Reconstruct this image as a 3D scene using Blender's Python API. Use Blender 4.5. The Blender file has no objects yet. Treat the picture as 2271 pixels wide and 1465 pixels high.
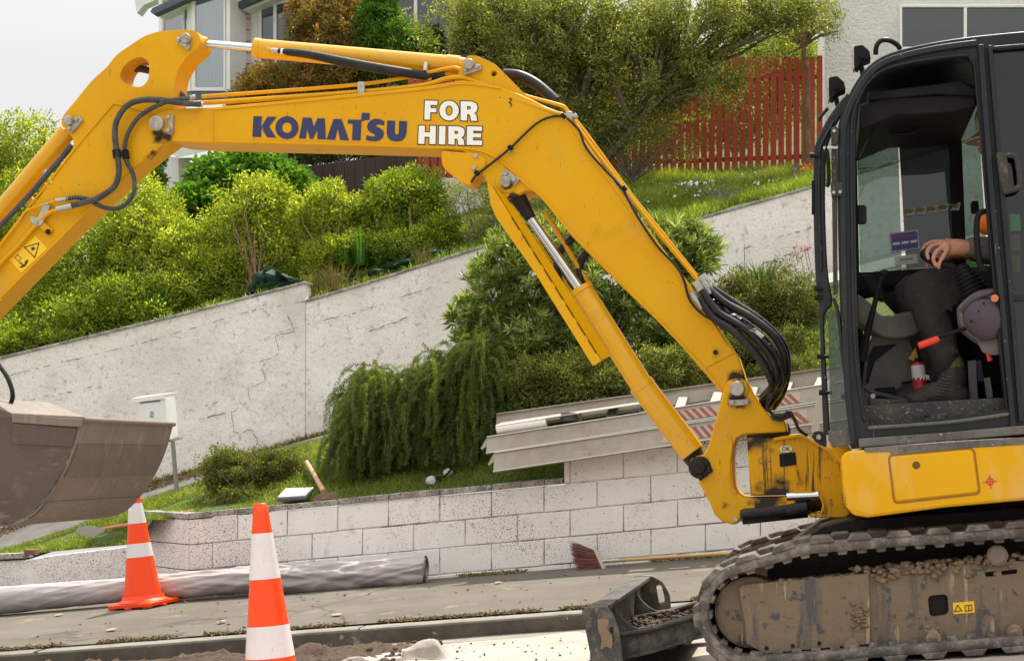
import bpy, bmesh, math, random
import numpy as np
from mathutils import Vector, noise as mnoise
from mathutils.geometry import tessellate_polygon
C = bpy.context.scene.collection
SC = bpy.context.scene
rad = math.radians

# ---------------------------------------------------------------- camera
FPX, CX, CY, HY = 3710.0, 1135.5, 732.5, 1013.0      # focal length in photo pixels, horizon row
PITCH = math.atan((HY - CY) / FPX)
CAM = Vector((0, 0, 1.0))
cd = bpy.data.cameras.new('camera'); cam = bpy.data.objects.new('camera', cd); C.objects.link(cam)
cam.location = CAM; cam.rotation_euler = (rad(90) + PITCH, 0, 0)
cd.sensor_width = 36; cd.lens = 36 * FPX / 2271; cd.clip_start = 0.05; cd.clip_end = 2000
SC.camera = cam

# ---------------------------------------------------------------- sky, sun, exposure
SUN_EL, SUN_ROT = rad(60), rad(20)       # sun behind the houses, a little to the right
w = bpy.data.worlds.new('World'); SC.world = w; w.use_nodes = True
nt = w.node_tree; nt.nodes.clear()
sky = nt.nodes.new('ShaderNodeTexSky'); sky.sky_type = 'NISHITA'; sky.sun_disc = False
sky.sun_elevation = SUN_EL; sky.sun_rotation = SUN_ROT; sky.dust_density = 3.0; sky.ozone_density = 1.0; sky.air_density = 1.0
bg = nt.nodes.new('ShaderNodeBackground'); bg.inputs['Strength'].default_value = 0.115
wo = nt.nodes.new('ShaderNodeOutputWorld')
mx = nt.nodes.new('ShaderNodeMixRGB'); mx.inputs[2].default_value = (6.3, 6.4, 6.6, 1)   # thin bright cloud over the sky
sxyz = nt.nodes.new('ShaderNodeSeparateXYZ'); geo = nt.nodes.new('ShaderNodeTexCoord'); hz_ = nt.nodes.new('ShaderNodeMapRange')   # overhead cloud, out of view, brightened to add fill on camera-facing surfaces
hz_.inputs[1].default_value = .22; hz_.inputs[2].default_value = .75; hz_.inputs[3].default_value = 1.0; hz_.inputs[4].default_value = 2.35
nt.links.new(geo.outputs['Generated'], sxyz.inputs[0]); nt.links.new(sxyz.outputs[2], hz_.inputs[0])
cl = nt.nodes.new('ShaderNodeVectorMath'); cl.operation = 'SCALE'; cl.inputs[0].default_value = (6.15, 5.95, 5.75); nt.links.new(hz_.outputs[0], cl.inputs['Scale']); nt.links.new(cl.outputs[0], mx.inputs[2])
tc = nt.nodes.new('ShaderNodeTexCoord'); nz = nt.nodes.new('ShaderNodeTexNoise'); nz.inputs['Scale'].default_value = 2.2; nz.inputs['Detail'].default_value = 5
rp = nt.nodes.new('ShaderNodeMapRange'); rp.inputs[1].default_value = .3; rp.inputs[2].default_value = .7; rp.inputs[3].default_value = .72; rp.inputs[4].default_value = .96
nt.links.new(tc.outputs['Generated'], nz.inputs['Vector']); nt.links.new(nz.outputs['Fac'], rp.inputs[0]); nt.links.new(rp.outputs[0], mx.inputs[0])
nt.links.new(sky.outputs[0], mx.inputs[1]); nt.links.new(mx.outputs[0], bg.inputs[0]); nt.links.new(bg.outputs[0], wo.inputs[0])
sd = bpy.data.lights.new('sun', 'SUN'); sd.energy = 5.0; sd.angle = rad(1.0); sd.color = (1, .94, .82)
so = bpy.data.objects.new('sun', sd); C.objects.link(so)
sdir = Vector((math.sin(SUN_ROT) * math.cos(SUN_EL), math.cos(SUN_ROT) * math.cos(SUN_EL), math.sin(SUN_EL)))
so.rotation_euler = sdir.to_track_quat('Z', 'Y').to_euler()
SC.view_settings.view_transform = 'Standard'; SC.view_settings.look = 'None'; SC.view_settings.exposure = 0.36; SC.view_settings.gamma = 1
SC.render.engine = 'CYCLES'

# ---------------------------------------------------------------- frames
TH = rad(10.5); AL = rad(5.0)
Lv = Vector((math.sin(TH), math.cos(TH), 0))                 # across the street, away from the camera
Uh = Vector((math.cos(TH), -math.sin(TH), 0))                # along the street
Um = Vector((math.cos(TH) * math.cos(AL), -math.sin(TH) * math.cos(AL), math.sin(AL)))
Nm = Vector((-math.cos(TH) * math.sin(AL), math.sin(TH) * math.sin(AL), math.cos(AL)))
FW = Vector((0, math.cos(PITCH), math.sin(PITCH))); UPV = Vector((0, -math.sin(PITCH), math.cos(PITCH)))
def ray(x, y): return FW * FPX + Vector((1, 0, 0)) * (x - CX) + UPV * (CY - y)
_d = ray(1660, 1490); O = CAM + _d * (7.15 / _d.y)
def A(x, y, v):
    """point of the vertical street-parallel plane v metres behind the machine's near side, seen at photo pixel x, y"""
    d = ray(x, y); return CAM + d * (((O - CAM).dot(Lv) + v) / Lv.dot(d))
def M(u, v, n): return O + Um * u + Lv * v + Nm * n
def UN(x, y, v):
    q = A(x, y, v) - O; return q.dot(Um), q.dot(Nm)
def G(u, v, z): q = O + Uh * u + Lv * v; return Vector((q.x, q.y, z))
def road_z(u): return 0.095 + 0.088 * u
def path_z(u, v): return 0.205 + 0.088 * u + 0.035 * (v - 2.5)
def on_plane(x, y, fz):
    """where the ray of pixel x, y meets the surface z = fz(u, v)"""
    d = ray(x, y); lo, hi = 2.0, 40.0
    def g(t):
        q = CAM + d * (t / d.y); r = q - O; return q.z - fz(r.dot(Uh), r.dot(Lv))
    for _ in range(50):
        m = (lo + hi) / 2
        if g(m) > 0: lo = m
        else: hi = m
    return CAM + d * (lo / d.y)

# ---------------------------------------------------------------- materials
def mat(name, base, rough=.6, metal=0., layers=(), bump=(), spec=.5, coat=0., transl=0., alpha_noise=None):
    """layers: (kind, scale, lo, hi, colour[, roughness]); kinds noise, voro, wave, streak, pts"""
    m = bpy.data.materials.new(name); m.use_nodes = True; t = m.node_tree; N = t.nodes; K = t.links
    b = N['Principled BSDF']; b.inputs['Roughness'].default_value = rough; b.inputs['Metallic'].default_value = metal
    b.inputs['Specular IOR Level'].default_value = spec; b.inputs['Coat Weight'].default_value = coat
    tcn = N.new('ShaderNodeTexCoord')
    def vec(sc):
        mp = N.new('ShaderNodeMapping'); K.new(tcn.outputs['Object'], mp.inputs[0])
        mp.inputs['Scale'].default_value = sc if hasattr(sc, '__len__') else (sc, sc, sc); return mp.outputs[0]
    def fac(kind, sc, lo, hi, extra=None):
        if kind in ('noise', 'fine', 'streak'):
            n = N.new('ShaderNodeTexNoise'); n.inputs['Scale'].default_value = 1; n.inputs['Detail'].default_value = 8 if kind != 'fine' else 3
            n.inputs['Roughness'].default_value = .62
            K.new(vec(sc), n.inputs['Vector']); out = n.outputs['Fac']
        elif kind == 'voro':
            n = N.new('ShaderNodeTexVoronoi'); n.inputs['Scale'].default_value = 1; K.new(vec(sc), n.inputs['Vector']); out = n.outputs['Distance']
        elif kind == 'crack':
            d = N.new('ShaderNodeTexNoise'); d.inputs['Scale'].default_value = 3; K.new(tcn.outputs['Object'], d.inputs['Vector'])
            a = N.new('ShaderNodeVectorMath'); a.operation = 'MULTIPLY_ADD'; K.new(d.outputs['Color'], a.inputs[0]); a.inputs[1].default_value = (.35, .35, .35); K.new(tcn.outputs['Object'], a.inputs[2])
            n = N.new('ShaderNodeTexVoronoi'); n.feature = 'DISTANCE_TO_EDGE'; n.inputs['Scale'].default_value = sc; K.new(a.outputs[0], n.inputs['Vector']); out = n.outputs['Distance']
        elif kind == 'pts':
            out = None
            for (p, r) in extra:
                s = N.new('ShaderNodeVectorMath'); s.operation = 'DISTANCE'; K.new(tcn.outputs['Object'], s.inputs[0]); s.inputs[1].default_value = p
                mr = N.new('ShaderNodeMapRange'); K.new(s.outputs['Value'], mr.inputs[0]); mr.inputs[1].default_value = r; mr.inputs[2].default_value = r * .25; mr.inputs[3].default_value = 0; mr.inputs[4].default_value = 1
                if out is None: out = mr.outputs[0]
                else:
                    mm = N.new('ShaderNodeMath'); mm.operation = 'MAXIMUM'; K.new(out, mm.inputs[0]); K.new(mr.outputs[0], mm.inputs[1]); out = mm.outputs[0]
            n = N.new('ShaderNodeTexNoise'); n.inputs['Scale'].default_value = 1; n.inputs['Detail'].default_value = 8; K.new(vec(sc), n.inputs['Vector'])
            ml = N.new('ShaderNodeMath'); ml.operation = 'ADD'; K.new(out, ml.inputs[0]); K.new(n.outputs['Fac'], ml.inputs[1]); out = ml.outputs[0]
        elif kind == 'island':
            n = N.new('ShaderNodeNewGeometry'); out = n.outputs['Random Per Island']
        elif kind == 'attr':
            n = N.new('ShaderNodeAttribute'); n.attribute_name = 'tint'; out = n.outputs['Fac']
        mr = N.new('ShaderNodeMapRange'); K.new(out, mr.inputs[0]); mr.inputs[1].default_value = lo; mr.inputs[2].default_value = hi
        return mr.outputs[0]
    col = None
    rgb = N.new('ShaderNodeRGB'); rgb.outputs[0].default_value = (*base, 1); col = rgb.outputs[0]; ro = None
    for ly in layers:
        kind, sc, lo, hi, c = ly[:5]
        f = fac(kind, sc, lo, hi, ly[6] if len(ly) > 6 else None)
        mxn = N.new('ShaderNodeMixRGB'); K.new(f, mxn.inputs[0]); K.new(col, mxn.inputs[1]); mxn.inputs[2].default_value = (*c, 1); col = mxn.outputs[0]
        if len(ly) > 5 and ly[5] is not None:
            mr = N.new('ShaderNodeMix'); mr.data_type = 'FLOAT'; K.new(f, mr.inputs['Factor'])
            if ro is None: mr.inputs[2].default_value = rough
            else: K.new(ro, mr.inputs[2])
            mr.inputs[3].default_value = ly[5]; ro = mr.outputs[0]
    K.new(col, b.inputs['Base Color'])
    if ro is not None: K.new(ro, b.inputs['Roughness'])
    nrm = None
    for (kind, sc, st, dist) in bump:
        f = fac(kind, sc, 0., 1. if kind != 'crack' else .04)
        bn = N.new('ShaderNodeBump'); bn.inputs['Strength'].default_value = st; bn.inputs['Distance'].default_value = dist; K.new(f, bn.inputs['Height'])
        if nrm is not None: K.new(nrm, bn.inputs['Normal'])
        nrm = bn.outputs[0]
    if nrm is not None: K.new(nrm, b.inputs['Normal'])
    if transl > 0:
        tr = N.new('ShaderNodeBsdfTranslucent'); ms = N.new('ShaderNodeMixShader'); ms.inputs[0].default_value = transl
        g = N.new('ShaderNodeMixRGB'); g.blend_type = 'MULTIPLY'; g.inputs[0].default_value = 1; K.new(col, g.inputs[1]); g.inputs[2].default_value = (1.5, 1.45, .55, 1)
        K.new(g.outputs[0], tr.inputs[0]); K.new(b.outputs[0], ms.inputs[1]); K.new(tr.outputs[0], ms.inputs[2]); K.new(ms.outputs[0], N['Material Output'].inputs[0])
    return m
def glass(name, tint, refl=.12, rough=.02):
    m = bpy.data.materials.new(name); m.use_nodes = True; t = m.node_tree; N = t.nodes; K = t.links
    N.remove(N['Principled BSDF']); tr = N.new('ShaderNodeBsdfTransparent'); tr.inputs[0].default_value = (*tint, 1)
    gl = N.new('ShaderNodeBsdfGlossy'); gl.inputs['Roughness'].default_value = rough; gl.inputs[0].default_value = (1, 1, 1, 1)
    fr = N.new('ShaderNodeFresnel'); fr.inputs[0].default_value = 1.5
    ad = N.new('ShaderNodeMath'); ad.operation = 'ADD'; K.new(fr.outputs[0], ad.inputs[0]); ad.inputs[1].default_value = refl; ad.use_clamp = True
    ms = N.new('ShaderNodeMixShader'); K.new(ad.outputs[0], ms.inputs[0]); K.new(tr.outputs[0], ms.inputs[1]); K.new(gl.outputs[0], ms.inputs[2]); K.new(ms.outputs[0], N['Material Output'].inputs[0])
    return m

# ---------------------------------------------------------------- builders
def tag(o, label=None, cat=None, group=None, kind=None):
    if label: o['label'] = label
    if cat: o['category'] = cat
    if group: o['group'] = group
    if kind: o['kind'] = kind
    return o
def thing(name, label, cat, loc, group=None):
    o = bpy.data.objects.new(name, None); C.objects.link(o); o.location = loc; o.empty_display_size = .1
    return tag(o, label, cat, group)
def wloc(o):
    p = Vector((0, 0, 0))
    while o is not None: p = p + Vector(o.location); o = o.parent
    return p
def smooth_path(pts, n=6, closed=False):
    pts = [tuple(p) for p in pts]; m = len(pts); out = []
    rng = range(m if closed else m - 1)
    for i in rng:
        if closed: p0, p1, p2, p3 = pts[(i - 1) % m], pts[i], pts[(i + 1) % m], pts[(i + 2) % m]
        else: p0, p1, p2, p3 = pts[max(i - 1, 0)], pts[i], pts[i + 1], pts[min(i + 2, m - 1)]
        for k in range(n):
            t = k / n
            out.append(tuple(.5 * ((2 * b) + (c - a) * t + (2 * a - 5 * b + 4 * c - d) * t * t + (-a + 3 * b - 3 * c + d) * t ** 3) for a, b, c, d in zip(p0, p1, p2, p3)))
    if not closed: out.append(pts[-1])
    return out
class MB:
    def __init__(s): s.v = []; s.f = []
    def add(s, vs, fs):
        k = len(s.v); s.v += [tuple(p) for p in vs]; s.f += [tuple(i + k for i in f) for f in fs]; return s
    def prism(s, near, off, holes=()):
        """near: outline in world space; off: extrusion vector"""
        loops = [list(near)] + [list(h) for h in holes]
        allp = [p for l in loops for p in l]; n = len(allp)
        vs = [Vector(p) for p in allp] + [Vector(p) + off for p in allp]; fs = []
        if holes:
            for tri in tessellate_polygon([[Vector(p) for p in l] for l in loops]):
                fs.append(tuple(tri)); fs.append(tuple(i + n for i in reversed(tri)))
        else: fs.append(tuple(range(n))); fs.append(tuple(range(2 * n - 1, n - 1, -1)))
        k = 0
        for l in loops:
            m = len(l)
            for i in range(m): a, b = k + i, k + (i + 1) % m; fs.append((a, a + n, b + n, b))
            k += m
        return s.add(vs, fs)
    def ext(s, px, v0, v1, holes=()):
        return s.prism([A(x, y, v0) for x, y in px], Lv * (v1 - v0), [[A(x, y, v0) for x, y in h] for h in holes])
    def box(s, o, ax, ay, az):
        o, ax, ay, az = Vector(o), Vector(ax), Vector(ay), Vector(az)
        vs = [o + ax * i + ay * j + az * k for k in (0, 1) for j in (0, 1) for i in (0, 1)]
        return s.add(vs, [(0, 2, 3, 1), (4, 5, 7, 6), (0, 1, 5, 4), (2, 6, 7, 3), (0, 4, 6, 2), (1, 3, 7, 5)])
    def tube(s, pts, r, seg=10, caps=True, rib=None, flat=1.):
        pts = [Vector(p) for p in pts]
        rs = list(r) if hasattr(r, '__len__') else [r] * len(pts)
        if rib:
            P2, R2 = [pts[0]], [rs[0]]; pit, amp = rib; step = pit / 2; k = 0
            for i in range(len(pts) - 1):
                d = (pts[i + 1] - pts[i]).length; m = max(1, round(d / step))
                for j in range(1, m + 1):
                    k += 1; P2.append(pts[i].lerp(pts[i + 1], j / m)); R2.append(rs[i] + (amp if k % 2 else -amp))
            pts, rs = P2, R2
        n = len(pts); T = []
        for i in range(n):
            a = pts[max(i - 1, 0)]; b = pts[min(i + 1, n - 1)]; t = (b - a)
            T.append(t.normalized() if t.length > 1e-9 else Vector((0, 0, 1)))
        x = T[0].orthogonal().normalized(); vs = []
        for i in range(n):
            x = (x - T[i] * x.dot(T[i])).normalized(); y = T[i].cross(x)
            for k in range(seg):
                a = 2 * math.pi * k / seg; vs.append(pts[i] + (x * math.cos(a) * flat + y * math.sin(a)) * rs[i])
        fs = []
        for i in range(n - 1):
            for k in range(seg):
                a = i * seg + k; b = i * seg + (k + 1) % seg; fs.append((a, b, b + seg, a + seg))
        if caps: fs.append(tuple(reversed(range(seg)))); fs.append(tuple(range((n - 1) * seg, n * seg)))
        return s.add(vs, fs)
    def cyl(s, a, b, r, seg=28, r2=None): return s.tube([a, b], [r, r if r2 is None else r2], seg)
    def pin(s, x, y, v, rpx, h, seg=24):
        c = A(x, y, v); r = rpx * (c.y) / FPX
        return s.tube([c + Lv * .02, c - Lv * (h - .004), c - Lv * h], [r, r, r * .86], seg)
    def ball(s, c, r, seg=16, rings=10, sc=(1, 1, 1)):
        c = Vector(c); vs = []; fs = []
        for i in range(rings + 1):
            a = math.pi * i / rings
            for k in range(seg):
                b = 2 * math.pi * k / seg; vs.append(c + Vector((sc[0] * math.sin(a) * math.cos(b), sc[1] * math.sin(a) * math.sin(b), sc[2] * math.cos(a))) * r)
        for i in range(rings):
            for k in range(seg): a = i * seg + k; b = i * seg + (k + 1) % seg; fs.append((a, a + seg, b + seg, b))
        return s.add(vs, fs)
    def sheet(s, rows):
        m = len(rows[0]); vs = [p for r in rows for p in r]
        return s.add(vs, [(i * m + j, i * m + j + 1, (i + 1) * m + j + 1, (i + 1) * m + j) for i in range(len(rows) - 1) for j in range(m - 1)])
    def build(s, name, m, parent=None, bevel=0, smooth=True, base=None, ang=38, seg=2, sub=0):
        me = bpy.data.meshes.new(name)
        org = wloc(parent) if parent is not None else (Vector(base) if base is not None else Vector((0, 0, 0)))
        me.from_pydata([tuple(Vector(p) - org) for p in s.v], [], s.f); me.validate()
        bm = bmesh.new(); bm.from_mesh(me); bmesh.ops.remove_doubles(bm, verts=bm.verts, dist=1e-5); bmesh.ops.recalc_face_normals(bm, faces=bm.faces); bm.to_mesh(me); bm.free()
        if smooth:
            me.polygons.foreach_set('use_smooth', [True] * len(me.polygons))
            if ang < 180: me.set_sharp_from_angle(angle=rad(ang))
        ms = m if isinstance(m, (list, tuple)) else [m]
        for q in ms: me.materials.append(q)
        o = bpy.data.objects.new(name, me); C.objects.link(o); o.parent = parent
        if parent is None: o.location = org
        if bevel:
            b = o.modifiers.new('bevel', 'BEVEL'); b.width = bevel; b.segments = seg; b.limit_method = 'ANGLE'; b.angle_limit = rad(32)
        if sub: q = o.modifiers.new('sub', 'SUBSURF'); q.levels = sub; q.render_levels = sub
        return o
def PXP(pts, v, n=6, smooth=True):
    q = smooth_path(pts, n) if smooth else pts
    return [A(x, y, v) if len(p) == 2 else A(p[0], p[1], p[2]) for p in q for x, y in [p[:2]]]
def pxpath(pts, n=6): return [A(*p) for p in smooth_path(pts, n)]       # pts: (x, y, v)
def rounded(pts, r, n=4):
    out = []; m = len(pts)
    for i in range(m):
        a, b, c = Vector(pts[i - 1]), Vector(pts[i]), Vector(pts[(i + 1) % m])
        d1 = (a - b); d2 = (c - b); rr = min(r, d1.length * .45, d2.length * .45); p = b + d1.normalized() * rr; q = b + d2.normalized() * rr
        for k in range(n + 1):
            t = k / n; out.append(tuple((p * (1 - t) + b * t) * (1 - t) + (b * (1 - t) + q * t) * t))
    return out
def text_mesh(body, size, extrude=0.0, bold=0.0, spacing=1.0, align='CENTER'):
    cu = bpy.data.curves.new('t', 'FONT'); cu.body = body; cu.size = size; cu.extrude = extrude; cu.offset = bold; cu.align_x = align; cu.align_y = 'CENTER'; cu.space_character = spacing
    ob = bpy.data.objects.new('t', cu); C.objects.link(ob); dg = bpy.context.evaluated_depsgraph_get()
    me = bpy.data.meshes.new_from_object(ob.evaluated_get(dg)); vs = [v.co.copy() for v in me.vertices]; fs = [tuple(p.vertices) for p in me.polygons]
    bpy.data.objects.remove(ob); bpy.data.curves.remove(cu); bpy.data.meshes.remove(me); return vs, fs
def add_text(mb, body, size, org, ux, uy, **k):
    vs, fs = text_mesh(body, size, **k); org, ux, uy = Vector(org), Vector(ux), Vector(uy); nn = ux.cross(uy)
    mb.add([org + ux * q.x + uy * q.y + nn * q.z for q in vs], fs); return mb
def np_mesh(name, V, F, m, parent=None, base=(0, 0, 0), tint=None, smooth=False):
    """V (n,3) vertices, F (k,q) faces of equal size"""
    org = wloc(parent) if parent is not None else Vector(base); V = V - np.array(org)
    me = bpy.data.meshes.new(name); nf, q = F.shape
    me.vertices.add(len(V)); me.vertices.foreach_set('co', V.astype(np.float32).ravel())
    me.loops.add(nf * q); me.loops.foreach_set('vertex_index', F.astype(np.int32).ravel())
    me.polygons.add(nf); me.polygons.foreach_set('loop_start', np.arange(0, nf * q, q, dtype=np.int32)); me.polygons.foreach_set('loop_total', np.full(nf, q, dtype=np.int32))
    me.update(calc_edges=True)
    if tint is not None: at = me.attributes.new('tint', 'FLOAT', 'FACE'); at.data.foreach_set('value', tint.astype(np.float32))
    me.polygons.foreach_set('use_smooth', [smooth] * nf)
    me.materials.append(m); o = bpy.data.objects.new(name, me); C.objects.link(o); o.parent = parent
    if parent is None: o.location = org
    return o
def fbm(p, sc): return mnoise.fractal(Vector(p) * sc, 1.0, 2.0, 5)
# ---------------------------------------------------------------- foliage
def unit(a): return a / (np.linalg.norm(a, axis=1, keepdims=True) + 1e-9)
def leaf_quads(P, D, Ln, W, rng, fold=.25, face=None):
    """leaf diamonds from points P along directions D"""
    n = len(P); R = unit(rng.normal(size=(n, 3)) + (np.array([0, 0, 1.2]) if face is None else face)); S = unit(np.cross(D, R)); Nn = np.cross(S, D)
    Ln = Ln * rng.uniform(.65, 1.25, (n, 1)); W = W * rng.uniform(.7, 1.2, (n, 1))
    V = np.stack([P, P + D * Ln * .45 + S * W * .5 + Nn * W * fold, P + D * Ln - Nn * Ln * .08, P + D * Ln * .45 - S * W * .5 + Nn * W * fold], 1).reshape(-1, 3)
    return V, np.arange(4 * n).reshape(-1, 4)
def blob_points(blobs, n, rng, shell=.55, lump=.22, lumpsc=3.):
    """points inside lumpy ellipsoids, dense near the surface; blobs: centre, radii (u, v, z)"""
    vol = np.array([b[1][0] * b[1][1] * b[1][2] for b in blobs]) ** .75; cnt = (vol / vol.sum() * n).astype(int) + 1; out = []; nor = []
    for (c, r), k in zip(blobs, cnt):
        d = unit(rng.normal(size=(k, 3))); t = rng.uniform(0, 1, (k, 1)) ** (1 / 3.); t = np.where(rng.uniform(size=(k, 1)) < shell, 1 - .22 * rng.uniform(0, 1, (k, 1)) ** 1.5, t)
        ph = np.array([mnoise.noise(Vector(q) * lumpsc + Vector(c)) for q in d]).reshape(-1, 1)
        loc = d * t * (1 + lump * ph * 1.6)
        w = loc[:, :1] * r[0] * np.array(Uh) + loc[:, 1:2] * r[1] * np.array(Lv) + loc[:, 2:] * r[2] * np.array([0, 0, 1.])
        out.append(w + np.array(c)); dd = d[:, :1] * np.array(Uh) + d[:, 1:2] * np.array(Lv) + d[:, 2:] * np.array([0, 0, 1.]); nor.append(dd)
    return np.concatenate(out), np.concatenate(nor)
def pb(x, y, rx, ry, v, depth=None):
    """blob from a photo-pixel ellipse at plane v"""
    c = A(x, y, v); s = FPX / c.y; a, b = rx / s, ry / s
    return (tuple(c), (a, depth if depth else (a + b) / 2 * .8, b))
def foliage(blobs, nclump, per, Ln, W, clump_r, seed, style='round', up=.5, gap=.0, tintspan=.5, lump=.22, shell=.6, lumpsc=3.):
    rng = np.random.default_rng(seed); P, Nn = blob_points(blobs, nclump, rng, shell, lump, lumpsc)
    if gap > 0:
        g = np.array([mnoise.noise(Vector(q) * 3.1) for q in P]); k = g > (-1 + gap * 1.3) * .5; P, Nn = P[k], Nn[k]
    n = len(P); ax = unit(Nn * .8 + np.array([0, 0, up]) + rng.normal(size=(n, 3)) * .45)
    Pc = np.repeat(P, per, 0); Ac = np.repeat(ax, per, 0); m = len(Pc); tn = np.repeat(rng.uniform(0, 1, n), per)
    if style == 'rosette':
        t = rng.uniform(0, 1, (m, 1)); q = unit(rng.normal(size=(m, 3))); q = unit(q - Ac * np.sum(q * Ac, 1, keepdims=True))
        D = unit(Ac * (.25 + t * .9) + q * (1.05 - t * .5)); Pp = Pc + Ac * (t - .5) * clump_r * 2
    elif style == 'spray':
        t = rng.uniform(0, 1, (m, 1)); q = unit(rng.normal(size=(m, 3))); Pp = Pc + Ac * (t - .3) * clump_r * 3 + q * clump_r * .35; D = unit(Ac * .7 + q)
    else:
        q = unit(rng.normal(size=(m, 3))); Pp = Pc + q * clump_r * rng.uniform(.2, 1, (m, 1)); D = unit(q + Ac * .6)
    fc = unit(np.repeat(Nn, per, 0) * .75 + np.array([0, 0, .9]) + rng.normal(size=(m, 3)) * .5) * 2.2
    V, F = leaf_quads(Pp, D, Ln, W, rng, face=fc)
    tint = np.clip(tn * tintspan + rng.uniform(0, 1, m) * (1 - tintspan), 0, 1)
    return V, F, tint
def limbs(mb, base, tips, r0, rng, seg=6, wig=.12, n=7, rt=.004):
    """tapered limbs from a base to crown tips, sharing their lower run"""
    base = Vector(base)
    for t in tips:
        t = Vector(t); d = t - base; pts = []; rs = []
        k1 = Vector((rng.uniform(-1, 1), rng.uniform(-1, 1), rng.uniform(-.3, .8))) * d.length * wig
        for i in range(n + 1):
            s = i / n; p = base.lerp(t, s); p.z += math.sin(s * math.pi) * d.length * .06 * (1 if d.z > 0 else -1); p += k1 * math.sin(s * math.pi) * s
            p += Vector((rng.uniform(-1, 1), rng.uniform(-1, 1), rng.uniform(-1, 1))) * d.length * .015 * (1 if 0 < i < n else 0)
            pts.append(p); rs.append(max(rt, r0 * (1 - s) ** .8 * rng.uniform(.9, 1.1)))
        mb.tube(pts, rs, seg)
    return mb
def bush(name, label, cat, blobs, base, m, bark, seed, nclump=900, per=16, Ln=.035, W=.018, cr=.05, style='round', nb=14, r0=.02, group=None, **k):
    root = thing(name, label, cat, base, group); V, F, tint = foliage(blobs, nclump, per, Ln, W, cr, seed, style, **k)
    np_mesh('foliage', V, F, m, root, tint=tint)
    rng = random.Random(seed); nr = np.random.default_rng(seed + 5); P, _ = blob_points(blobs, nb, nr, .5)
    limbs(MB(), base, [tuple(Vector(base).lerp(Vector(p), .93)) for p in P], r0, rng).build('stems', bark, root)
    return root
def grass_on(name, fn, n, h, m, seed, label, w=.006, lean=.5, cat='grass', stuff=True):
    """blades on the surface fn(s, t) -> point, s and t in 0..1"""
    rng = np.random.default_rng(seed); st = rng.uniform(0, 1, (n, 2)); P = np.array([tuple(fn(a, b)) for a, b in st])
    den = np.array([mnoise.noise(Vector(q) * 2.3) for q in P]); keep = den > -.32; P = P[keep]; den = den[keep]; n = len(P)
    D = unit(np.array([0, 0, 1.]) + rng.normal(size=(n, 3)) * lean * np.array([1, 1, .2])); H = h * rng.uniform(.4, 1.3, (n, 1)) * (1 + .8 * den.reshape(-1, 1))
    S = unit(np.cross(D, rng.normal(size=(n, 3)))) * w
    B = D + rng.normal(size=(n, 3)) * .35 * np.array([1, 1, 0]) - np.array([0, 0, .15])
    V = np.stack([P - S * .5, P + S * .5, P + D * H * .55 + S * .35, P + D * H * .55 - S * .35, P + D * H * .55 + B * H * .45], 1).reshape(-1, 3)
    i = np.arange(n)[:, None] * 5; F = np.concatenate([i + np.array([[0, 1, 2, 3]]), i + np.array([[3, 2, 4, 4]])], 0)
    F4 = i + np.array([[0, 1, 2, 3]]); V2 = np.stack([P + D * H * .55 - S * .35, P + D * H * .55 + S * .35, P + D * H * .55 + B * H * .45 + S * .05, P + D * H * .55 + B * H * .45 - S * .05], 1).reshape(-1, 3)
    F2 = np.arange(4 * n).reshape(-1, 4) + len(V); t = rng.uniform(0, 1, n); t = np.clip(t * .6 + (den + .4) * .5, 0, 1)
    o = np_mesh(name, np.concatenate([V, V2]), np.concatenate([F4, F2]), m, None, tuple(P.mean(0)), np.concatenate([t, t]))
    if stuff: tag(o, label, cat, kind='stuff')
    return o

# ---------------------------------------------------------------- material set
def leafmat(name, c0, c1, c2=None, tr=.35, rough=.45):
    ly = [('attr', 1, .0, 1., c1), ('island', 1, .0, 5.0, (0.03, .04, .005))]
    if c2: ly.insert(1, ('attr', 1, .55, 1.1, c2))
    return mat(name, c0, rough, layers=ly, transl=tr, spec=.5)
M_lime = leafmat('lime leaves', (.12, .19, .015), (.46, .54, .05), (.78, .78, .20), .5)
M_limed = leafmat('green hedge leaves', (.09, .16, .012), (.32, .42, .035), (.62, .66, .12), .5)
M_lush = leafmat('lush broad leaves', (.05, .15, .015), (.12, .28, .03), (.28, .46, .05), .45, .35)
M_red = leafmat('bronze leaves', (.09, .11, .02), (.34, .21, .05), (.60, .27, .09), .38, .38)
M_bright = leafmat('fresh green leaves', (.05, .14, .012), (.13, .27, .02), (.24, .36, .04), .4)
M_tree = leafmat('small grey green leaves', (.09, .12, .022), (.30, .34, .075), (.62, .60, .24), .46)
M_ole = leafmat('long narrow leaves', (.08, .14, .03), (.25, .34, .085), (.68, .70, .34), .46, .3)
M_rose = leafmat('rosemary needles', (.06, .10, .02), (.16, .23, .035), (.38, .40, .12), .4)
M_dark = leafmat('dark small leaves', (.06, .085, .018), (.20, .23, .05), (.42, .38, .12), .4)
M_grass = leafmat('grass blades', (.09, .15, .014), (.22, .31, .025), (.42, .44, .08), .45)
M_dry = leafmat('dry grass blades', (.12, .10, .03), (.26, .22, .08), (.30, .32, .06), .3)
M_bark = mat('bark', (.10, .075, .055), .9, layers=[('noise', 14, .4, .7, (.22, .18, .14))], bump=[('noise', 40, .5, .01)])
M_barkr = mat('reddish bark', (.16, .08, .05), .9, layers=[('noise', 14, .4, .7, (.24, .15, .10))], bump=[('noise', 40, .5, .01)])
M_soil = mat('soil', (.105, .07, .047), .95, layers=[('noise', 9, .35, .7, (.19, .13, .09)), ('noise', 60, .58, .75, (.28, .22, .17))], bump=[('noise', 30, 1., .03), ('noise', 120, .8, .008)])
M_lawn = mat('turf', (.05, .09, .012), .95, layers=[('noise', 3, .35, .65, (.10, .16, .02)), ('noise', 14, .55, .8, (.16, .12, .05))], bump=[('noise', 60, 1, .03)])
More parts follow.
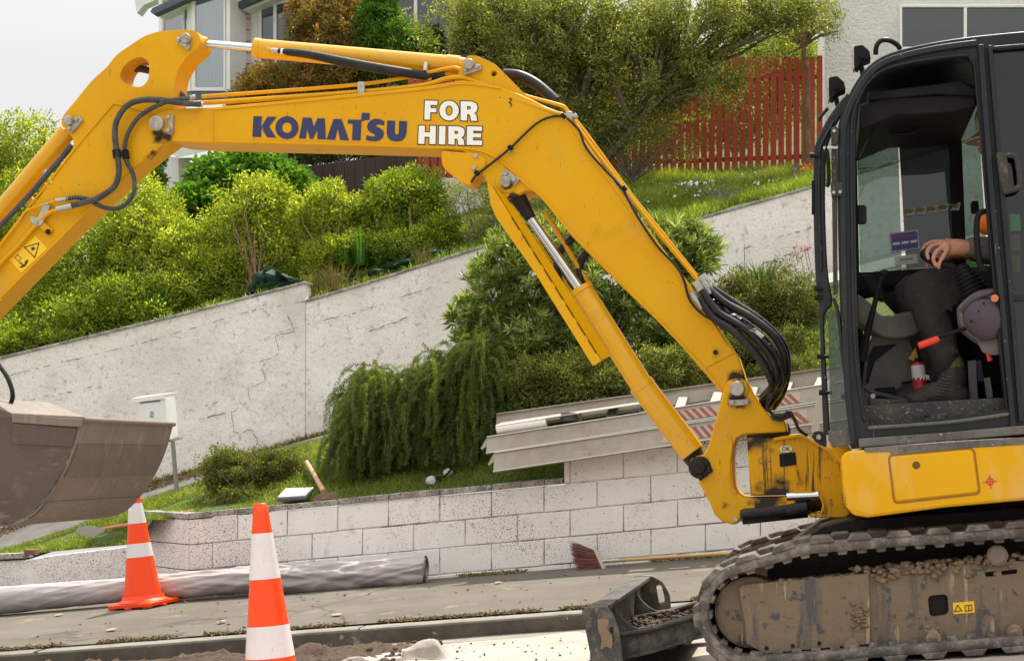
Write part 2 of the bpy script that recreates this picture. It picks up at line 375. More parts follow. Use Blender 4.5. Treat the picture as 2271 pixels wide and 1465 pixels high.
M_asph = mat('footpath asphalt', (.088, .070, .052), .92, layers=[('noise', 1.1, .35, .7, (.13, .118, .095)), ('noise', (1.2, 7, 7), .5, .75, (.085, .08, .07)), ('fine', 240, .55, .75, (.23, .20, .165)), ('fine', 170, .40, .28, (.05, .05, .046)), ('noise', 3.5, .60, .72, (.23, .20, .15)), ('noise', 23, .64, .72, (.22, .18, .12)), ('crack', .33, .006, .002, (.06, .055, .05))], bump=[('fine', 220, .45, .004), ('noise', 6, .3, .02)])
M_road = mat('dusty road', (.42, .375, .32), .95, layers=[('noise', 2.2, .4, .7, (.29, .25, .215)), ('noise', (1.5, 12, 12), .52, .75, (.50, .45, .39)), ('fine', 160, .6, .8, (.22, .19, .17)), ('noise', 18, .62, .72, (.25, .20, .16))], bump=[('fine', 150, .5, .005), ('noise', 9, .4, .02)])
M_kerb = mat('kerb concrete', (.20, .185, .16), .9, layers=[('noise', 3, .35, .7, (.27, .25, .215)), ('noise', (5, 5, 14), .5, .75, (.14, .13, .115)), ('fine', 190, .58, .75, (.42, .40, .36)), ('fine', 150, .34, .24, (.07, .065, .06))], bump=[('fine', 180, .6, .004), ('noise', 14, .4, .012)])
M_kerbf = mat('dark kerb face', (.07, .06, .048), .9, layers=[('noise', (6, 6, 6), .4, .72, (.13, .115, .095)), ('fine', 190, .58, .75, (.22, .20, .17)), ('noise', 11, .63, .70, (.46, .45, .42)), ('fine', 150, .36, .24, (.05, .045, .04))], bump=[('fine', 180, .8, .005)])
M_block = mat('white painted block', (.80, .77, .75), .85, layers=[('fine', 95, .56, .62, (.13, .12, .11)), ('noise', 5, .56, .76, (.46, .44, .40)), ('noise', 1.25, .40, .55, (.84, .82, .80)), ('noise', 2.6, .45, .75, (.76, .74, .72)), ('noise', 7, .60, .74, (.55, .53, .49)), ('fine', 62, .665, .71, (.09, .085, .08)), ('noise', 26, .63, .72, (.30, .29, .26)), ('fine', 130, .69, .74, (.12, .11, .10))], bump=[('noise', 45, .35, .006), ('fine', 160, .3, .003)])
M_blockd = mat('speckled painted block', (.78, .74, .72), .88, layers=[('noise', 2.0, .4, .72, (.64, .61, .58)), ('fine', 95, .56, .61, (.13, .12, .11)), ('noise', 9, .56, .76, (.44, .42, .38)), ('fine', 170, .60, .68, (.16, .15, .14)), ('noise', 2.2, .52, .66, (.80, .77, .75))], bump=[('noise', 45, .5, .006), ('fine', 160, .4, .003)])
M_mort = mat('dirty mortar', (.22, .20, .17), .95, layers=[('noise', 5, .40, .54, (.66, .64, .61))], bump=[('noise', 60, .8, .006)])
M_cope = mat('weathered coping', (.42, .39, .36), .9, layers=[('noise', 9, .42, .6, (.22, .20, .18)), ('fine', 70, .52, .62, (.09, .085, .08)), ('noise', 3, .55, .7, (.60, .58, .55))], bump=[('noise', 50, .7, .008)])
M_stucco = mat('rough cast plaster', (.82, .795, .77), .92, layers=[('noise', .8, .35, .7, (.74, .70, .66)), ('noise', 2.6, .52, .75, (.62, .58, .53)), ('noise', 16, .56, .72, (.40, .37, .33)), ('fine', 75, .58, .70, (.33, .31, .28)), ('noise', .45, .50, .68, (.56, .54, .50)), ('noise', 5, .60, .78, (.74, .71, .68)), ('noise', (7, 7, 1.0), .60, .74, (.56, .52, .46)), ('fine', 40, .70, .74, (.12, .11, .10))], bump=[('noise', 17, .55, .022), ('fine', 75, .5, .008)])
M_white = mat('white house plaster', (.72, .71, .70), .85, layers=[('noise', 3, .4, .75, (.62, .61, .60))], bump=[('noise', 26, .9, .03)])
M_conc = mat('grey concrete', (.34, .32, .29), .9, layers=[('noise', 4, .4, .7, (.24, .22, .20)), ('fine', 120, .6, .75, (.14, .13, .12))], bump=[('noise', 60, .5, .008)])
# ================================================================ SETTING
def struct(o): return tag(o, kind='structure')
# far ground
bmg = MB(); bmg.sheet([[G(u, v, road_z(u) - .35 if abs(v) < 90 else road_z(u) - 3) for u in (-150, -60, -12, 12, 60, 150)] for v in (-60, -12, 2.5, 7, 40, 150)])
struct(bmg.build('ground', M_lawn, smooth=False))
def grid(us, vs, fz): return [[G(u, v, fz(u, v)) for u in us] for v in vs]
def lin(a, b, n): return [a + (b - a) * i / n for i in range(n + 1)]
# dusty road with an excavated strip along the kerb
KV = 2.5
def strip_edge(u): return (A(640, 1442, 1.9) - O).dot(Uh)
def road_h(u, v): return road_z(u) + .006 * mnoise.noise(Vector((u * 1.3, v * 1.3, 0))) 
struct(MB().sheet(grid(lin(-14, 14, 90), lin(-12, KV - .0, 50), road_h)).build('road', M_road))
# footpath
def ph(u, v): return path_z(u, v) + .008 * mnoise.noise(Vector((u * .9, v * 1.4, 3)))
us = lin(-14, 14, 120)
struct(MB().sheet(grid(us, lin(KV + .15, 5.9, 14), ph)).build('footpath', M_asph))
# kerb: a real step, rounded top edge, cast in lengths
kb = MB(); uu = -14.0; kr = random.Random(4)
while uu < 14:
    ln = 2.05 if kr.random() < .6 else 1.7; a, b = uu, uu + ln - (.012 if kr.random() < .7 else .03); dz = kr.uniform(-.006, .006); dv = kr.uniform(-.006, .006)
    prof = [(KV - .005, -.16), (KV - .005, .082), (KV - .001, .095), (KV + .012, .102), (KV + .15, .104), (KV + .15, -.16)]
    n = len(prof); rows = [[G(u, v + dv, road_z(u) + h + dz + (.002 * mnoise.noise(Vector((u * 9, h * 20, 0))))) for v, h in prof] for u in lin(a, b, 8)]
    k = len(kb.v); kb.sheet(rows); kb.f += [tuple(k + i for i in range(n)), tuple(k + 8 * n + i for i in reversed(range(n)))]
    uu += ln
struct(kb.build('kerb', M_kerb, ang=30))
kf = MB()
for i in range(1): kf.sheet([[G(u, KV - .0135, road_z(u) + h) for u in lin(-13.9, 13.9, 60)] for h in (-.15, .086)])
struct(kf.build('kerb_face', M_kerbf))  # darker coloured sheet just in front of the kerb
# gutter channel strip
struct(MB().sheet([[G(u, v, road_z(u) + h + .005 * mnoise.noise(Vector((u * 4, v * 9, 1)))) for u in lin(-14, -.2, 120)] for v, h in ((KV - .01, .006), (KV - .10, .004), (KV - .22, .002), (KV - .24, -.05))]).build('gutter', M_kerb))
# soil of the dug strip
def u_at(x, y, v): return (A(x, y, v) - O).dot(Uh)
us_end = on_plane(1085, 1398, lambda u, v: road_z(u)); ue = (us_end - O).dot(Uh)
rows = []; US = lin(-9, ue, 260); VS = lin(.6, KV - .2, 90)
for v in VS:
    r = []
    for u in US:
        edge = min(1, max(0, (ue - u) * 2.2 - (KV - v) * 1.1 + .25)) * min(1, max(0, (KV - .20 - v) * 9)); lo = min(1, max(0, (v - .62) * 3))
        p = Vector((u, v, 0)); h = .05 * mnoise.fractal(p * 3, .9, 2, 4) + .035 * mnoise.fractal(p * 9, .8, 2, 4) + .016 * abs(mnoise.noise(p * 38))
        r.append(G(u, v, road_z(u) - .02 + edge * lo * (.045 + h)))
    rows.append(r)
tag(MB().sheet(rows).build('soil_strip', M_soil, ang=180), kind='structure')
# loose clods and stones (uncountable)
def clods(name, label, cat, spots, m, seed, smin, smax):
    rg = random.Random(seed); b = MB()
    for p in spots:
        r = rg.uniform(smin, smax) * rg.uniform(.5, 1); vs = []; ph_ = Vector((rg.uniform(0, 99), 0, 0))
        k = MB().ball((0, 0, 0), 1, 7, 5); sc = (rg.uniform(.7, 1.3), rg.uniform(.7, 1.3), rg.uniform(.5, .9))
        b.add([Vector(p) + Vector((q[0] * sc[0], q[1] * sc[1], q[2] * sc[2])) * r * (1 + .45 * mnoise.noise(Vector(q) * 1.5 + ph_)) for q in k.v], k.f)
    o = b.build(name, m, None, base=spots[0], ang=50); tag(o, label, cat, kind='stuff'); return o
rg = random.Random(9)
sp = [G(u, v, road_z(u) + .02 + .03 * mnoise.fractal(Vector((u, v, 0)) * 3, .9, 2, 4)) for u, v in [(rg.uniform(-4.6, ue - .1), rg.uniform(1.0, KV - .2)) for _ in range(420)]]
clods('soil_clods', 'brown clods of loose soil in the dug strip by the kerb', 'soil', sp, M_soil, 3, .006, .028)
sp = [G(u, v, road_z(u) + .003) for u, v in [(rg.uniform(-3.4, -.6), rg.uniform(-.2, 2.3)) for _ in range(330)]]
clods('gravel', 'small pebbles and crumbs scattered on the dusty road', 'gravel', sp, M_soil, 5, .003, .010)
# leaf litter and moss in the joint behind the kerb, and weeds at the wall foot
rg = np.random.default_rng(12); n = 3800
u = rg.uniform(-5, .2, n); v = KV + .15 + np.abs(rg.normal(size=n)) * .04; keep = np.array([mnoise.noise(Vector((a * 2.7, 0, 5))) for a in u]) > -.3; u, v = u[keep], v[keep]
P = np.array([tuple(G(a, b, path_z(a, b) + .004)) for a, b in zip(u, v)]); D = unit(rg.normal(size=P.shape) * [1, 1, .35]); Vv, F = leaf_quads(P, D, .028, .012, rg)
tag(np_mesh('kerb_litter', Vv, F, mat('dead leaves', (.16, .11, .05), .9, layers=[('attr', 1, .2, 1, (.32, .23, .10)), ('attr', 1, .85, 1, (.20, .20, .07))]), None, tuple(P.mean(0)), rg.uniform(0, 1, len(P))), 'dry brown leaf litter in the joint behind the kerb', 'leaf litter', kind='stuff')
n = 3000; u = rg.uniform(-4.6, .6, n); v = 5.33 - np.abs(rg.normal(size=n)) * .035; keep = np.array([mnoise.noise(Vector((a * 2.1, 7, 5))) for a in u]) > -.05; u, v = u[keep], v[keep]
P = np.array([tuple(G(a, b, path_z(a, b) + .004)) for a, b in zip(u, v)]); D = unit(rg.normal(size=P.shape) + [0, 0, .8]); Vv, F = leaf_quads(P, D, .03, .011, rg)
tag(np_mesh('wall_foot_weeds', Vv, F, M_dry, None, tuple(P.mean(0)), rg.uniform(0, 1, len(P))), 'small dry weeds along the foot of the block wall', 'weeds', kind='stuff')

# ================================================================ BLOCK WALL (front, street side)
WV = 5.35
def wall_base(u): return path_z(u, WV) - .02
uc = (A(420, 1147, WV) - O).dot(Uh); u_step = (A(1250, 1056, WV) - O).dot(Uh)
bw = thing('block_wall', 'low white painted concrete block wall with mossy coping beside the footpath', 'wall', G(-1.6, WV, path_z(-1.6, WV)))
blk = MB(); bkd = MB(); mo = MB(); cp = MB(); br = random.Random(21)
SL = .096
def zrow(k, u): return .8465 - .048 - (k) * .2 + SL * (u - u_step)       # top of course k (0 = first under the coping)
def block(mb, u0, u1, k, v=WV, th=.19, g=.0038):
    a, b = u0 + g, u1 - g; dz = br.uniform(-.003, .003); dv = br.uniform(-.005, .005)
    zt0, zt1 = zrow(k, a) - g + dz, zrow(k, b) - g + dz; o = G(a, v + dv, zt0 - .2 + 2 * g)
    mb.box(o, Uh * (b - a) + Vector((0, 0, zt1 - zt0)), Lv * th, Vector((0, 0, .2 - 2 * g)))
J0 = (A(975, 1110, WV) - O).dot(Uh)
for k in range(-3, 6):
    off = J0 + (0 if k % 2 == 0 else -.205)
    i0 = int((uc - off) / .405) - 1
    for i in range(i0, 22):
        a, b = off + i * .405, off + (i + 1) * .405
        a = max(a, uc)
        if k < 0: a = max(a, u_step + .0)
        if k < 0 and k == -2: a = max(a, u_step + .9)
        if k == -3: a = max(a, u_step + 2.3)
        if b - a < .03 or a > 7: continue
        block(bkd if a < uc + .3 else blk, a, b, k)
# dirty mortar core set 8 mm behind the faces
mo.box(G(uc + .01, WV + .012, zrow(5, uc) - .3), Uh * (7.2 - uc) + Vector((0, 0, SL * (7.2 - uc))), Lv * .16, Vector((0, 0, zrow(0, uc) - zrow(5, uc) + .29)))
mo.box(G(u_step + .012, WV + .012, zrow(0, u_step) - .02), Uh * 5.2 + Vector((0, 0, SL * 5.2)), Lv * .16, Vector((0, 0, .205)))
blk.build('wall', M_block, bw, bevel=.005); bkd.build('speckled_blocks', M_blockd, bw, bevel=.005); mo.build('mortar', M_mort, bw, smooth=False)
a = uc - .0
while a < u_step - .02:
    b = min(a + .405, u_step - .002); z0, z1 = zrow(0, a) + .001, zrow(0, b) + .001
    cp.box(G(a + .003, WV - .012 + br.uniform(-.004, .004), z0), Uh * (b - a - .006) + Vector((0, 0, z1 - z0)), Lv * .22, Vector((0, 0, .047 + br.uniform(-.003, .003)))); a = b
cp.build('coping', M_cope, bw, bevel=.006)
# return of the wall at its corner, and the lower wall going on to the left
e1 = A(313, 1146, 5.95); c1 = G(uc, WV, 0); zc = zrow(0, uc); rw = thing('corner_wall', 'pink tinged speckled return of the white block wall behind the clipped cone', 'wall', (c1 + Vector((e1.x, e1.y, 0))) / 2 + Vector((0, 0, -.1)))
d = Vector((e1.x - c1.x, e1.y - c1.y, 0)); dn = Vector((-d.y, d.x, 0)).normalized(); dn = -dn if dn.dot(Lv) < 0 else dn; off_ = Vector((0, 0, 0))
wb = MB()
for k in range(4):
    z = zc - .2 * (k + 1); t = d * (.995 if k % 2 else .5)
    wb.box(Vector((c1.x, c1.y, z + .003)) + d * .004, t * .99, dn * .16, Vector((0, 0, .194)))
    if not k % 2: wb.box(Vector((c1.x, c1.y, z + .003)) + d * .505, d * .49, dn * .16, Vector((0, 0, .194)))
wb.build('wall', M_blockd, rw, bevel=.005)
MB().box(Vector((c1.x, c1.y, zc + .001)) - dn * .012, d * 1.0, dn * .22, Vector((0, 0, .045))).build('coping', M_cope, rw, bevel=.006)
lw = thing('edging_wall', 'low black streaked concrete edging wall under the grass at the far left', 'wall', A(150, 1290, 5.95))
MB().prism([A(x, y, 6.05) for x, y in [(-420, 1268), (0, 1243), (60, 1240), (120, 1230), (200, 1221), (315, 1207), (315, 1420), (-420, 1440)]], Lv * .16).build('wall', M_blockd, lw, bevel=.01)
cbm = MB()
for x0, x1 in ((-300, -60), (-56, 52)): cbm.prism([A(x0, 1240 - (x0) * .05, 6.02), A(x1, 1240 - x1 * .05, 6.02), A(x1, 1228 - x1 * .05, 6.02), A(x0, 1228 - x0 * .05, 6.02)], Lv * .2)
cbm.build('coping', M_cope, lw, bevel=.006)

# ================================================================ VERGE, DRIVEWAY
def interp(pts, x):
    if x <= pts[0][0]: return pts[0][1] + (x - pts[0][0]) * (pts[1][1] - pts[0][1]) / (pts[1][0] - pts[0][0])
    for (a, b), (c, d) in zip(pts, pts[1:]):
        if x <= c: return b + (d - b) * (x - a) / (c - a)
    (a, b), (c, d) = pts[-2:]; return d + (x - c) * (d - b) / (c - a)
ROW0 = [(-400, 1262), (0, 1235), (120, 1222), (312, 1204), (330, 1152), (420, 1150), (700, 1114), (1250, 1060), (1600, 1030), (2300, 960)]
ROW1 = [(-400, 1262), (0, 1228), (160, 1176), (280, 1125), (430, 1078), (560, 1036), (650, 992), (760, 968), (1000, 905), (1300, 830), (1600, 720), (1820, 640), (2300, 520)]
ROWW = [(-400, 1255), (0, 1172), (300, 1080), (750, 950), (1000, 880), (1250, 800), (1600, 690), (1820, 600), (2300, 470)]      # foot of the roughcast wall
V0, V1, V2 = 5.52, 7.3, 8.6
xs = lin(-400, 2300, 150)
def verge_pt(s, t, x0=-400, x1=2300):
    x = x0 + (x1 - x0) * s; v0 = 6.2 if x < 320 else V0
    a = A(x, interp(ROW0, x), v0); b = A(x, interp(ROW1, x), V1); p = a.lerp(b, t); p.z += .05 * math.sin(t * math.pi) * (mnoise.noise(p * 1.5) + .3); return p
struct(MB().sheet([[verge_pt((x + 400) / 2700, t) for x in xs] for t in lin(0, 1, 8)]).build('verge_soil', M_lawn))
struct(MB().sheet([[A(x, interp(ROW1, x) + .5, V1).lerp(A(x, interp(ROWW, x) + 3, V2 + .02), t) for x in xs] for t in (0, .5, 1)]).build('driveway', M_conc))
# concrete edge of the drive
de = MB(); pts = [A(x, interp(ROW1, x), V1) for x in xs]
for i in range(len(pts) - 1): de.box(pts[i] + Vector((0, 0, -.12)), pts[i + 1] - pts[i], Lv * .16, Vector((0, 0, .155)))
struct(de.build('path', M_conc, smooth=False))

# ================================================================ ROUGHCAST WALLS
def stucco_wall(name, label, top, foot, v, x0, x1, th=.22, cope=.05, cat='wall', n=80):
    root = thing(name, label, cat, A((x0 + x1) / 2, interp(foot, (x0 + x1) / 2), v)); X = lin(x0, x1, n)
    o = [(x, interp(top, x)) for x in X] + [(x, interp(foot, x) + 40) for x in reversed(X)]
    # faceted front sheet with gentle unevenness
    rows = []
    for t in lin(0, 1, 26):
        r = []
        for x in X:
            y = interp(top, x) * (1 - t) + (interp(foot, x) + 40) * t; p = A(x, y, v); p += Lv * (.018 * mnoise.fractal(p * 1.7, 1, 2, 3)) * (1 if 0 < t < 1 else 0); r.append(p)
        rows.append(r)
    b = MB(); b.sheet(rows); b.ext(o, v + .03, v + th); b.build('wall', M_stucco, root, ang=180 if False else 50)
    if cope:
        c = MB(); k = cope * FPX / A((x0 + x1) / 2, 600, v).y
        c.ext([(x, interp(top, x) - 1) for x in X] + [(x, interp(top, x) - 1 + k * .55) for x in reversed(X)], v - .018, v + th + .02); c.build('coping', M_cope, root, bevel=.006)
    return root
lwall = stucco_wall('roughcast_wall', 'long white roughcast retaining wall with hairline cracks, sloping below the hedge', [(-300, 862), (0, 791), (400, 695), (676, 624)], ROWW, V2, -300, 677)
lwall2 = stucco_wall('roughcast_wall', 'upper roughcast retaining wall length beyond the step, ending beside the long leaved bush', [(681, 664), (800, 629), (1072, 544)], ROWW, V2 + .006, 677.5, 1076)
rwall = stucco_wall('roughcast_wall', 'white roughcast retaining wall below the daisy lawn, left of the digger cab', [(1040, 570), (1250, 590), (1500, 497), (1650, 454), (1800, 412), (2300, 262)], ROWW, V2 + .3, 1082, 2300, n=110)
stucco_wall('roughcast_wall', 'pale garden wall under the red fence, seen between hedge and boom', [(925, 394), (1250, 398), (1480, 394), (1500, 393)], [(900, 520), (1500, 440)], 12.0, 925, 1500, cope=0)
# joint lines and step cracks of the wall: thin dark grooves
crk = MB()
def crack(pts, v, w, seed, jit=3.0, gap=.0):
    rg = random.Random(seed); P = []
    for (a, b), (c, d) in zip(pts, pts[1:]):
        m = max(2, int(math.hypot(c - a, d - b) / 9))
        for i in range(m): t = i / m; P.append((a + (c - a) * t + rg.uniform(-jit, jit) * .5, b + (d - b) * t + rg.uniform(-jit, jit)))
    P.append(pts[-1])
    for i in range(len(P) - 1):
        if rg.random() < gap: continue
        a, b = A(*P[i], v), A(*P[i + 1], v); ww = w * rg.uniform(.4, 1.3); d = (b - a).normalized(); s = d.cross(Lv).normalized() * ww
        q = -Lv * .021; crk.add([a + s * .5 + q, a - s * .5 + q, b - s * .5 + q, b + s * .5 + q], [(0, 1, 2, 3)])
crack([(0, 838), (300, 765), (560, 690), (680, 668)], V2, .006, 1, 1.5, .42); crack([(600, 742), (800, 690), (1075, 598)], V2, .006, 2, 1.5, .42)
crack([(640, 700), (655, 735), (612, 745), (620, 786), (577, 800), (590, 845), (550, 858), (555, 890), (515, 912), (520, 958), (560, 955), (580, 990)], V2, .006, 3, 3, .2)
crack([(905, 705), (820, 735)], V2, .008, 4, 2, .2); crack([(1640, 553), (1720, 530), (1800, 505)], V2 + .3, .007, 5, 2, .45); crack([(1680, 590), (1800, 548)], V2 + .3, .008, 8, 2, .4)
crack([(460, 925), (500, 915)], V2, .01, 6, 2, .2); crack([(420, 912), (520, 880)], V2, .008, 7, 2, .6); crack([(0, 900), (240, 850)], V2, .006, 17, 2, .7)
crk.build('cracks', mat('dark crack', (.09, .08, .07), .95), lwall, smooth=False)

# ================================================================ UPPER GARDEN GROUND
def up_pt(rows, s, t, x0, x1):
    x = x0 + (x1 - x0) * s; k = t * (len(rows) - 1); i = min(int(k), len(rows) - 2); f = k - i
    a = A(x, interp(rows[i][0], x), rows[i][1]); b = A(x, interp(rows[i + 1][0], x), rows[i + 1][1]); return a.lerp(b, f)
ROWS_L = [([(-400, 890), (0, 800), (400, 703), (677, 632), (690, 665), (1075, 552)], V2 + .15), ([(-400, 880), (0, 784), (677, 622), (1090, 505)], 10.4), ([(-400, 800), (0, 715), (650, 560), (1090, 440)], 12.6), ([(-400, 700), (0, 610), (650, 480), (1090, 400)], 16.5)]
struct(MB().sheet([[up_pt(ROWS_L, s, t, -400, 1090) for s in lin(0, 1, 60)] for t in lin(0, 1, 12)]).build('garden_ground', M_lawn))
ROWS_R = [([(1075, 560), (1250, 570), (1500, 500), (1800, 418), (2300, 268)], V2 + .5), ([(1075, 460), (1350, 440), (1600, 420), (1800, 392), (2300, 330)], 10.6), ([(1075, 402), (1500, 396), (1800, 381), (2300, 350)], 12.0), ([(1075, 395), (1500, 388), (1800, 372), (2300, 345)], 18), ([(1075, 262), (1500, 256), (1800, 244), (2300, 220)], 22), ([(1075, 110), (1500, 104), (1800, 96), (2300, 90)], 27)]
struct(MB().sheet([[up_pt(ROWS_R, s, t, 1075, 2300) for s in lin(0, 1, 60)] for t in lin(0, 1, 20)]).build('garden_lawn', M_lawn))
grass_on('lawn_grass', lambda s, t: up_pt(ROWS_R, s, t * .42, 1240, 1900), 42000, .10, M_grass, 2, 'bright mown lawn grass below the red fence', w=.012, lean=.4)
grass_on('terrace_grass', lambda s, t: up_pt(ROWS_L, s, t * .6, -50, 1085), 22000, .07, M_grass, 3, 'long grass under the hedge behind the roughcast wall', w=.012, lean=.5)
grass_on('verge_grass', lambda s, t: verge_pt(s, t, -60, 1860), 50000, .055, M_grass, 4, 'bright green grass on the verge behind the block wall', w=.007, lean=.7)
grass_on('dry_grass', lambda s, t: verge_pt(s, t, 0, 1290), 17000, .045, M_dry, 14, 'patches of dry trodden grass on the verge', w=.006, lean=1.2)
grass_on('weed_edge', lambda s, t: A(interp([(0, 250), (1, 900)], s), interp(ROWW, interp([(0, 250), (1, 900)], s)) + 4, V2 - .05 - .1 * t), 2600, .07, M_dry, 6, 'weeds along the foot of the roughcast wall', w=.008, lean=.8)
rg = np.random.default_rng(58); n = 2600; X_ = rg.uniform(-60, 470, n); tt = rg.uniform(.35, 1, n) ** .6
P = np.array([tuple(A(x, interp(ROW1, x) + .5, V1).lerp(A(x, interp(ROWW, x) + 3, V2 + .02), t) + Vector((0, 0, .012))) for x, t in zip(X_, tt)]); keep = np.array([mnoise.noise(Vector(q) * 2.1) for q in P]) > -.15; P = P[keep]
Vv, F = leaf_quads(P, unit(rg.normal(size=P.shape) * [1, 1, .4]), .05, .022, rg); tag(np_mesh('driveway_litter', Vv, F, bpy.data.materials['dead leaves'], None, tuple(P.mean(0)), rg.uniform(0, 1, len(P))), 'brown leaf litter along the driveway below the roughcast wall', 'leaf litter', kind='stuff')
# daisies
rg = np.random.default_rng(8); n = 420; P = np.array([tuple(up_pt(ROWS_R, rg.uniform(.22, .62), rg.uniform(.13, .40), 1075, 2300)) for _ in range(n)]); P[:, 2] += .05
D = unit(rg.normal(size=P.shape) * [1, 1, .3]); Vv, F = leaf_quads(P, D, .045, .045, rg); tag(np_mesh('daisies', Vv, F, mat('white petals', (.8, .8, .76), .6), None, tuple(P.mean(0))), 'tiny white daisies dotted over the lawn', 'flowers', kind='stuff')

# ================================================================ HOUSE, LEFT
HV = 15.0
M_board = mat('weatherboard paint', (.62, .50, .47), .7, layers=[('noise', 3, .4, .7, (.56, .45, .42))], bump=[('noise', 30, .1, .004)])
M_trim = mat('white window trim', (.80, .80, .78), .45, layers=[('noise', 6, .5, .8, (.70, .70, .67))])
M_gut = mat('slate blue gutter', (.075, .10, .13), .5)
M_roofm = mat('grey roof sheet', (.30, .31, .32), .6, layers=[('noise', 5, .4, .7, (.22, .23, .24))])
M_pane = glass('window glass', (.78, .84, .84), .22); M_paned = glass('dark window glass', (.25, .28, .32), .08)
M_curt = mat('pale curtain', (.80, .88, .90), .9, transl=.0)
M_room = mat('dim room', (.34, .35, .35), .9)
hs = thing('house', 'weatherboard house with a white trimmed bay window and slate blue gutters', 'house', A(620, 380, HV))
b = MB()
b.ext([(500, -260), (556, -260), (556, 360), (500, 360)], HV, HV + .15)
b.build('wall', M_board, hs, smooth=False)
lap = MB()
for i in range(26):
    y = -260 + i * 25.0; lap.add([A(500, y, HV - .03), A(556, y, HV - .03), A(556, y - 23, HV - .004), A(500, y - 23, HV - .004), A(500, y, HV), A(556, y, HV)], [(0, 1, 2, 3), (0, 4, 5, 1)])
lap.build('weatherboards', M_board, hs, smooth=False)
b = MB(); b.ext([(556, -260), (1130, -260), (1130, 330), (556, 330)], HV, HV + .15, holes=[[(576, 10), (576, 190), (644, 190), (644, -8)], [(655, -10), (655, 190), (800, 190), (800, -30)], [(862, -60), (862, 175), (1100, 175), (1100, -60)]])
b.build('facade', M_trim, hs, smooth=False)
MB().ext([(505, -290), (1130, -290), (1130, 330), (505, 330)], HV + 3.0, HV + 3.1).build('room_wall', M_room, hs, smooth=False)
MB().ext([(505, 190), (1130, 190), (1130, 200), (505, 200)], HV + .16, HV + 2.9).build('room_floor', M_room, hs, smooth=False)
MB().ext([(505, -75), (1130, -75), (1130, -68), (505, -68)], HV + .16, HV + 2.9).build('room_ceiling', M_room, hs, smooth=False)
def window(px, v, parent, m, fr=5, mull=(), mat_fr=None):
    f = MB(); inner = []
    cx = sum(p[0] for p in px) / len(px); cy = sum(p[1] for p in px) / len(px)
    inner = [(x + (fr if x < cx else -fr), y + (fr if y < cy else -fr)) for x, y in px]
    f.ext(px, v - .04, v + .05, holes=[inner])
    for x in mull: f.ext([(x - 3.5, min(p[1] for p in px) + 2), (x + 3.5, min(p[1] for p in px) + 2), (x + 3.5, max(p[1] for p in px) - 2), (x - 3.5, max(p[1] for p in px) - 2)], v - .035, v + .045)
    o = f.build('window', mat_fr or M_trim, parent, bevel=.006); MB().ext(inner, v, v + .006).build('pane', m, o, smooth=False); return o
window([(574, 12), (574, 192), (800, 192), (800, -34)], HV, hs, M_paned, mull=(609, 648, 720))
window([(860, -60), (860, 178), (1102, 178), (1102, -60)], HV, hs, M_paned, mull=(921, 1010))
# bay: angled left light and front light
BV = 14.35
pL0, pL1 = (356, HV + .15), (428, BV); by0, by1 = -14, 198
bay = MB(); Lq = lambda x, y, v: A(x, y, v)
def bay_frame(x0, v0, x1, v1, y00, y01, y10, y11, fr, name):
    o = [A(x0, y00, v0), A(x1, y10, v1), A(x1, y11, v1), A(x0, y01, v0)]; ex = (o[1] - o[0]); ez = (o[3] - o[0]); wx = fr / abs(x1 - x0)
    wz = fr / (y01 - y00); inn = [o[0].lerp(o[1], a).lerp(o[3].lerp(o[2], a), c) for a, c in ((wx, wz), (1 - wx, wz), (1 - wx, 1 - wz), (wx, 1 - wz))]
    nn = ex.cross(ez).normalized(); nn = nn if nn.dot(Lv) > 0 else -nn
    f = MB(); f.prism([p - nn * .03 for p in o], nn * .09, [[p - nn * .03 for p in inn]]); w_ = f.build('window', M_trim, hs, bevel=.006)
    MB().prism([p for p in inn], nn * .006).build('pane', M_pane, w_, smooth=False); return o, nn
bay_frame(356, HV + .2, 426, BV, -4, 204, -12, 203, 7, 'l'); bay_frame(426, BV, 505, BV, -12, 203, -14, 203, 8, 'f')
# bay corner posts, sill band and the curtains behind the glass
MB().ext([(499, -14), (510, -14), (510, 204), (499, 204)], BV - .03, HV).build('corner_post', M_trim, hs, smooth=False)
bb = MB(); bb.prism([A(352, 206, HV + .2), A(426, 204, BV - .04), A(508, 203, BV - .04), A(508, 203, HV), A(352, 206, HV + .4)], Vector((0, 0, -.12))); bb.build('bay_band', M_gut, hs, smooth=False)
bb = MB(); bb.prism([A(352, -14, HV + .2), A(426, -12, BV - .04), A(508, -14, BV - .04), A(508, -14, HV), A(352, -14, HV + .4)], Vector((0, 0, .1))); bb.build('bay_head', M_trim, hs, smooth=False)
cu = MB(); rows = []
for y in (-8, 200): rows.append([A(x, y, BV + .22 + .035 * math.sin(x * .75) + .02 * math.sin(x * 1.9)) for x in lin(404, 500, 110)])
cu.sheet(rows); cu.build('curtain', M_curt, hs, ang=180); cu = MB(); rows = []
for y in (120, 200): rows.append([A(x, y, HV + .6 + .03 * math.sin(x * .8)) for x in lin(362, 408, 60)])
cu.sheet(rows); cu.build('curtain', M_curt, hs, ang=180)
MB().box(A(362, 230, HV + 2.2), Uh * 2.0, Lv * .05, Vector((0, 0, 3))).build('inner_wall', mat('pale inner wall', (.62, .64, .64), .9), hs, smooth=False)
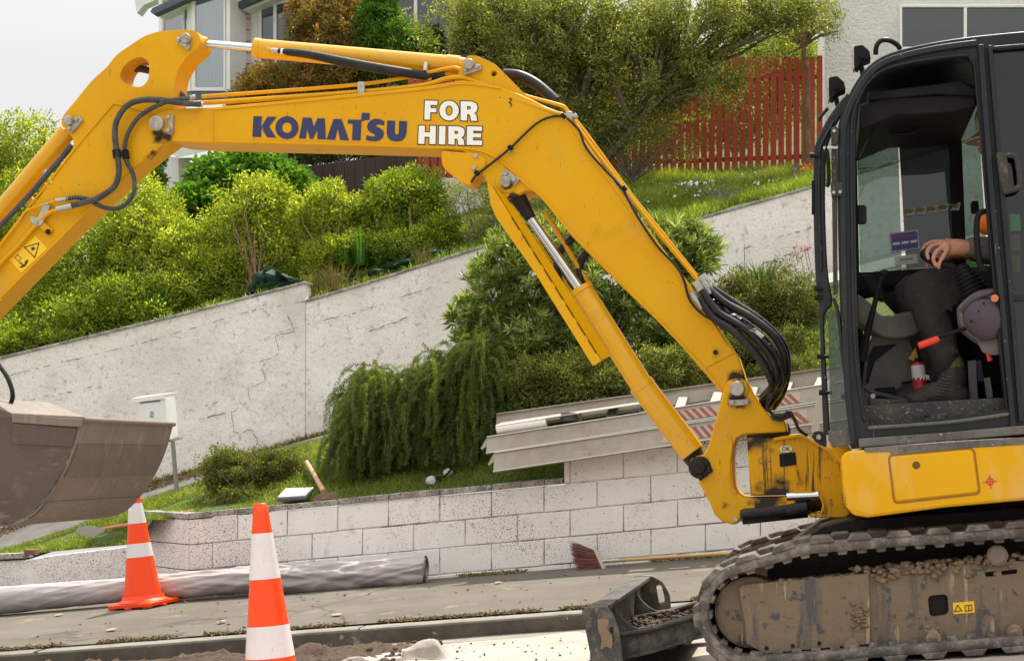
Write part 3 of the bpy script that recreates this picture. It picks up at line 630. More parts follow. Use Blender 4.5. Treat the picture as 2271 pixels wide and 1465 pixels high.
# soffits, fascia, gutters, roofs
def slab(px, v0, v1, m, name): return MB().ext(px, v0, v1).build(name, m, hs, smooth=False)
slab([(333, 27), (338, 18), (392, -6), (560, -60), (560, -46), (404, 3), (340, 32)], BV - .16, BV + .0, M_gut, 'gutter')
slab([(345, 33), (404, 5), (556, -42), (556, -30), (404, 14), (356, 36)], BV - .0, BV + .25, M_trim, 'soffit')
slab([(521, 13), (524, 6), (600, -28), (900, -150), (900, -138), (604, -14), (530, 17)], BV + .3, BV + .42, M_gut, 'gutter')
slab([(532, 19), (604, -12), (900, -134), (900, -122), (604, 0), (545, 24)], BV + .42, HV + .0, M_trim, 'soffit')
slab([(298, 2), (304, 30), (318, 12), (400, -24), (400, -60), (300, -20)], HV + .8, HV + 1.0, M_trim, 'barge_board')
# white plastered base under the bay with a projecting floor slab
slab([(396, 350), (520, 350), (520, 470), (396, 470)], BV + .3, BV + .5, mat('cream plaster', (.66, .61, .53), .85, layers=[('noise', 3, .4, .7, (.60, .55, .47))], bump=[('noise', 40, .4, .01)]), 'base_wall')
bs = MB(); p0, p1 = A(396, 350, BV + .3), A(396, 470, BV + .3); q0, q1 = A(360, 345, HV + 1.3), A(360, 462, HV + 1.3)
bs.prism([p0, p1, q1, q0], Lv * .1); bs.build('base_wall', M_white, hs, smooth=False)
bs = MB(); bs.prism([A(358, 321, BV - .2), A(392, 350, BV - .25), A(520, 322, BV - .25), A(520, 300, HV + 1), A(362, 300, HV + 1.2)], Vector((0, 0, .14))); bs.build('floor_slab', M_trim, hs, smooth=False)

# ================================================================ HOUSE, RIGHT
h2 = thing('house', 'white rough plastered house with a large dark window behind the digger cab', 'house', A(2050, 360, 13.4))
b = MB(); b.ext([(1815, -260), (2700, -260), (2700, 480), (1822, 480)], 13.4, 14.4, holes=[[(1997, 12), (1997, 108), (2330, 108), (2330, 12)]]); b.build('wall', M_white, h2, smooth=False)
window([(1995, 10), (1995, 110), (2332, 110), (2332, 10)], 13.4, h2, M_paned, fr=6, mull=(2141,))
MB().ext([(1990, -20), (2335, -20), (2335, 120), (1990, 120)], 14.6, 14.65).build('room_wall', mat('dark room', (.06, .06, .065), .9), h2, smooth=False)
MB().tube([A(1820, -260, 13.3), A(1821, 440, 13.3)], .045, 14).build('downpipe', M_trim, h2)

# ================================================================ FENCES
M_redp = mat('red fence paint', (.46, .06, .025), .75, layers=[('noise', (3, 3, 20), .4, .7, (.36, .05, .025)), ('noise', 40, .62, .75, (.42, .16, .12)), ('island', 1, .5, 1.6, (.22, .04, .03))], bump=[('noise', (60, 60, 8), .3, .004)])
fv = 12.6; fr_ = thing('picket_fence', 'tall rusty red picket fence above the lawn', 'fence', A(1600, 384, fv)); pk = MB(); rl = MB(); fg = random.Random(3)
TOPF = [(900, 146), (1800, 124)]; BOTF = [(900, 396), (1500, 391), (1640, 386), (1800, 379)]
x = 905.0
while x < 1812:
    t, bt = interp(TOPF, x) + fg.uniform(-2, 2), interp(BOTF, x) + fg.uniform(-3, 4); pk.ext([(x, t), (x + 13, t - .5), (x + 13, bt), (x, bt)], fv, fv + .022); x += 17.1
pk.build('picket', M_redp, fr_, bevel=.003)
for k in (.12, .84):
    rl.ext([(905, interp(TOPF, 905) * (1 - k) + 396 * k), (1812, 123 * (1 - k) + 379 * k), (1812, 123 * (1 - k) + 379 * k + 8), (905, interp(TOPF, 905) * (1 - k) + 396 * k + 8)], fv + .024, fv + .07) if False else None
for k in (.16, .85):
    X = lin(905, 1812, 16); Y = [interp(TOPF, q) * (1 - k) + interp(BOTF, q) * k for q in X]
    rl.ext([(a, b) for a, b in zip(X, Y)] + [(a, b + 9) for a, b in reversed(list(zip(X, Y)))], fv + .024, fv + .08)
rl.build('rail', M_redp, fr_, bevel=.004)
M_bf = mat('dark stained paling', (.045, .028, .022), .85, layers=[('noise', (4, 4, 1), .4, .7, (.07, .045, .035)), ('island', 1, .3, 1.6, (.03, .02, .017))], bump=[('noise', (60, 60, 6), .4, .005)])
bf = thing('paling_fence', 'dark brown close boarded fence behind the pale green hedge', 'fence', A(760, 460, 12.2)); pk = MB(); x = 300.0
TB = [(300, 452), (395, 432), (640, 374), (925, 336)]
while x < 925: pk.ext([(x, interp(TB, x)), (x + 22.6, interp(TB, x + 22)), (x + 22.6, 520), (x, 520)], 12.2 + fg.uniform(0, .006), 12.225); x += 23.2
pk.build('board', M_bf, bf, bevel=.003)
MB().ext([(300, 462), (925, 346), (925, 356), (300, 472)], 12.24, 12.3).build('rail', M_bf, bf)

# ================================================================ PLANTS
def base_of(x, y, v): return A(x, y, v)
hg = 'clipped hedge bushes behind the roughcast wall'
bush('hedge_bush', 'tall lime green bush rising behind the digger arm at the far left', 'bush', [pb(40, 330, 85, 72, 11.6), pb(-60, 420, 120, 110, 11.6), pb(110, 400, 70, 80, 11.3), pb(60, 500, 130, 110, 11)], base_of(40, 690, 11), M_lime, M_bark, 1, 2300, 16, .050, .027, .085, lump=.35, tintspan=.4)
bush('hedge_bush', 'large dark green hedge bush under the arm, touching the coping at left', 'bush', [pb(60, 660, 120, 100, 9.8), pb(190, 600, 120, 130, 10), pb(300, 560, 90, 110, 10.2), pb(30, 740, 60, 45, 9.2), pb(120, 690, 90, 60, 9.5), pb(260, 665, 80, 55, 9.1), pb(180, 700, 90, 40, 9.0), pb(60, 745, 70, 35, 8.95), pb(330, 690, 40, 22, 8.95)], base_of(180, 760, 9.2), M_limed, M_bark, 2, 3000, 17, .046, .024, .085, lump=.4)
bush('hedge_bush', 'lime tipped bush between the arm hoses and the first net corner', 'bush', [pb(320, 550, 85, 130, 9.9), pb(315, 430, 45, 40, 10.2), pb(400, 570, 88, 85, 9.7), pb(370, 645, 75, 45, 9.3), pb(450, 610, 62, 62, 9.5)], base_of(390, 690, 9.3), M_lime, M_bark, 3, 2300, 17, .042, .022, .08, lump=.4)
bush('hedge_bush', 'yellow green bush with bare stems under the first letter of the boom', 'bush', [pb(560, 500, 98, 88, 9.9), pb(578, 440, 66, 48, 10), pb(530, 585, 70, 48, 9.6), pb(630, 570, 55, 52, 9.7)], base_of(570, 650, 9.3), M_lime, M_barkr, 4, 1700, 17, .040, .021, .075, lump=.35, tintspan=.35, nb=40, r0=.012)
bush('hedge_bush', 'rounded pale green bush, second from the right end of the hedge row', 'bush', [pb(725, 488, 74, 80, 9.8), pb(735, 570, 66, 48, 9.5), pb(790, 560, 46, 48, 9.6)], base_of(735, 625, 9.3), M_lime, M_barkr, 5, 1400, 17, .040, .021, .07, lump=.3, nb=22, r0=.014)
bush('hedge_bush', 'rounded dome shaped bush at the right end of the hedge row', 'bush', [pb(895, 478, 108, 96, 9.9), pb(885, 430, 72, 50, 10), pb(890, 550, 90, 40, 9.5), pb(970, 525, 45, 45, 9.6)], base_of(910, 595, 9.3), M_limed, M_barkr, 6, 2100, 17, .038, .020, .07, lump=.25, nb=18, r0=.02)
bush('creeper', 'lush glossy broad leaved creeper below the house base', 'creeper', [pb(480, 400, 60, 45, 11.4), pb(560, 375, 75, 30, 11.6), pb(640, 410, 45, 35, 11.3), pb(430, 460, 50, 45, 11), pb(360, 500, 40, 50, 11)], base_of(480, 480, 11.2), M_lush, M_bark, 7, 620, 9, .085, .075, .1, lump=.4, up=.2)
bush('low_sprig', 'low spreading green sprigs hanging over the coping at far left', 'plant', [pb(40, 755, 48, 20, 8.75, .12), pb(130, 748, 50, 14, 8.8, .12), pb(5, 775, 30, 14, 8.75, .1)], base_of(60, 775, 8.8), M_limed, M_bark, 8, 420, 14, .032, .017, .035, lump=.4)
bush('bronze_shrub', 'tall bronze and orange leaved shrub in front of the house windows', 'shrub', [pb(640, 230, 128, 85, 13.6), pb(690, 100, 52, 80, 13.8), pb(740, 50, 70, 70, 13.8), pb(780, 140, 75, 120, 13.6), pb(590, 185, 55, 32, 13.6), pb(655, 30, 15, 34, 13.8)], base_of(670, 380, 13.6), M_red, M_barkr, 9, 3600, 16, .052, .024, .08, lump=.45, tintspan=.75)
bush('dark_shrub', 'dark green shrubbery hanging below the boom above the brown fence', 'shrub', [pb(560, 330, 70, 22, 13.0), pb(700, 335, 90, 24, 13), pb(850, 330, 90, 18, 12.8)], base_of(700, 420, 13), M_dark, M_bark, 19, 1200, 14, .04, .02, .06)
bush('columnar_shrub', 'bright green upright shrub beside the bronze one', 'shrub', [pb(835, 60, 45, 75, 13.5), pb(880, 110, 50, 70, 13.4), pb(850, 0, 34, 60, 13.6), pb(820, 130, 40, 50, 13.4), pb(935, 90, 26, 30, 13.4)], base_of(855, 330, 13.5), M_bright, M_bark, 10, 1300, 13, .05, .028, .06, lump=.4)
bush('loose_shrub', 'loose small leaved shrub in shade left of the boom cylinder guard', 'shrub', [pb(1050, 450, 60, 70, 9.6), pb(1060, 520, 45, 45, 9.4), pb(1000, 440, 40, 30, 9.8), pb(1240, 480, 90, 90, 10), pb(1100, 380, 50, 50, 10)], base_of(1060, 590, 9.5), M_tree, M_bark, 11, 1500, 12, .028, .014, .05, gap=.5)
bush('yellow_shrub', 'small yellow flowered shrub beside the house base', 'shrub', [pb(345, 400, 20, 28, 13.2), pb(340, 350, 26, 28, 13.6)], base_of(342, 450, 13.2), M_bright, M_bark, 12, 260, 12, .045, .022, .05)
# big fine leaved tree over the red fence
def tree(name, label, blobs, base, m, bark, seed, nclump, per, Ln, W, cr, ntips, r0, forks=None, cat='tree', **k):
    root = thing(name, label, cat, base); V, F, tint = foliage(blobs, nclump, per, Ln, W, cr, seed, 'spray', **k); np_mesh('crown', V, F, m, root, tint=tint)
    rng = random.Random(seed); nr = np.random.default_rng(seed + 5); P, _ = blob_points(blobs, ntips, nr, .45)
    t = MB(); forks = forks or [base]
    main = [Vector(f) for f in forks]
    for f in main[1:]: limbs(t, main[0], [f], r0, rng, 9, .05, 8, r0 * .5)
    for p in P:
        f = min(main[1:] or main, key=lambda q: (q - Vector(p)).length * rng.uniform(.8, 1.3)); limbs(t, f, [p], r0 * .42, rng, 5, .14, 8, .003)
    t.build('trunk', bark, root); return root
tv = 11.4
tree('spreading_tree', 'wide fine leaved tree with grey forked limbs spreading in front of the red fence',
     [pb(1060, 60, 110, 80, tv), pb(1150, 140, 120, 100, tv), pb(1010, 100, 60, 70, tv), pb(1280, 80, 150, 110, tv), pb(1400, 150, 150, 110, tv), pb(1260, 230, 110, 80, tv), pb(1500, 60, 150, 80, tv), pb(1560, 180, 110, 60, tv), pb(1660, 40, 130, 60, tv), pb(1770, 30, 80, 45, tv), pb(1380, 270, 100, 50, tv), pb(1160, 20, 130, 50, tv), pb(1180, 270, 60, 50, tv)],
     A(1300, 415, tv), M_tree, M_bark, 31, 12500, 14, .044, .020, .085, 190, .085, forks=[A(1300, 415, tv), A(1330, 320, tv), A(1400, 290, tv - .2), A(1440, 240, tv), A(1290, 240, tv + .1), A(1210, 220, tv)], gap=.62, lump=.6, shell=.4)
tree('slender_tree', 'slender brown trunked tree against the corner of the white house', [pb(1790, 25, 65, 50, 12.3), pb(1840, 60, 28, 26, 12.2), pb(1740, 90, 50, 30, 12.3)],
     A(1795, 384, 12.3), M_tree, M_barkr, 32, 420, 12, .034, .015, .07, 22, .055, forks=[A(1795, 384, 12.3), A(1792, 200, 12.3), A(1782, 100, 12.3)], gap=.2)
tree('low_twiggy_shrub', 'twiggy shade shrub at the foot of the spreading tree', [pb(1420, 330, 60, 40, 11.3), pb(1490, 330, 50, 30, 11.3), pb(1350, 320, 45, 40, 11.3)], A(1400, 405, 11.3), M_tree, M_bark, 33, 330, 10, .03, .014, .07, 46, .02, cat='shrub', gap=.5)
bush('back_hedge', 'shaded hedge seen through the gaps behind the red picket fence', 'hedge', [pb(930, 330, 110, 90, 14.6), pb(1000, 250, 130, 120, 14.6), pb(1200, 230, 140, 130, 14.6), pb(1380, 220, 130, 130, 14.6), pb(1540, 230, 120, 120, 14.6), pb(1660, 230, 80, 110, 14.6), pb(1740, 210, 60, 90, 14.6), pb(1700, 130, 80, 60, 14.6), pb(1780, 130, 60, 70, 14.6)], A(1400, 385, 14.4), M_limed, M_bark, 50, 3400, 14, .06, .03, .1, lump=.3)
# long leaved bush and weeping rosemary on the verge
bush('long_leaved_bush', 'big bush of long narrow leaves in rosettes behind the boom', 'bush',
     [pb(1200, 600, 110, 100, 6.7), pb(1110, 660, 80, 110, 6.7), pb(1200, 760, 150, 110, 6.7), pb(1340, 620, 120, 110, 6.8), pb(1480, 600, 100, 90, 6.9), pb(1540, 560, 50, 50, 6.9), pb(1360, 760, 130, 90, 6.8), pb(1500, 700, 80, 80, 6.9), pb(1180, 520, 60, 40, 6.9), pb(1470, 520, 60, 40, 7), pb(1080, 800, 80, 80, 6.6), pb(1120, 880, 90, 45, 6.4), pb(1040, 700, 40, 60, 6.7)],
     A(1300, 925, 6.7), M_ole, M_bark, 41, 4200, 15, .098, .016, .016, 'rosette', nb=70, r0=.016, lump=.35, up=.7, gap=.3, tintspan=.6)
bush('undergrowth_shrub', 'dark undergrowth below the long leaved bush above the ladders', 'shrub', [pb(1250, 840, 130, 50, 6.2), pb(1430, 820, 110, 50, 6.2), pb(1560, 790, 60, 55, 6.3)], A(1380, 905, 6.2), M_tree, M_bark, 42, 2600, 13, .034, .013, .05, gap=.2, lump=.5)
bush('scrub', 'tangled olive brown scrub between the hose bundle and the cab', 'shrub', [pb(1660, 680, 70, 60, 7.1), pb(1750, 690, 80, 85, 7.1), pb(1620, 640, 35, 35, 7.1), pb(1720, 790, 100, 55, 6.7), pb(1640, 790, 70, 50, 6.5), pb(1760, 830, 80, 40, 6.4), pb(1600, 720, 50, 60, 6.8), pb(1790, 740, 50, 70, 7)], A(1720, 840, 7), M_dark, M_bark, 43, 4200, 14, .030, .012, .05, lump=.5, nb=80, r0=.008, gap=.1)
bush('clipped_shrub', 'small dark wiry shrub beside the mailbox post', 'shrub', [pb(560, 1060, 95, 55, 6.3), pb(500, 1040, 55, 45, 6.3), pb(620, 1050, 50, 55, 6.3), pb(540, 1110, 70, 25, 6.0)], A(560, 1130, 6.1), M_dark, M_bark, 44, 3600, 14, .021, .011, .035, lump=.45, nb=80, r0=.006)
# weeping rosemary: drooping fuzzy strands
def rosemary():
    rng = np.random.default_rng(77); root = thing('weeping_rosemary', 'weeping dark green rosemary falling in fuzzy ropes behind the block wall', 'shrub', A(930, 1085, 6.0))
    tops = [(820, 850, 30, 40), (800, 900, 45, 40), (900, 880, 60, 50), (960, 870, 50, 60), (1020, 880, 60, 80), (1060, 950, 50, 60), (850, 940, 70, 40), (950, 960, 80, 50), (780, 980, 30, 40), (1000, 830, 30, 20), (830, 840, 25, 25), (880, 980, 100, 50), (1040, 1000, 50, 40), (800, 1000, 40, 40), (1060, 840, 40, 50), (1090, 920, 50, 40), (1030, 960, 60, 60), (1010, 800, 55, 35), (940, 835, 45, 28), (1070, 780, 40, 50)]
    PP = []; DD = []; TT = []; st = MB()
    for k in range(1600):
        x, y, rx, ry = tops[rng.integers(len(tops))]; a = rng.uniform(0, 6.28); r = rng.uniform(0, 1) ** .5; v = 6.7 - rng.uniform(0, 1) * .8
        p = A(x + rx * r * math.cos(a), y + ry * r * math.sin(a), v); ground = verge_z(p); L_ = rng.uniform(.18, .62); hd = Vector((rng.normal() * .5 - .12, -abs(rng.normal()) * .5 - .1, .35)).normalized()
        vel = hd; n = int(L_ / .018); q = p.copy(); t0 = rng.uniform(0, 1); line = [q.copy()]
        for i in range(n):
            vel = (vel + Vector((rng.normal() * .07, rng.normal() * .07, -.13 - .05 * rng.uniform()))).normalized(); q = q + vel * .018
            if q.z < ground + .02: break
            line.append(q.copy())
            for j in range(11):
                d = Vector(rng.normal(size=3)); d = (d - vel * d.dot(vel)).normalized() + vel * .35; PP.append(tuple(q + vel * rng.uniform(-.01, .01))); DD.append(tuple(d.normalized())); TT.append(min(1, max(0, t0 * .6 + .4 * rng.uniform())))
        if k % 4 == 0 and len(line) > 3: st.tube(line, .003, 4)
    V, F = leaf_quads(np.array(PP), np.array(DD), .024, .0055, rng); np_mesh('foliage', V, F, M_rose, root, tint=np.array(TT)); st.build('stems', M_bark, root)
def verge_z(p):
    # height of the verge under a world point (by its across-street offset)
    v = (p - O).dot(Lv); d = p - CAM; x = CX + FPX * d.x / (d.dot(FW)); t = max(0, min(1, (v - V0) / (V1 - V0))); return verge_pt((x + 400) / 2700, t).z
rosemary()
rng = random.Random(6)
bush('rosemary_core', 'dark inner growth of the weeping rosemary', 'shrub', [pb(900, 960, 110, 80, 6.9), pb(1020, 940, 80, 100, 6.9), pb(1080, 980, 60, 60, 6.6)], A(960, 1060, 6.8), M_rose, M_bark, 45, 2600, 16, .030, .009, .05, 'spray', lump=.3, tintspan=.3)
# tufts, lavender, flowers, iris leaves
def tuft(name, label, x, y, v, h, n, m, seed, w=.01, spread=.12, cat='plant', lean=.35):
    rg = random.Random(seed); c = A(x, y, v); root_mb = MB()
    for i in range(n):
        a = rg.uniform(0, 6.28); r = rg.uniform(0, spread); p = c + Vector((math.cos(a) * r, math.sin(a) * r, 0)); hh = h * rg.uniform(.5, 1); d = Vector((math.cos(a) * rg.uniform(0, lean), math.sin(a) * rg.uniform(0, lean), 1)); s = Vector((math.sin(a + rg.uniform(-1, 1)), math.cos(a), 0)) * w
        m1 = p + d * hh * .55; t = p + d * hh + Vector((d.x, d.y, -.25)) * hh * .5; root_mb.add([p - s, p + s, m1 + s * .8, t, m1 - s * .8], [(0, 1, 2, 4), (4, 2, 3)])
    return tag(root_mb.build(name, m, None, base=c, smooth=False), label, cat)
tuft('sword_leaf_plant', 'clump of sword shaped leaves under the hedge near the coping', 345, 700, 9.1, .42, 46, M_lush, 1, .012, .16)
tuft('sword_leaf_plant', 'tall sword leaved clump by the last dome shaped bush', 800, 588, 9.3, .45, 50, M_lush, 2, .012, .25)
tuft('dry_tussock', 'straw coloured dry grass tussock in the step of the wall', 745, 646, 8.95, .34, 240, M_dry, 3, .004, .28, lean=.7)
tuft('dry_tussock', 'dry grass stalks leaning over the coping below the dome shaped bush', 938, 585, 8.8, .26, 60, M_dry, 4, .003, .08, lean=.5)
tuft('lavender', 'grey green lavender clump on the lawn near the wall', 1600, 466, 9.6, .30, 220, mat('lavender grey', (.13, .13, .12), .8), 5, .004, .2, cat='shrub')
tuft('fresh_weed', 'fresh green weed clump growing on the scrub below the roughcast wall', 1690, 640, 7.2, .3, 90, M_bright, 6, .008, .13, lean=.7)
tuft('tall_stalk', 'single tall thin weed stalk in front of the right roughcast wall', 1653, 640, 7.4, .62, 3, M_dark, 7, .004, .02, lean=.05)
def flowers(name, label, spots, v, m, r, seed, base):
    rg = np.random.default_rng(seed); P = []
    for x, y in spots:
        c = A(x, y, v)
        for k in range(16): P.append(np.array(c) + rg.normal(size=3) * r)
    P = np.array(P); V, F = leaf_quads(P, unit(rg.normal(size=P.shape)), r * 1.3, r, rg); st = MB()
    o = np_mesh(name, V, F, m, None, tuple(base)); tag(o, label, 'flowers', kind='stuff')
    for x, y in spots[::2]: st.tube([A(x, y, v), A(x + 8, y + 40, v)], .003, 4)
    st.build('stems', M_dark, o)
flowers('geranium', 'red geranium blooms against the roughcast wall by the cab', [(1762, 548), (1775, 552), (1785, 556), (1770, 562), (1790, 550), (1758, 560), (1776, 570), (1782, 548)], 7.6, mat('red petals', (.50, .03, .05), .6), .012, 1, A(1775, 600, 7.6))
flowers('marigold', 'orange flowers at the right end of the lawn', [(1785, 375), (1792, 382), (1780, 390), (1796, 372), (1788, 396)], 10.5, mat('orange petals', (.75, .22, .02), .6), .03, 2, A(1785, 402, 10.5))
flowers('pansy', 'purple flowers beside the orange ones on the lawn', [(1766, 385), (1772, 378), (1760, 392)], 10.5, mat('purple petals', (.22, .12, .30), .6), .03, 3, A(1765, 402, 10.5))
# dark green shade net along the coping
M_net = mat('dark green net', (.02, .06, .045), .8, layers=[('noise', 20, .45, .7, (.05, .10, .08))], transl=.2)
net = MB(); rg = random.Random(2)
P0 = [(540, 668), (560, 650), (590, 592), (615, 600), (640, 622), (672, 626)]; rows = []
def netsheet(top, bot, v, amp):
    X = lin(0, 1, 40); rows = []
    for t in lin(0, 1, 10): rows.append([A(a + 0, b * (1 - t) + c * t, v) + Lv * amp * mnoise.noise(Vector((s * 9, t * 4, 2))) for s, a, b, c in [(s, interp2(top, s)[0], interp2(top, s)[1], interp(bot, interp2(top, s)[0])) for s in X]])
    return rows
def interp2(pts, s):
    k = s * (len(pts) - 1); i = min(int(k), len(pts) - 2); f = k - i; return (pts[i][0] + (pts[i + 1][0] - pts[i][0]) * f, pts[i][1] + (pts[i + 1][1] - pts[i][1]) * f)
cop = [(400, 700), (677, 630), (681, 668), (1072, 550)]
net.sheet(netsheet([(538, 660), (556, 630), (580, 592), (600, 590), (640, 612), (676, 622)], cop, 8.95, .25)); tag(net.build('shade_net', M_net, None, base=A(600, 650, 8.95)), 'dark green shade net peaked behind the left wall length', 'net')
net = MB(); net.sheet(netsheet([(745, 608), (800, 606), (860, 584), (940, 560), (1000, 548)], cop, 9.0, .2)); tag(net.build('shade_net', M_net, None, base=A(870, 600, 9.0)), 'low dark green shade net below the dome shaped bush', 'net')
# ================================================================ EXCAVATOR
R = M(.9, .98, 0)
EX = thing('excavator', 'yellow compact excavator with black cab, long boom with lettering and muddy rubber tracks', 'excavator', R)
VB0, VB1 = .86, 1.10                                           # boom side planes
def gp(x, y, v, r): return (tuple(A(x, y, v) - R), r)
grease = [gp(350, 300, VB0, .085), gp(372, 306, VB0, .055), gp(1636, 842, VB0, .10), gp(1636, 885, VB0 - .03, .09), gp(1125, 410, VB0, .055), gp(1140, 440, VB0, .07), gp(1555, 1035, VB0, .12), gp(1040, 145, VB0, .04), gp(350, 360, VB0 + .02, .13), gp(1480, 945, .98, .045), gp(1700, 1105, VB0, .16), gp(1610, 1120, VB0, .07), gp(157, 262, VB0, .05), gp(330, 380, VB0 + .02, .07)]
streak = ('streak', (22, 22, 2.2), .60, .70, (.05, .03, .012), .6)
def yellow(name, extra=(), ro=.45, sp=.25, co=0.):
    return mat(name, (.69, .362, .0), ro, coat=co, spec=sp, layers=[('noise', 1.3, .38, .7, (.63, .30, .0)), ('noise', (5, 5, 2.5), .56, .8, (.56, .31, .045), .7), ('noise', 3.2, .58, .75, (.57, .27, .004), .6), ('noise', (3, 3, 60), .665, .70, (.50, .30, .09), .8), ('noise', 38, .66, .73, (.34, .17, .02), .7), ('noise', (60, 60, 7), .685, .72, (.16, .08, .02)), ('fine', 55, .72, .75, (.07, .04, .01), .8), ('noise', (90, 90, 12), .665, .70, (.25, .13, .02), .7), *extra], bump=[('noise', 7, .06, .01), ('fine', 220, .05, .001)])
M_y = yellow('yellow paint', [('pts', 26, 1.05, 1.35, (.035, .022, .012), .5, grease)])
M_yc = yellow('cylinder yellow', [('pts', 26, 1.15, 1.4, (.035, .022, .012), .5, grease)], .28, .5, .2)
M_yb = mat('body yellow', (.71, .378, .0), .42, coat=.0, spec=.25, layers=[('noise', 1.3, .38, .7, (.66, .33, .0)), ('noise', (6, 6, 2.5), .50, .78, (.66, .42, .16), .7), ('noise', (3, 3, 14), .66, .78, (.52, .34, .15), .8), ('fine', 60, .72, .76, (.25, .14, .03))], bump=[('fine', 220, .05, .001)])
M_yg = yellow('greasy casting yellow', [('streak', (42, 42, 2.0), .545, .60, (.09, .05, .012), .5), ('pts', 20, 1.0, 1.4, (.03, .02, .012), .5, [gp(1690, 960, .8, .16), gp(1720, 1098, .8, .18), gp(1660, 980, .8, .12)]), ('noise', 12, .62, .70, (.16, .10, .05))])
M_grs = mat('black grease', (.012, .009, .007), .4, spec=.25, layers=[('noise', 18, .5, .7, (.03, .022, .015), .7)], bump=[('noise', 40, .5, .01)])
M_steel = mat('worn pin steel', (.42, .40, .36), .45, .55, layers=[('noise', 25, .45, .7, (.25, .22, .18), .7), ('noise', 9, .6, .8, (.55, .53, .48))], bump=[('noise', 60, .3, .002)])
M_chrome = mat('polished rod', (.62, .65, .68), .16, 1.0, layers=[('noise', (30, 30, 3), .55, .8, (.42, .42, .42), .3)])
M_galv = mat('zinc fitting', (.46, .46, .44), .4, .7, layers=[('noise', 30, .5, .7, (.30, .28, .24), .6)])
M_hose = mat('black rubber hose', (.007, .007, .008), .42, spec=.35, layers=[('noise', 12, .5, .8, (.04, .034, .028), .8), ('noise', 50, .62, .75, (.16, .14, .12), .9)], bump=[('noise', 60, .3, .002)])
M_hoserib = mat('ribbed grey hose', (.045, .048, .055), .5, layers=[('noise', 14, .5, .75, (.13, .12, .11), .8)])
M_black = mat('black cab paint', (.009, .012, .016), .34, spec=.35, layers=[('noise', 3, .38, .7, (.014, .017, .021), .5), ('noise', (6, 6, 1.5), .60, .85, (.055, .05, .045), .8), ('noise', 60, .66, .72, (.26, .245, .23), .9), ('noise', (90, 90, 5), .66, .72, (.12, .115, .11), .8)], bump=[('noise', 30, .06, .003)])
M_blackd = mat('dusty black steel', (.020, .021, .022), .55, spec=.3, layers=[('noise', 4, .40, .7, (.065, .06, .052), .85), ('noise', 16, .58, .75, (.14, .12, .10), .9), ('fine', 90, .62, .72, (.28, .25, .21))], bump=[('noise', 30, .2, .005)])
M_grime = mat('grimy sill', (.09, .085, .078), .8, layers=[('noise', 5, .4, .65, (.17, .155, .135)), ('noise', 20, .52, .7, (.045, .042, .04)), ('fine', 70, .64, .72, (.32, .29, .25))], bump=[('noise', 30, .4, .008)])
M_rub = mat('dusty track rubber', (.06, .053, .047), .85, layers=[('noise', 4, .35, .65, (.12, .104, .088)), ('noise', 16, .48, .70, (.25, .215, .18)), ('noise', (3, 3, 40), .6, .75, (.06, .055, .05)), ('fine', 90, .6, .75, (.30, .26, .22))], bump=[('noise', 35, .5, .006)])
M_mud = mat('dried mud', (.25, .175, .11), .95, layers=[('noise', 4, .35, .65, (.19, .13, .08)), ('noise', 14, .6, .72, (.33, .245, .165)), ('fine', 80, .6, .75, (.20, .145, .10))], bump=[('noise', 14, .7, .02), ('noise', 60, .8, .008)])
M_mudf = mat('mud caked track frame', (.205, .152, .103), .92, layers=[('noise', 5, .35, .65, (.19, .135, .085)), ('noise', (6.5, 6.5, 1.1), .545, .60, (.072, .070, .074), .6), ('noise', (20, 20, 2), .56, .62, (.14, .105, .08)), ('noise', 16, .58, .63, (.06, .06, .068), .6), ('noise', (34, 34, 2.6), .61, .65, (.36, .275, .185), .9), ('fine', 80, .6, .75, (.20, .15, .105)), ('noise', (3, 3, 3), .60, .70, (.20, .15, .11)), ('noise', 24, .66, .72, (.13, .095, .065))], bump=[('noise', 9, .6, .02), ('noise', 40, .6, .006)])
M_bucket = mat('worn bucket steel', (.095, .07, .058), .6, .15, layers=[('noise', 2.2, .35, .7, (.065, .045, .038), .5), ('noise', 8, .54, .78, (.16, .13, .105), .75), ('noise', (2, 30, 30), .60, .75, (.22, .185, .155)), ('fine', 90, .58, .74, (.12, .095, .08))], bump=[('noise', 30, .35, .005), ('noise', (3, 60, 60), .2, .003)])
M_edge = mat('scuffed wear plate', (.19, .155, .13), .6, .1, layers=[('noise', 5, .38, .7, (.145, .115, .095)), ('noise', (26, 26, 3), .56, .70, (.27, .23, .195)), ('fine', 90, .6, .74, (.17, .14, .12))], bump=[('noise', (60, 60, 6), .4, .003)])
M_navy = mat('navy lettering', (.022, .026, .10), .5, layers=[('noise', (40, 40, 9), .66, .70, (.25, .24, .32))])
M_wlet = mat('white lettering', (.80, .80, .78), .5, layers=[('noise', 30, .66, .74, (.60, .52, .40))])
M_blet = mat('black decal', (.02, .02, .02), .5)
M_stick = mat('decal yellow', (.86, .52, .01), .45, layers=[('noise', 20, .66, .74, (.5, .33, .08))])
M_redd = mat('red decal', (.62, .03, .02), .5)
M_greyp = mat('grey cab plastic', (.10, .094, .088), .7, layers=[('noise', 6, .4, .7, (.16, .148, .132)), ('noise', 30, .62, .74, (.07, .06, .052)), ('fine', 120, .66, .75, (.26, .24, .21))], bump=[('fine', 160, .2, .002)])
M_blkp = mat('black cab plastic', (.006, .006, .007), .6, spec=.2, layers=[('noise', 12, .5, .8, (.016, .015, .013))], bump=[('fine', 160, .2, .002)])

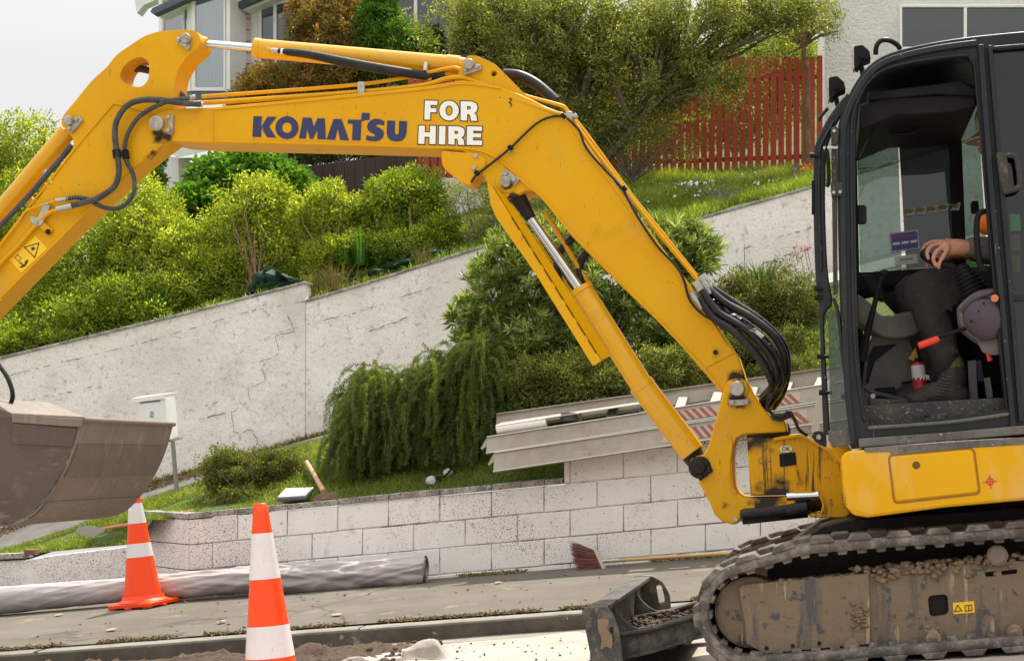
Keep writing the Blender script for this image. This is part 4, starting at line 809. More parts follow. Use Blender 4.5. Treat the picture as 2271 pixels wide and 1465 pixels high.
# ------------------------------------------------ boom
BOOM = [(331, 276), (337, 258), (355, 247), (392, 241), (470, 238), (700, 216), (940, 192), (1025, 178), (1060, 182), (1100, 190), (1150, 208), (1200, 231), (1250, 255), (1264, 268), (1318, 346), (1375, 424), (1450, 524), (1516, 612), (1570, 692), (1616, 760), (1637, 790), (1648, 822), (1660, 866), (1650, 890), (1622, 892), (1602, 873), (1549, 811), (1478, 730), (1397, 653), (1334, 591), (1268, 524), (1215, 458), (1194, 433), (1180, 423), (1166, 422), (1154, 430), (1140, 437), (1120, 440), (1102, 434), (1088, 420), (1072, 392), (1062, 366), (1048, 346), (1026, 336), (980, 331), (720, 324), (470, 318), (390, 314), (360, 307), (342, 298)]
bm_ = MB().ext(BOOM, VB0, VB1).build('boom', M_y, EX, bevel=.006)
def strip(px, w, v, h, m, name, parent, bevel=.002, closed=False):
    """raised flat strip following a pixel path on plane v, standing h proud"""
    P = smooth_path(px, 5); o = []; q = []
    for i, p in enumerate(P):
        a = Vector(P[max(i - 1, 0)]); b = Vector(P[min(i + 1, len(P) - 1)]); t = (b - a).normalized(); n = Vector((-t.y, t.x)) * w / 2
        o.append((p[0] + n.x, p[1] + n.y)); q.append((p[0] - n.x, p[1] - n.y))
    return MB().ext(o + q[::-1], v - h, v + .004).build(name, m, parent, bevel=bevel)
# welded flange lines of the boom
strip([(474, 313), (720, 319), (980, 327), (1050, 331), (1095, 346), (1130, 374), (1165, 408), (1205, 440), (1270, 519), (1400, 648), (1550, 805), (1600, 866)], 4.5, VB0, .010, M_y, 'flange', bm_)
strip([(476, 243), (700, 222), (940, 198), (1025, 186), (1110, 196)], 3, VB0, .006, M_y, 'flange', bm_)
strip([(1262, 272), (1375, 430), (1516, 618), (1612, 766)], 3, VB0, .006, M_y, 'flange', bm_)
strip([(470, 240), (471, 316)], 4, VB0, .005, M_y, 'weld_seam', bm_); strip([(1568, 812), (1630, 780)], 3, VB0, .005, M_y, 'weld_seam', bm_)
# lug on top for the arm cylinder, hanging plate, small holes
LUG = rounded([(1000, 196), (1018, 160), (1024, 138), (1038, 123), (1058, 124), (1098, 142), (1118, 162), (1160, 205), (1205, 236), (1120, 215)], 6)
for v0 in (VB0 + .025, VB1 - .055): MB().ext(LUG, v0, v0 + .03, holes=[[(1095 + 7 * math.cos(a), 163 + 7 * math.sin(a)) for a in lin(0, 2 * math.pi * 15 / 16, 15)]]).build('lug', M_y, bm_, bevel=.003)
MB().ext(rounded([(979, 334), (1052, 340), (1078, 352), (1076, 372), (1056, 388), (1043, 411), (1026, 408), (986, 376), (979, 362)], 7), VB0 - .012, VB0 + .16).build('stop_plate', M_y, bm_, bevel=.005)
for (x, y) in ((1057, 347), (1052, 373), (1132, 334), (1276, 258), (1587, 781)):
    MB().pin(x, y, VB0, 5.5, .022, 12).build('bolt', M_galv if x < 1500 else M_grs, bm_, bevel=.001)
def pinset(x, y, v, r, keeper, parent, m=M_steel, h=.04, boss=None):
    o = MB().pin(x, y, v, r, h).pin(x, y, v - h, r * .12, .003, 8)
    for k in keeper: o.pin(k[0], k[1], v, k[2], h * .8, 14)
    o.build('pin', m, parent, bevel=.002)
    if len(keeper) >= 2:
        a, b = keeper[0], keeper[1]; d = Vector((b[0] - a[0], b[1] - a[1])).normalized(); n = Vector((-d.y, d.x)) * (a[2] * 1.25); e = d * a[2] * 1.3
        q = [(a[0] - e.x + n.x, a[1] - e.y + n.y), (b[0] + e.x + n.x, b[1] + e.y + n.y), (b[0] + e.x - n.x, b[1] + e.y - n.y), (a[0] - e.x - n.x, a[1] - e.y - n.y)]
        MB().ext(q, v - h * .5, v).build('keeper_plate', m, parent, bevel=.003)
pinset(352, 276, VB0, 17, [(377, 262, 5), (377, 291, 5)], bm_); pinset(1043, 145, VB0 + .02, 12, [(1060, 150, 5), (1035, 158, 4)], bm_); pinset(1123, 405, VB0, 12.5, [(1122, 386, 6.5), (1141, 399, 6)], bm_)
# raised boss rings round the pins
for x, y, r in ((352, 276, 25), (1123, 403, 26)): MB().pin(x, y, VB0, r, .008, 32).build('boss', M_y, bm_, bevel=.002)
# lettering, drawn as polygons in the coordinates of the photo crop (2.84 px per photo px)
def z3(p): return (500 + p[0] / 2.839, 50 + p[1] / 2.839)
def arc(cx, cy, rx, ry, a0, a1, n=18): return [(cx + rx * math.cos(rad(a)), cy + ry * math.sin(rad(a))) for a in lin(a0, a1, n)]
KOM = [([(176, 590), (229, 591), (227, 652), (265, 593), (321, 594), (275, 655), (318, 724), (262, 722), (226, 665), (224, 721), (169, 719)], []),
       (arc(387, 662, 73, 72, 0, 345, 23), [arc(387, 662, 31, 33, 0, 345, 19)]),
       ([(487, 598), (541, 600), (556, 657), (580, 603), (625, 604), (632, 736), (579, 734), (577, 676), (551, 733), (533, 733), (513, 672), (505, 731), (463, 730)], []),
       ([(681, 607), (731, 609), (777, 742), (722, 740), (706, 669), (690, 738), (636, 736)], []),
       ([(770, 611), (855, 613), (858, 568), (908, 570), (906, 613), (873, 616), (855, 625), (850, 743), (797, 741), (801, 637), (770, 636)], []),
       ([(1001, 622), (997, 648), (978, 644), (958, 641), (948, 646), (951, 655), (975, 667), (994, 682), (998, 702), (990, 724), (971, 741), (942, 749), (910, 746), (884, 738), (889, 709), (915, 717), (935, 718), (944, 712), (938, 704), (915, 693), (897, 677), (891, 658), (898, 634), (916, 615), (942, 605), (972, 609)], []),
       ([(1018, 618), (1068, 619), (1066, 690), (1070, 703), (1079, 706), (1088, 701), (1091, 690), (1093, 620), (1143, 621), (1140, 693), (1131, 724), (1108, 744), (1076, 749), (1042, 743), (1021, 722), (1015, 694)], [])]
t = MB()
for o, h in KOM: t.ext([z3(p) for p in o], VB0 - .0025, VB0 + .001, [[z3(p) for p in q] for q in h])
t.build('lettering', M_navy, bm_, smooth=False)
def Rr(x, y, w, h): return ([(x, y), (x + w * .66, y + 2), (x + w * .93, y + h * .12), (x + w, y + h * .32), (x + w * .93, y + h * .52), (x + w * .80, y + h * .6), (x + w * .93, y + h * .72), (x + w * .98, y + h), (x + w * .62, y + h - 1), (x + w * .57, y + h * .75), (x + w * .5, y + h * .66), (x + w * .38, y + h * .66), (x + w * .37, y + h - 2), (x, y + h - 4)], [[(x + w * .38, y + h * .24), (x + w * .56, y + h * .25), (x + w * .62, y + h * .33), (x + w * .56, y + h * .43), (x + w * .38, y + h * .42)]])
def sh(o): return o
FH = [([(1256, 492), (1335, 494), (1334, 520), (1291, 519), (1291, 540), (1328, 541), (1327, 566), (1290, 565), (1288, 612), (1252, 611)], []),
      (arc(1408, 555, 61, 62, 0, 345, 23), [arc(1408, 555, 23, 33, 0, 345, 17)]),
      Rr(1481, 496, 106, 124),
      ([(1218, 650), (1256, 651), (1255, 691), (1287, 692), (1288, 651), (1325, 652), (1322, 766), (1284, 765), (1285, 720), (1254, 719), (1252, 765), (1213, 763)], []),
      ([(1346, 652), (1386, 653), (1383, 768), (1343, 767)], []),
      Rr(1404, 653, 102, 118),
      ([(1522, 654), (1616, 656), (1615, 682), (1560, 681), (1560, 698), (1610, 699), (1609, 724), (1559, 723), (1559, 743), (1616, 744), (1615, 772), (1519, 770)], [])]
def offset(poly, d):
    m = len(poly); area = sum(poly[i][0] * poly[(i + 1) % m][1] - poly[(i + 1) % m][0] * poly[i][1] for i in range(m)); s = 1 if area > 0 else -1; out = []
    for i in range(m):
        a, b, c = Vector(poly[i - 1]), Vector(poly[i]), Vector(poly[(i + 1) % m]); d1 = (b - a).normalized(); d2 = (c - b).normalized(); n1 = Vector((d1.y, -d1.x)) * s; n2 = Vector((d2.y, -d2.x)) * s; n = n1 + n2
        n = n / max(.35, n.dot(n1)) if n.length > 1e-6 else n1; out.append(tuple(b + n * d))
    return out
t = MB(); t2 = MB()
for i, (o, h) in enumerate(FH):
    t.ext([z3(p) for p in o], VB0 - .0045, VB0 - .003, [[z3(p) for p in q] for q in h])
    t2.ext([z3(p) for p in offset(o, 6)], VB0 - .0024 - .00008 * i, VB0 + .001, [[z3(p) for p in offset(q, -5)] for q in h])
t.build('lettering', M_wlet, bm_, smooth=False); t2.build('lettering_outline', M_blet, bm_, smooth=False)
t = MB()
for g in ([(1129, 220), (1134, 219), (1132, 225), (1129, 228), (1134, 231), (1132, 237)],): t.tube(pxpath([(x, y, VB0 - .002) for x, y in g]), .0025, 5)
t.build('scribble', M_blackd, bm_)
# ------------------------------------------------ boom foot: swing bracket and base casting
SB = smooth_path([(1605, 868), (1612, 848), (1628, 838), (1646, 839), (1660, 850), (1668, 868)], 3) + [(1682, 890), (1698, 910), (1712, 926), (1724, 931), (1741, 933), (1744, 957), (1700, 960), (1662, 962), (1646, 964), (1634, 972), (1627, 988), (1624, 1015), (1625, 1050), (1629, 1080), (1637, 1094), (1650, 1101), (1663, 1103), (1765, 1101), (1764, 1116), (1740, 1123), (1650, 1129), (1643, 1134), (1642, 1150), (1638, 1159), (1626, 1163), (1604, 1157), (1585, 1141), (1575, 1116), (1562, 1092), (1551, 1072), (1549, 1060), (1532, 1048), (1526, 1034), (1532, 1018), (1545, 1011), (1560, 1007), (1572, 985), (1583, 945), (1594, 905)]
sb = MB().ext(SB, VB0 - .035, VB1 + .035).build('swing_bracket', M_y, EX, bevel=.007)
pinset(1636, 862, VB0 - .035, 16.5, [(1624, 893, 5.5), (1655, 891, 5.5)], sb, h=.045); pinset(1552, 1036, VB0 - .035, 14, [(1554, 1056, 5.5), (1572, 1042, 5.5)], sb, M_grs, h=.035)
MB().pin(1636, 862, VB0 - .035, 25, .008, 32).build('boss', M_y, sb, bevel=.002); MB().pin(1552, 1036, VB0 - .035, 25, .01, 32).build('boss', M_grs, sb, bevel=.002)
MB().pin(1631, 1151, VB0 - .035, 6, .015, 12).build('bolt', M_galv, sb); strip([(1610, 960), (1622, 980), (1617, 1030), (1620, 1075), (1632, 1094)], 5, VB0 - .035, .006, M_y, 'flange', sb)
MB().ext([(1745, 934), (1748, 957), (1700, 962), (1656, 965), (1656, 972), (1752, 962), (1752, 950)], VB0 - .02, VB1 + .02).build('grease_seal', M_grs, sb, bevel=.004)
BC = [(1656, 966), (1712, 970), (1722, 968), (1765, 961), (1783, 963), (1842, 994), (1860, 1020), (1868, 1060), (1874, 1110), (1885, 1138), (1876, 1148), (1796, 1147), (1792, 1138), (1820, 1137), (1824, 1118), (1818, 1100), (1800, 1092), (1762, 1090), (1761, 1097), (1712, 1098), (1667, 1097), (1661, 1040)]
bc = MB().ext(BC, VB0 - .02, VB1 + .02).build('base_casting', M_yg, EX, bevel=.006)
MB().tube([A(1700, 968, .98), A(1706, 1097, .98)], [.09, .09], 28).build('swing_post', M_yg, bc)
strip([(1717, 974), (1765, 966), (1783, 968), (1838, 999), (1856, 1024)], 6, VB0 - .02, .02, M_yb, 'flange', bc); strip([(1762, 1090), (1800, 1092), (1818, 1100), (1826, 1120), (1822, 1138)], 5, VB0 - .02, .02, M_y, 'flange', bc)
strip([(1764, 1043), (1770, 1070)], 5, VB0 - .02, .02, M_y, 'rib', bc)
MB().ext(rounded([(1728, 1006), (1764, 1002), (1766, 1030), (1730, 1035)], 2), VB0 - .024, VB0 - .018).build('plate', M_blkp, bc)
t = MB().prism([A(1743 + 14 * math.cos(a), 995 + 7.5 * math.sin(a), VB0 - .026) for a in lin(0, 6.0, 22)], Lv * .006); pl = t.build('oval_sticker', mat('sticker white', (.7, .7, .6), .5), bc, smooth=False)
t = MB(); add_text(t, 'OK', .026, A(1743, 995, VB0 - .028), Uh, Vector((0, 0, 1)), bold=.0006); t.build('sticker_text', M_blet, pl, smooth=False)
t = MB(); k = 0
for i in range(6): t.ext([(1732, 1010 + i * 4), (1762 - (i % 3) * 6, 1007.6 + i * 4), (1762 - (i % 3) * 6, 1008.8 + i * 4), (1732, 1011.2 + i * 4)], VB0 - .0255, VB0 - .0235)
# lower jaw, swing cylinder and rubber pads
MB().tube([A(1645, 1142, .86), A(1790, 1126, .86)], .045, 20).build('swing_hose_cover', M_hose, bc); MB().tube([A(1750, 1120, .9), A(1875, 1100, .9)], .05, 20).build('swing_cylinder', M_grs, bc)
MB().tube([A(1745, 1101, .84), A(1815, 1098, .84)], .024, 20).build('swing_rod', M_chrome, bc)
MB().ext([(1760, 1134), (1800, 1131), (1798, 1139), (1650, 1160), (1648, 1154)], .84, 1.0).build('seal_strip', M_grs, bc)
# hinge ears to the cab
MB().ext(rounded([(1838, 985), (1840, 960), (1855, 953), (1870, 958), (1880, 985), (1890, 1000), (1882, 1060), (1866, 1030), (1850, 1010)], 9), .25, .33).build('ear', M_y, bc, bevel=.004)
q = MB().ext(rounded([(1844, 968), (1853, 957), (1866, 962), (1874, 985), (1864, 993), (1853, 986)], 7), .22, .25); q.pin(1856, 971, .22, 6, .012, 14); q.pin(1864, 983, .22, 5, .012, 14); q.build('hinge', M_galv, bc, bevel=.003)
MB().ext(rounded([(1798, 968), (1806, 955), (1822, 955), (1832, 962), (1834, 992), (1815, 985)], 7), .55, .6).build('ear', M_blackd, bc, bevel=.003); MB().pin(1816, 969, .55, 6, .02, 14).build('bolt', M_galv, bc)

# ------------------------------------------------ boom cylinder, guard
cb = MB().tube([A(1290, 644, .93), A(1426, 858, .93)], .056, 30).tube([A(1426, 858, .93), A(1536, 1004, .93)], .062, 30).tube([A(1286, 638, .93), A(1292, 648, .93)], .062, 30).tube([A(1421, 851, .93), A(1429, 862, .93)], .064, 30)
cy1 = cb.build('boom_cylinder', M_yc, EX, bevel=.002)
MB().tube([A(1170, 474, .93), A(1290, 646, .93)], .024, 22).build('rod', M_chrome, cy1)
MB().tube([A(1123, 404, .93), A(1150, 440, .93), A(1178, 486, .93)], [.055, .042, .028], 20).build('rod_eye', M_grs, cy1)
MB().tube([A(1530, 998, .93), A(1552, 1036, .93)], [.06, .04], 20).build('base_eye', M_grs, cy1)
GU = [(1080, 404), (1092, 412), (1132, 462), (1352, 792), (1315, 811), (1300, 790), (1190, 610), (1104, 484), (1090, 455)]
gd = MB(); near = [(1080, 404), (1088, 452), (1100, 482), (1186, 604), (1315, 811), (1333, 800), (1122, 462), (1092, 414)]; gd.ext(near, .80, .807)
fold = [(1092, 414), (1122, 462), (1333, 800)]; far = [(1104, 418), (1140, 462), (1352, 790)]
a = [A(x, y, .80) for x, y in fold]; b = [A(x, y, .86) for x, y in far]; gd.sheet([a, b]); gd.sheet([[p + Vector((0.004, 0, .004)) for p in a], [p + Vector((.004, 0, .004)) for p in b]])
g_ = gd.build('cylinder_guard', M_y, cy1, ang=20)
sl = MB(); rg = random.Random(3)
for i in range(8):
    s0 = .06 + i * .115; s1 = s0 + .085; p = A(1122, 462, .80).lerp(A(1333, 800, .80), s0) - Lv * .003; q = A(1122, 462, .80).lerp(A(1333, 800, .80), s1) - Lv * .003; n = (q - p).cross(Lv).normalized() * .0022; sl.add([p + n, p - n, q - n, q + n], [(0, 1, 2, 3)])
sl.build('slots', M_grs, g_, smooth=False)
MB().tube([A(1180, 520, .99), A(1236, 602, .99), A(1280, 668, .99)], .009, 10).build('pipe', M_y, cy1); MB().tube([A(1208, 470, .99), A(1310, 636, .99)], .013, 10).build('pipe', M_yc, cy1)
hz = MB().tube(pxpath([(1300, 505, 1.02), (1268, 530, 1.0), (1243, 556, 1.0), (1236, 592, .98), (1240, 625, .98)]), .021, 14).tube(pxpath([(1330, 548, 1.02), (1300, 562, 1.0), (1286, 590, 1.0), (1290, 640, .98)]), .021, 14); hz.build('hose', M_hose, EX)
# ------------------------------------------------ arm cylinder on top of the boom
vc = .98
ac = MB().tube([A(567, 107, vc), A(1019, 147, vc)], .050, 32).tube([A(565, 106.8, vc), A(578, 108, vc)], .053, 32).tube([A(990, 144, vc), A(1019, 147, vc)], .0525, 32).build('arm_cylinder', M_yc, EX, bevel=.003)
MB().tube([A(450, 97, vc), A(568, 107, vc)], .0215, 24).build('rod', M_chrome, ac); MB().tube([A(425, 92, vc), A(446, 95, vc), A(460, 97, vc)], [.04, .036, .03], 20).build('rod_eye', M_yc, ac); MB().tube([A(1016, 147, vc), A(1043, 146, vc)], [.05, .035], 20).build('base_eye', M_yc, ac)
MB().tube([A(592, 108, .93), A(604, 112, .925)], .011, 10).build('port', M_yc, ac); MB().tube([A(603, 112, .925), A(625, 114, .92)], .014, 10).build('fitting', M_galv, ac)
MB().tube(pxpath([(618, 113, .92), (636, 115, .915), (690, 122, .90), (760, 137, .89), (830, 150, .89), (890, 160, .90), (945, 168, .92), (985, 172, .95)]), [.0135] * 6 + [.019 + .006 * min(1, i / 12) for i in range(37)], 14).build('hose', M_hose, ac)
MB().tube([A(624, 114, .915), A(628, 114.5, .915)], .0155, 12).build('hose_clip', M_wlet, ac); MB().tube([A(944, 140, .92), A(943, 158, .9)], .012, 10).build('port', M_galv, ac)
MB().tube(pxpath([(905, 166, .93), (930, 168, .92), (958, 176, .92)]), .014, 10).build('bracket', M_y, ac)
# arc of thick hose behind the lug
MB().tube(pxpath([(1118, 165, 1.02), (1150, 168, 1.0), (1185, 184, .98), (1215, 208, .96), (1232, 225, .95)]), .028, 16).build('hose', M_hose, EX)
# ------------------------------------------------ hard pipes on the boom
pp = MB()
pp.tube(pxpath([(448, 214, .93), (620, 202, .93), (800, 187, .93), (905, 171, .92), (945, 162, .91), (1000, 151, .90), (1022, 155, .90), (1100, 188, .90), (1170, 214, .90), (1240, 233, .89), (1258, 245, .89), (1290, 295, .88), (1400, 440, .88), (1470, 528, .88), (1548, 622, .88)], 5), .0095, 12)
pp.tube(pxpath([(440, 228, .90), (480, 227, .90), (620, 217, .90), (800, 204, .90), (935, 190, .89), (985, 176, .885), (1022, 172, .88), (1060, 183, .88), (1150, 222, .87), (1230, 250, .865), (1256, 262, .865), (1300, 325, .86), (1400, 465, .86), (1470, 560, .86), (1535, 646, .86)], 5), .0125, 12)
pp.tube(pxpath([(1262, 250, .96), (1300, 296, .96), (1400, 432, .96), (1470, 518, .96), (1545, 612, .96)], 5), .0095, 12)
pp.build('pipe', M_y, EX)
for x, y in ((800, 196), (1262, 262)):
    MB().ext([(x - 7, y - 15), (x + 7, y - 15), (x + 8, y + 14), (x - 8, y + 15)], .868, .885).build('clamp', M_galv, EX, bevel=.003)
# cables
MB().tube(pxpath([(1256, 257, .85), (1220, 260, .845), (1185, 278, .84), (1130, 330, .84), (1075, 374, .835), (1058, 386, .835), (1045, 404, .85)]), .0062, 8).build('cable', M_hose, EX)
MB().tube(pxpath([(1258, 262, .85), (1285, 290, .84), (1305, 335, .84), (1375, 412, .835), (1392, 440, .835), (1420, 490, .835), (1460, 548, .835), (1500, 590, .835), (1517, 622, .835), (1530, 665, .83), (1560, 698, .83), (1600, 716, .83), (1632, 728, .83)]), .0062, 8).build('cable', M_hose, EX)
for x, y in ((1132, 328), (1058, 384), (1385, 418), (1250, 257)): MB().tube([A(x - 4, y - 4, .835), A(x + 4, y + 4, .835)], .011, 8).build('cable_tie', M_blkp, EX)
# hose bundle at the foot of the boom
rg = random.Random(5)
ft = MB()
for x, y, v in ((1546, 632, .86), (1556, 622, .89), (1561, 617, .95), (1538, 655, .85)):
    ft.tube([A(x - 4, y - 8, v), A(x + 8, y + 12, v)], .018, 6); ft.tube([A(x + 8, y + 12, v), A(x + 20, y + 30, v)], .0155, 12)
ft.build('fitting', M_galv, EX)
hb = [[(1556, 644, .86), (1590, 690, .84), (1650, 728, .82), (1700, 778, .80), (1722, 830, .80), (1710, 868, .85), (1690, 905, .90)],
      [(1570, 640, .90), (1610, 672, .88), (1668, 705, .86), (1722, 752, .84), (1742, 808, .84), (1730, 860, .88), (1702, 900, .93)],
      [(1575, 636, .96), (1630, 672, .95), (1690, 712, .93), (1736, 762, .92), (1746, 815, .92), (1736, 868, .95), (1712, 905, .98)],
      [(1552, 660, .85), (1582, 704, .83), (1630, 738, .80), (1680, 790, .78), (1706, 832, .78), (1712, 862, .82), (1690, 890, .88)],
      [(1565, 668, .95), (1600, 706, .95), (1660, 752, .95), (1706, 800, .95), (1716, 850, .95), (1690, 884, .98)],
      [(1580, 664, .99), (1640, 706, 1.0), (1700, 756, 1.0), (1728, 808, 1.0), (1722, 870, 1.0), (1698, 908, 1.02)]]
MB().tube(pxpath([(1560, 650, .92), (1600, 692, .91), (1655, 730, .90), (1708, 782, .88), (1730, 830, .88), (1720, 868, .92), (1694, 905, .95)], 10), [.03 + .006 * math.sin(k * .9) + .004 * math.sin(k * 2.3) for k in range(61)], 14).build('hose_sleeve', M_hose, EX)
for i, p in enumerate(hb): MB().tube(pxpath(p, 8), .0185 if i != 4 else .022, 12, rib=None).build('hose', M_hose, EX)
MB().tube(pxpath([(1632, 728, .82), (1672, 738, .8), (1700, 762, .78), (1728, 800, .78), (1738, 850, .8), (1706, 880, .8), (1703, 905, .8), (1716, 920, .8)], 8), .0075, 8).build('hose', M_hose, EX)
MB().tube([A(1676, 735, .79), A(1692, 748, .785)], .011, 10).build('fitting', M_galv, EX)
for a, b in (((1640, 722), (1655, 738)), ((1722, 800), (1712, 815)), ((1700, 880), (1715, 885))): MB().tube([A(a[0], a[1] - 10, .84), A(b[0] - 8, b[1] + 2, .80)], .03, 10).build('tie', M_blkp, EX) if False else None
MB().tube(pxpath([(1716, 920, .8), (1735, 922, .78), (1750, 912, .78), (1762, 930, .78), (1772, 952, .78), (1790, 965, .8)], 6), .008, 8).build('hose', M_hose, EX)
MB().ext(rounded([(1708, 918), (1752, 914), (1756, 924), (1730, 934), (1710, 930)], 4), .80, .90).build('hose_plate', M_blackd, EX)

# ------------------------------------------------ arm
VA0, VA1 = .885, 1.06
ARM = smooth_path([(384, 244), (386, 205), (388, 178), (396, 154), (413, 128), (434, 110), (443, 96), (442, 80), (434, 70), (420, 67), (390, 67), (355, 70), (322, 80), (287, 102), (257, 124), (236, 150), (205, 178), (171, 219), (144, 252), (137, 266), (138, 280), (148, 291), (159, 303), (163, 318), (157, 342), (142, 364), (112, 406), (80, 446)], 3) + [(0, 545), (-150, 735), (-260, 850), (-190, 900), (-120, 790), (0, 668), (72, 594), (147, 517), (220, 448), (293, 379), (345, 336), (386, 306), (400, 285), (398, 258)]
am = MB().ext(ARM, VA0, VA1, holes=[smooth_path([(266, 171), (273, 150), (290, 134), (312, 127), (328, 137), (331, 154), (328, 177), (317, 190), (304, 193), (280, 186)], 3, True)]).build('arm', M_y, EX, bevel=.005)
strip([(252, 228), (222, 262), (165, 330), (110, 400), (60, 462), (0, 540)], 4, VA0, .008, M_y, 'weld_seam', am)
strip([(252, 228), (285, 236), (340, 252)], 4, VA0, .008, M_y, 'weld_seam', am); strip([(375, 306), (293, 372), (205, 455), (100, 560), (0, 660)], 4, VA0, .008, M_y, 'flange', am)
pinset(416, 88, VA0, 11.5, [(399, 91, 5), (414, 103, 5)], am); pinset(157, 270, VA0, 11, [(174, 267, 5), (158, 286, 5)], am)
# bracket, small pipes, sticker on the arm
MB().ext([(97, 449), (111, 452), (108, 466), (92, 498), (80, 502), (66, 490), (68, 480), (84, 482)], VA0 - .03, VA0 - .018).build('bracket', M_galv, am, bevel=.002); MB().pin(81, 494, VA0 - .03, 4, .012, 10).pin(106, 452, VA0 - .03, 4, .012, 10).build('bolt', M_galv, am)
MB().ext([(96, 492), (116, 508), (110, 520), (86, 504)], VA0 - .02, VA0).build('bracket', M_y, am, bevel=.003); MB().pin(107, 514, VA0 - .02, 6, .012, 12).build('bolt', M_grs, am)
q = MB().tube(pxpath([(122, 447, VA0 - .03), (104, 451, VA0 - .03), (72, 462, VA0 - .02), (56, 470, VA0 - .02), (38, 496, VA0 - .02), (0, 544, VA0 - .02), (-80, 650, VA0 - .02)]), .007, 10); q.tube(pxpath([(134, 466, VA0 - .03), (112, 470, VA0 - .03), (84, 494, VA0 - .02), (40, 545, VA0 - .02), (0, 586, VA0 - .02), (-80, 680, VA0 - .02)]), .0105, 10); q.build('pipe', M_y, am)
st = MB().ext([(79, 523), (105, 551), (47, 605), (20, 575)], VA0 - .0025, VA0).build('warning_sticker', M_stick, am, smooth=False)
t = MB()
def outline(px, w, v): 
    for a, b in zip(px, px[1:] + px[:1]):
        a, b = Vector(a), Vector(b); d = (b - a).normalized(); n = Vector((-d.y, d.x)) * w; t.ext([tuple(a + n - d * w), tuple(b + n + d * w), tuple(b - n + d * w), tuple(a - n - d * w)], v, v + .001)
outline([(86, 539), (54, 548), (77, 571)], .9, VA0 - .0045); outline([(33, 571), (39, 564), (47, 573), (41, 579)], .5, VA0 - .0045)
t.ext([(68, 550), (74, 547), (78, 551), (72, 556)], VA0 - .0045, VA0 - .0035); t.ext([(44, 580), (54, 588), (52, 590), (42, 582)], VA0 - .0045, VA0 - .0035); t.ext([(56, 577), (62, 580), (56, 590), (46, 594), (44, 591), (54, 586)], VA0 - .0045, VA0 - .0035); t.pin(61, 577, VA0 - .003, 2, .002, 8)
t.build('sticker_pictogram', M_blet, st, smooth=False)
# bucket cylinder under the arm end
bcy = MB().tube([A(147, 295, .97), A(-120, 612, .97)], .0475, 30).tube([A(144, 299, .97), A(151, 290, .97)], .050, 30).build('bucket_cylinder', M_yc, EX, bevel=.003)
MB().tube([A(100, 378, .9), A(105, 388, .9)], .018, 10).build('port', M_galv, bcy)
MB().tube(pxpath([(160, 322, .93), (118, 372, .9), (60, 438, .88), (0, 502, .88), (-70, 580, .88)]), .0155, 12, rib=(.011, .0016)).build('ribbed_hose', M_hoserib, bcy)
for x, y in ((92, 415), (62, 445)): MB().ext(rounded([(x - 8, y - 6), (x + 5, y - 12), (x + 12, y), (x - 2, y + 10)], 3), .93, .96).build('bracket', M_y, bcy)
# ribbed hoses over the joint
H = [([(444, 231), (400, 228), (350, 222), (310, 223), (280, 236), (259, 268), (255, 300), (260, 345), (264, 380), (256, 410), (236, 428), (205, 444), (160, 455)], .0155), ([(420, 218), (385, 222), (345, 236), (308, 260), (284, 296), (276, 335), (282, 360), (296, 390), (297, 425), (280, 452), (255, 463), (225, 458), (195, 443), (170, 438), (148, 441)], .0115)]
for k, (p, r) in enumerate(H): MB().tube(pxpath([(x, y, (VA0 - .035 - .02 * (1 - k)) if x < 330 else VB0 - .03) for x, y in p], 8), r, 12, rib=(.011, .0017)).build('ribbed_hose', M_hoserib, EX)
q = MB(); q.tube([A(258, 332, .835), A(260, 350, .835)], .022, 12).tube([A(277, 334, .85), A(280, 352, .85)], .019, 12).tube([A(262, 343, .83), A(280, 340, .845)], .009, 8); q.build('hose_clip', M_blkp, EX)
for p_, r_ in (([(414, 230, .84), (428, 231, .84), (450, 232, .86)], [.017, .013, .013]), ([(408, 219, .84), (432, 214, .88)], .0115), ([(126, 464, VA0 - .045), (162, 456, VA0 - .05)], .0155), ([(124, 445, VA0 - .035), (152, 440, VA0 - .035)], .0115)):
    MB().tube([A(*c) for c in p_], r_, 10).build('fitting', M_galv, EX)
MB().tube(pxpath([(262, 162, 1.02), (285, 155, 1.02), (308, 153, 1.02), (338, 158, 1.02)]), .018, 12, rib=(.011, .0018)).build('ribbed_hose', M_hoserib, EX)
MB().tube(pxpath([(382, 188, 1.0), (400, 208, .98), (418, 224, .96)]), .014, 12, rib=(.011, .0016)).build('ribbed_hose', M_hoserib, EX)

# ------------------------------------------------ bucket: two side plates, curved shell, wear plates
vb = .40; bk_w = 1.16
prof = [(183, 930), (168, 985), (150, 1032), (128, 1072), (100, 1112), (66, 1146), (20, 1165), (-60, 1166), (-160, 1130), (-250, 1040)]
side = [(-90, 912), (0, 920), (90, 925)] + prof + [(-230, 960)]
bkt = MB().ext(side, vb, vb + .025).build('bucket', M_bucket, EX, bevel=.003)
P = smooth_path(prof, 5); outer = [A(x, y, vb) for x, y in P]; inner = []
cc = A(-20, 990, vb)
for p in outer: inner.append(p + (cc - p).normalized() * .018)
MB().prism(outer + inner[::-1], Lv * bk_w).build('shell', M_edge, bkt, bevel=.002)
MB().prism([A(x, y, vb) for x, y in side], Lv * .025).build('side_plate', M_bucket, bkt) if False else None
MB().ext(side, vb + bk_w - .025, vb + bk_w).build('side_plate', M_bucket, bkt, bevel=.003)
MB().ext([(26, 918), (184, 929), (180, 946), (120, 943), (26, 936)], vb - .014, vb + .0).build('rim', M_edge, bkt, bevel=.003); MB().ext([(26, 937), (170, 950), (160, 990), (26, 984)], vb - .008, vb - .0).build('wear_plate', M_bucket, bkt, bevel=.003)
o1 = A(184, 930, vb); MB().tube([o1, o1 + Lv * bk_w], .013, 12).build('lip_bar', M_edge, bkt)
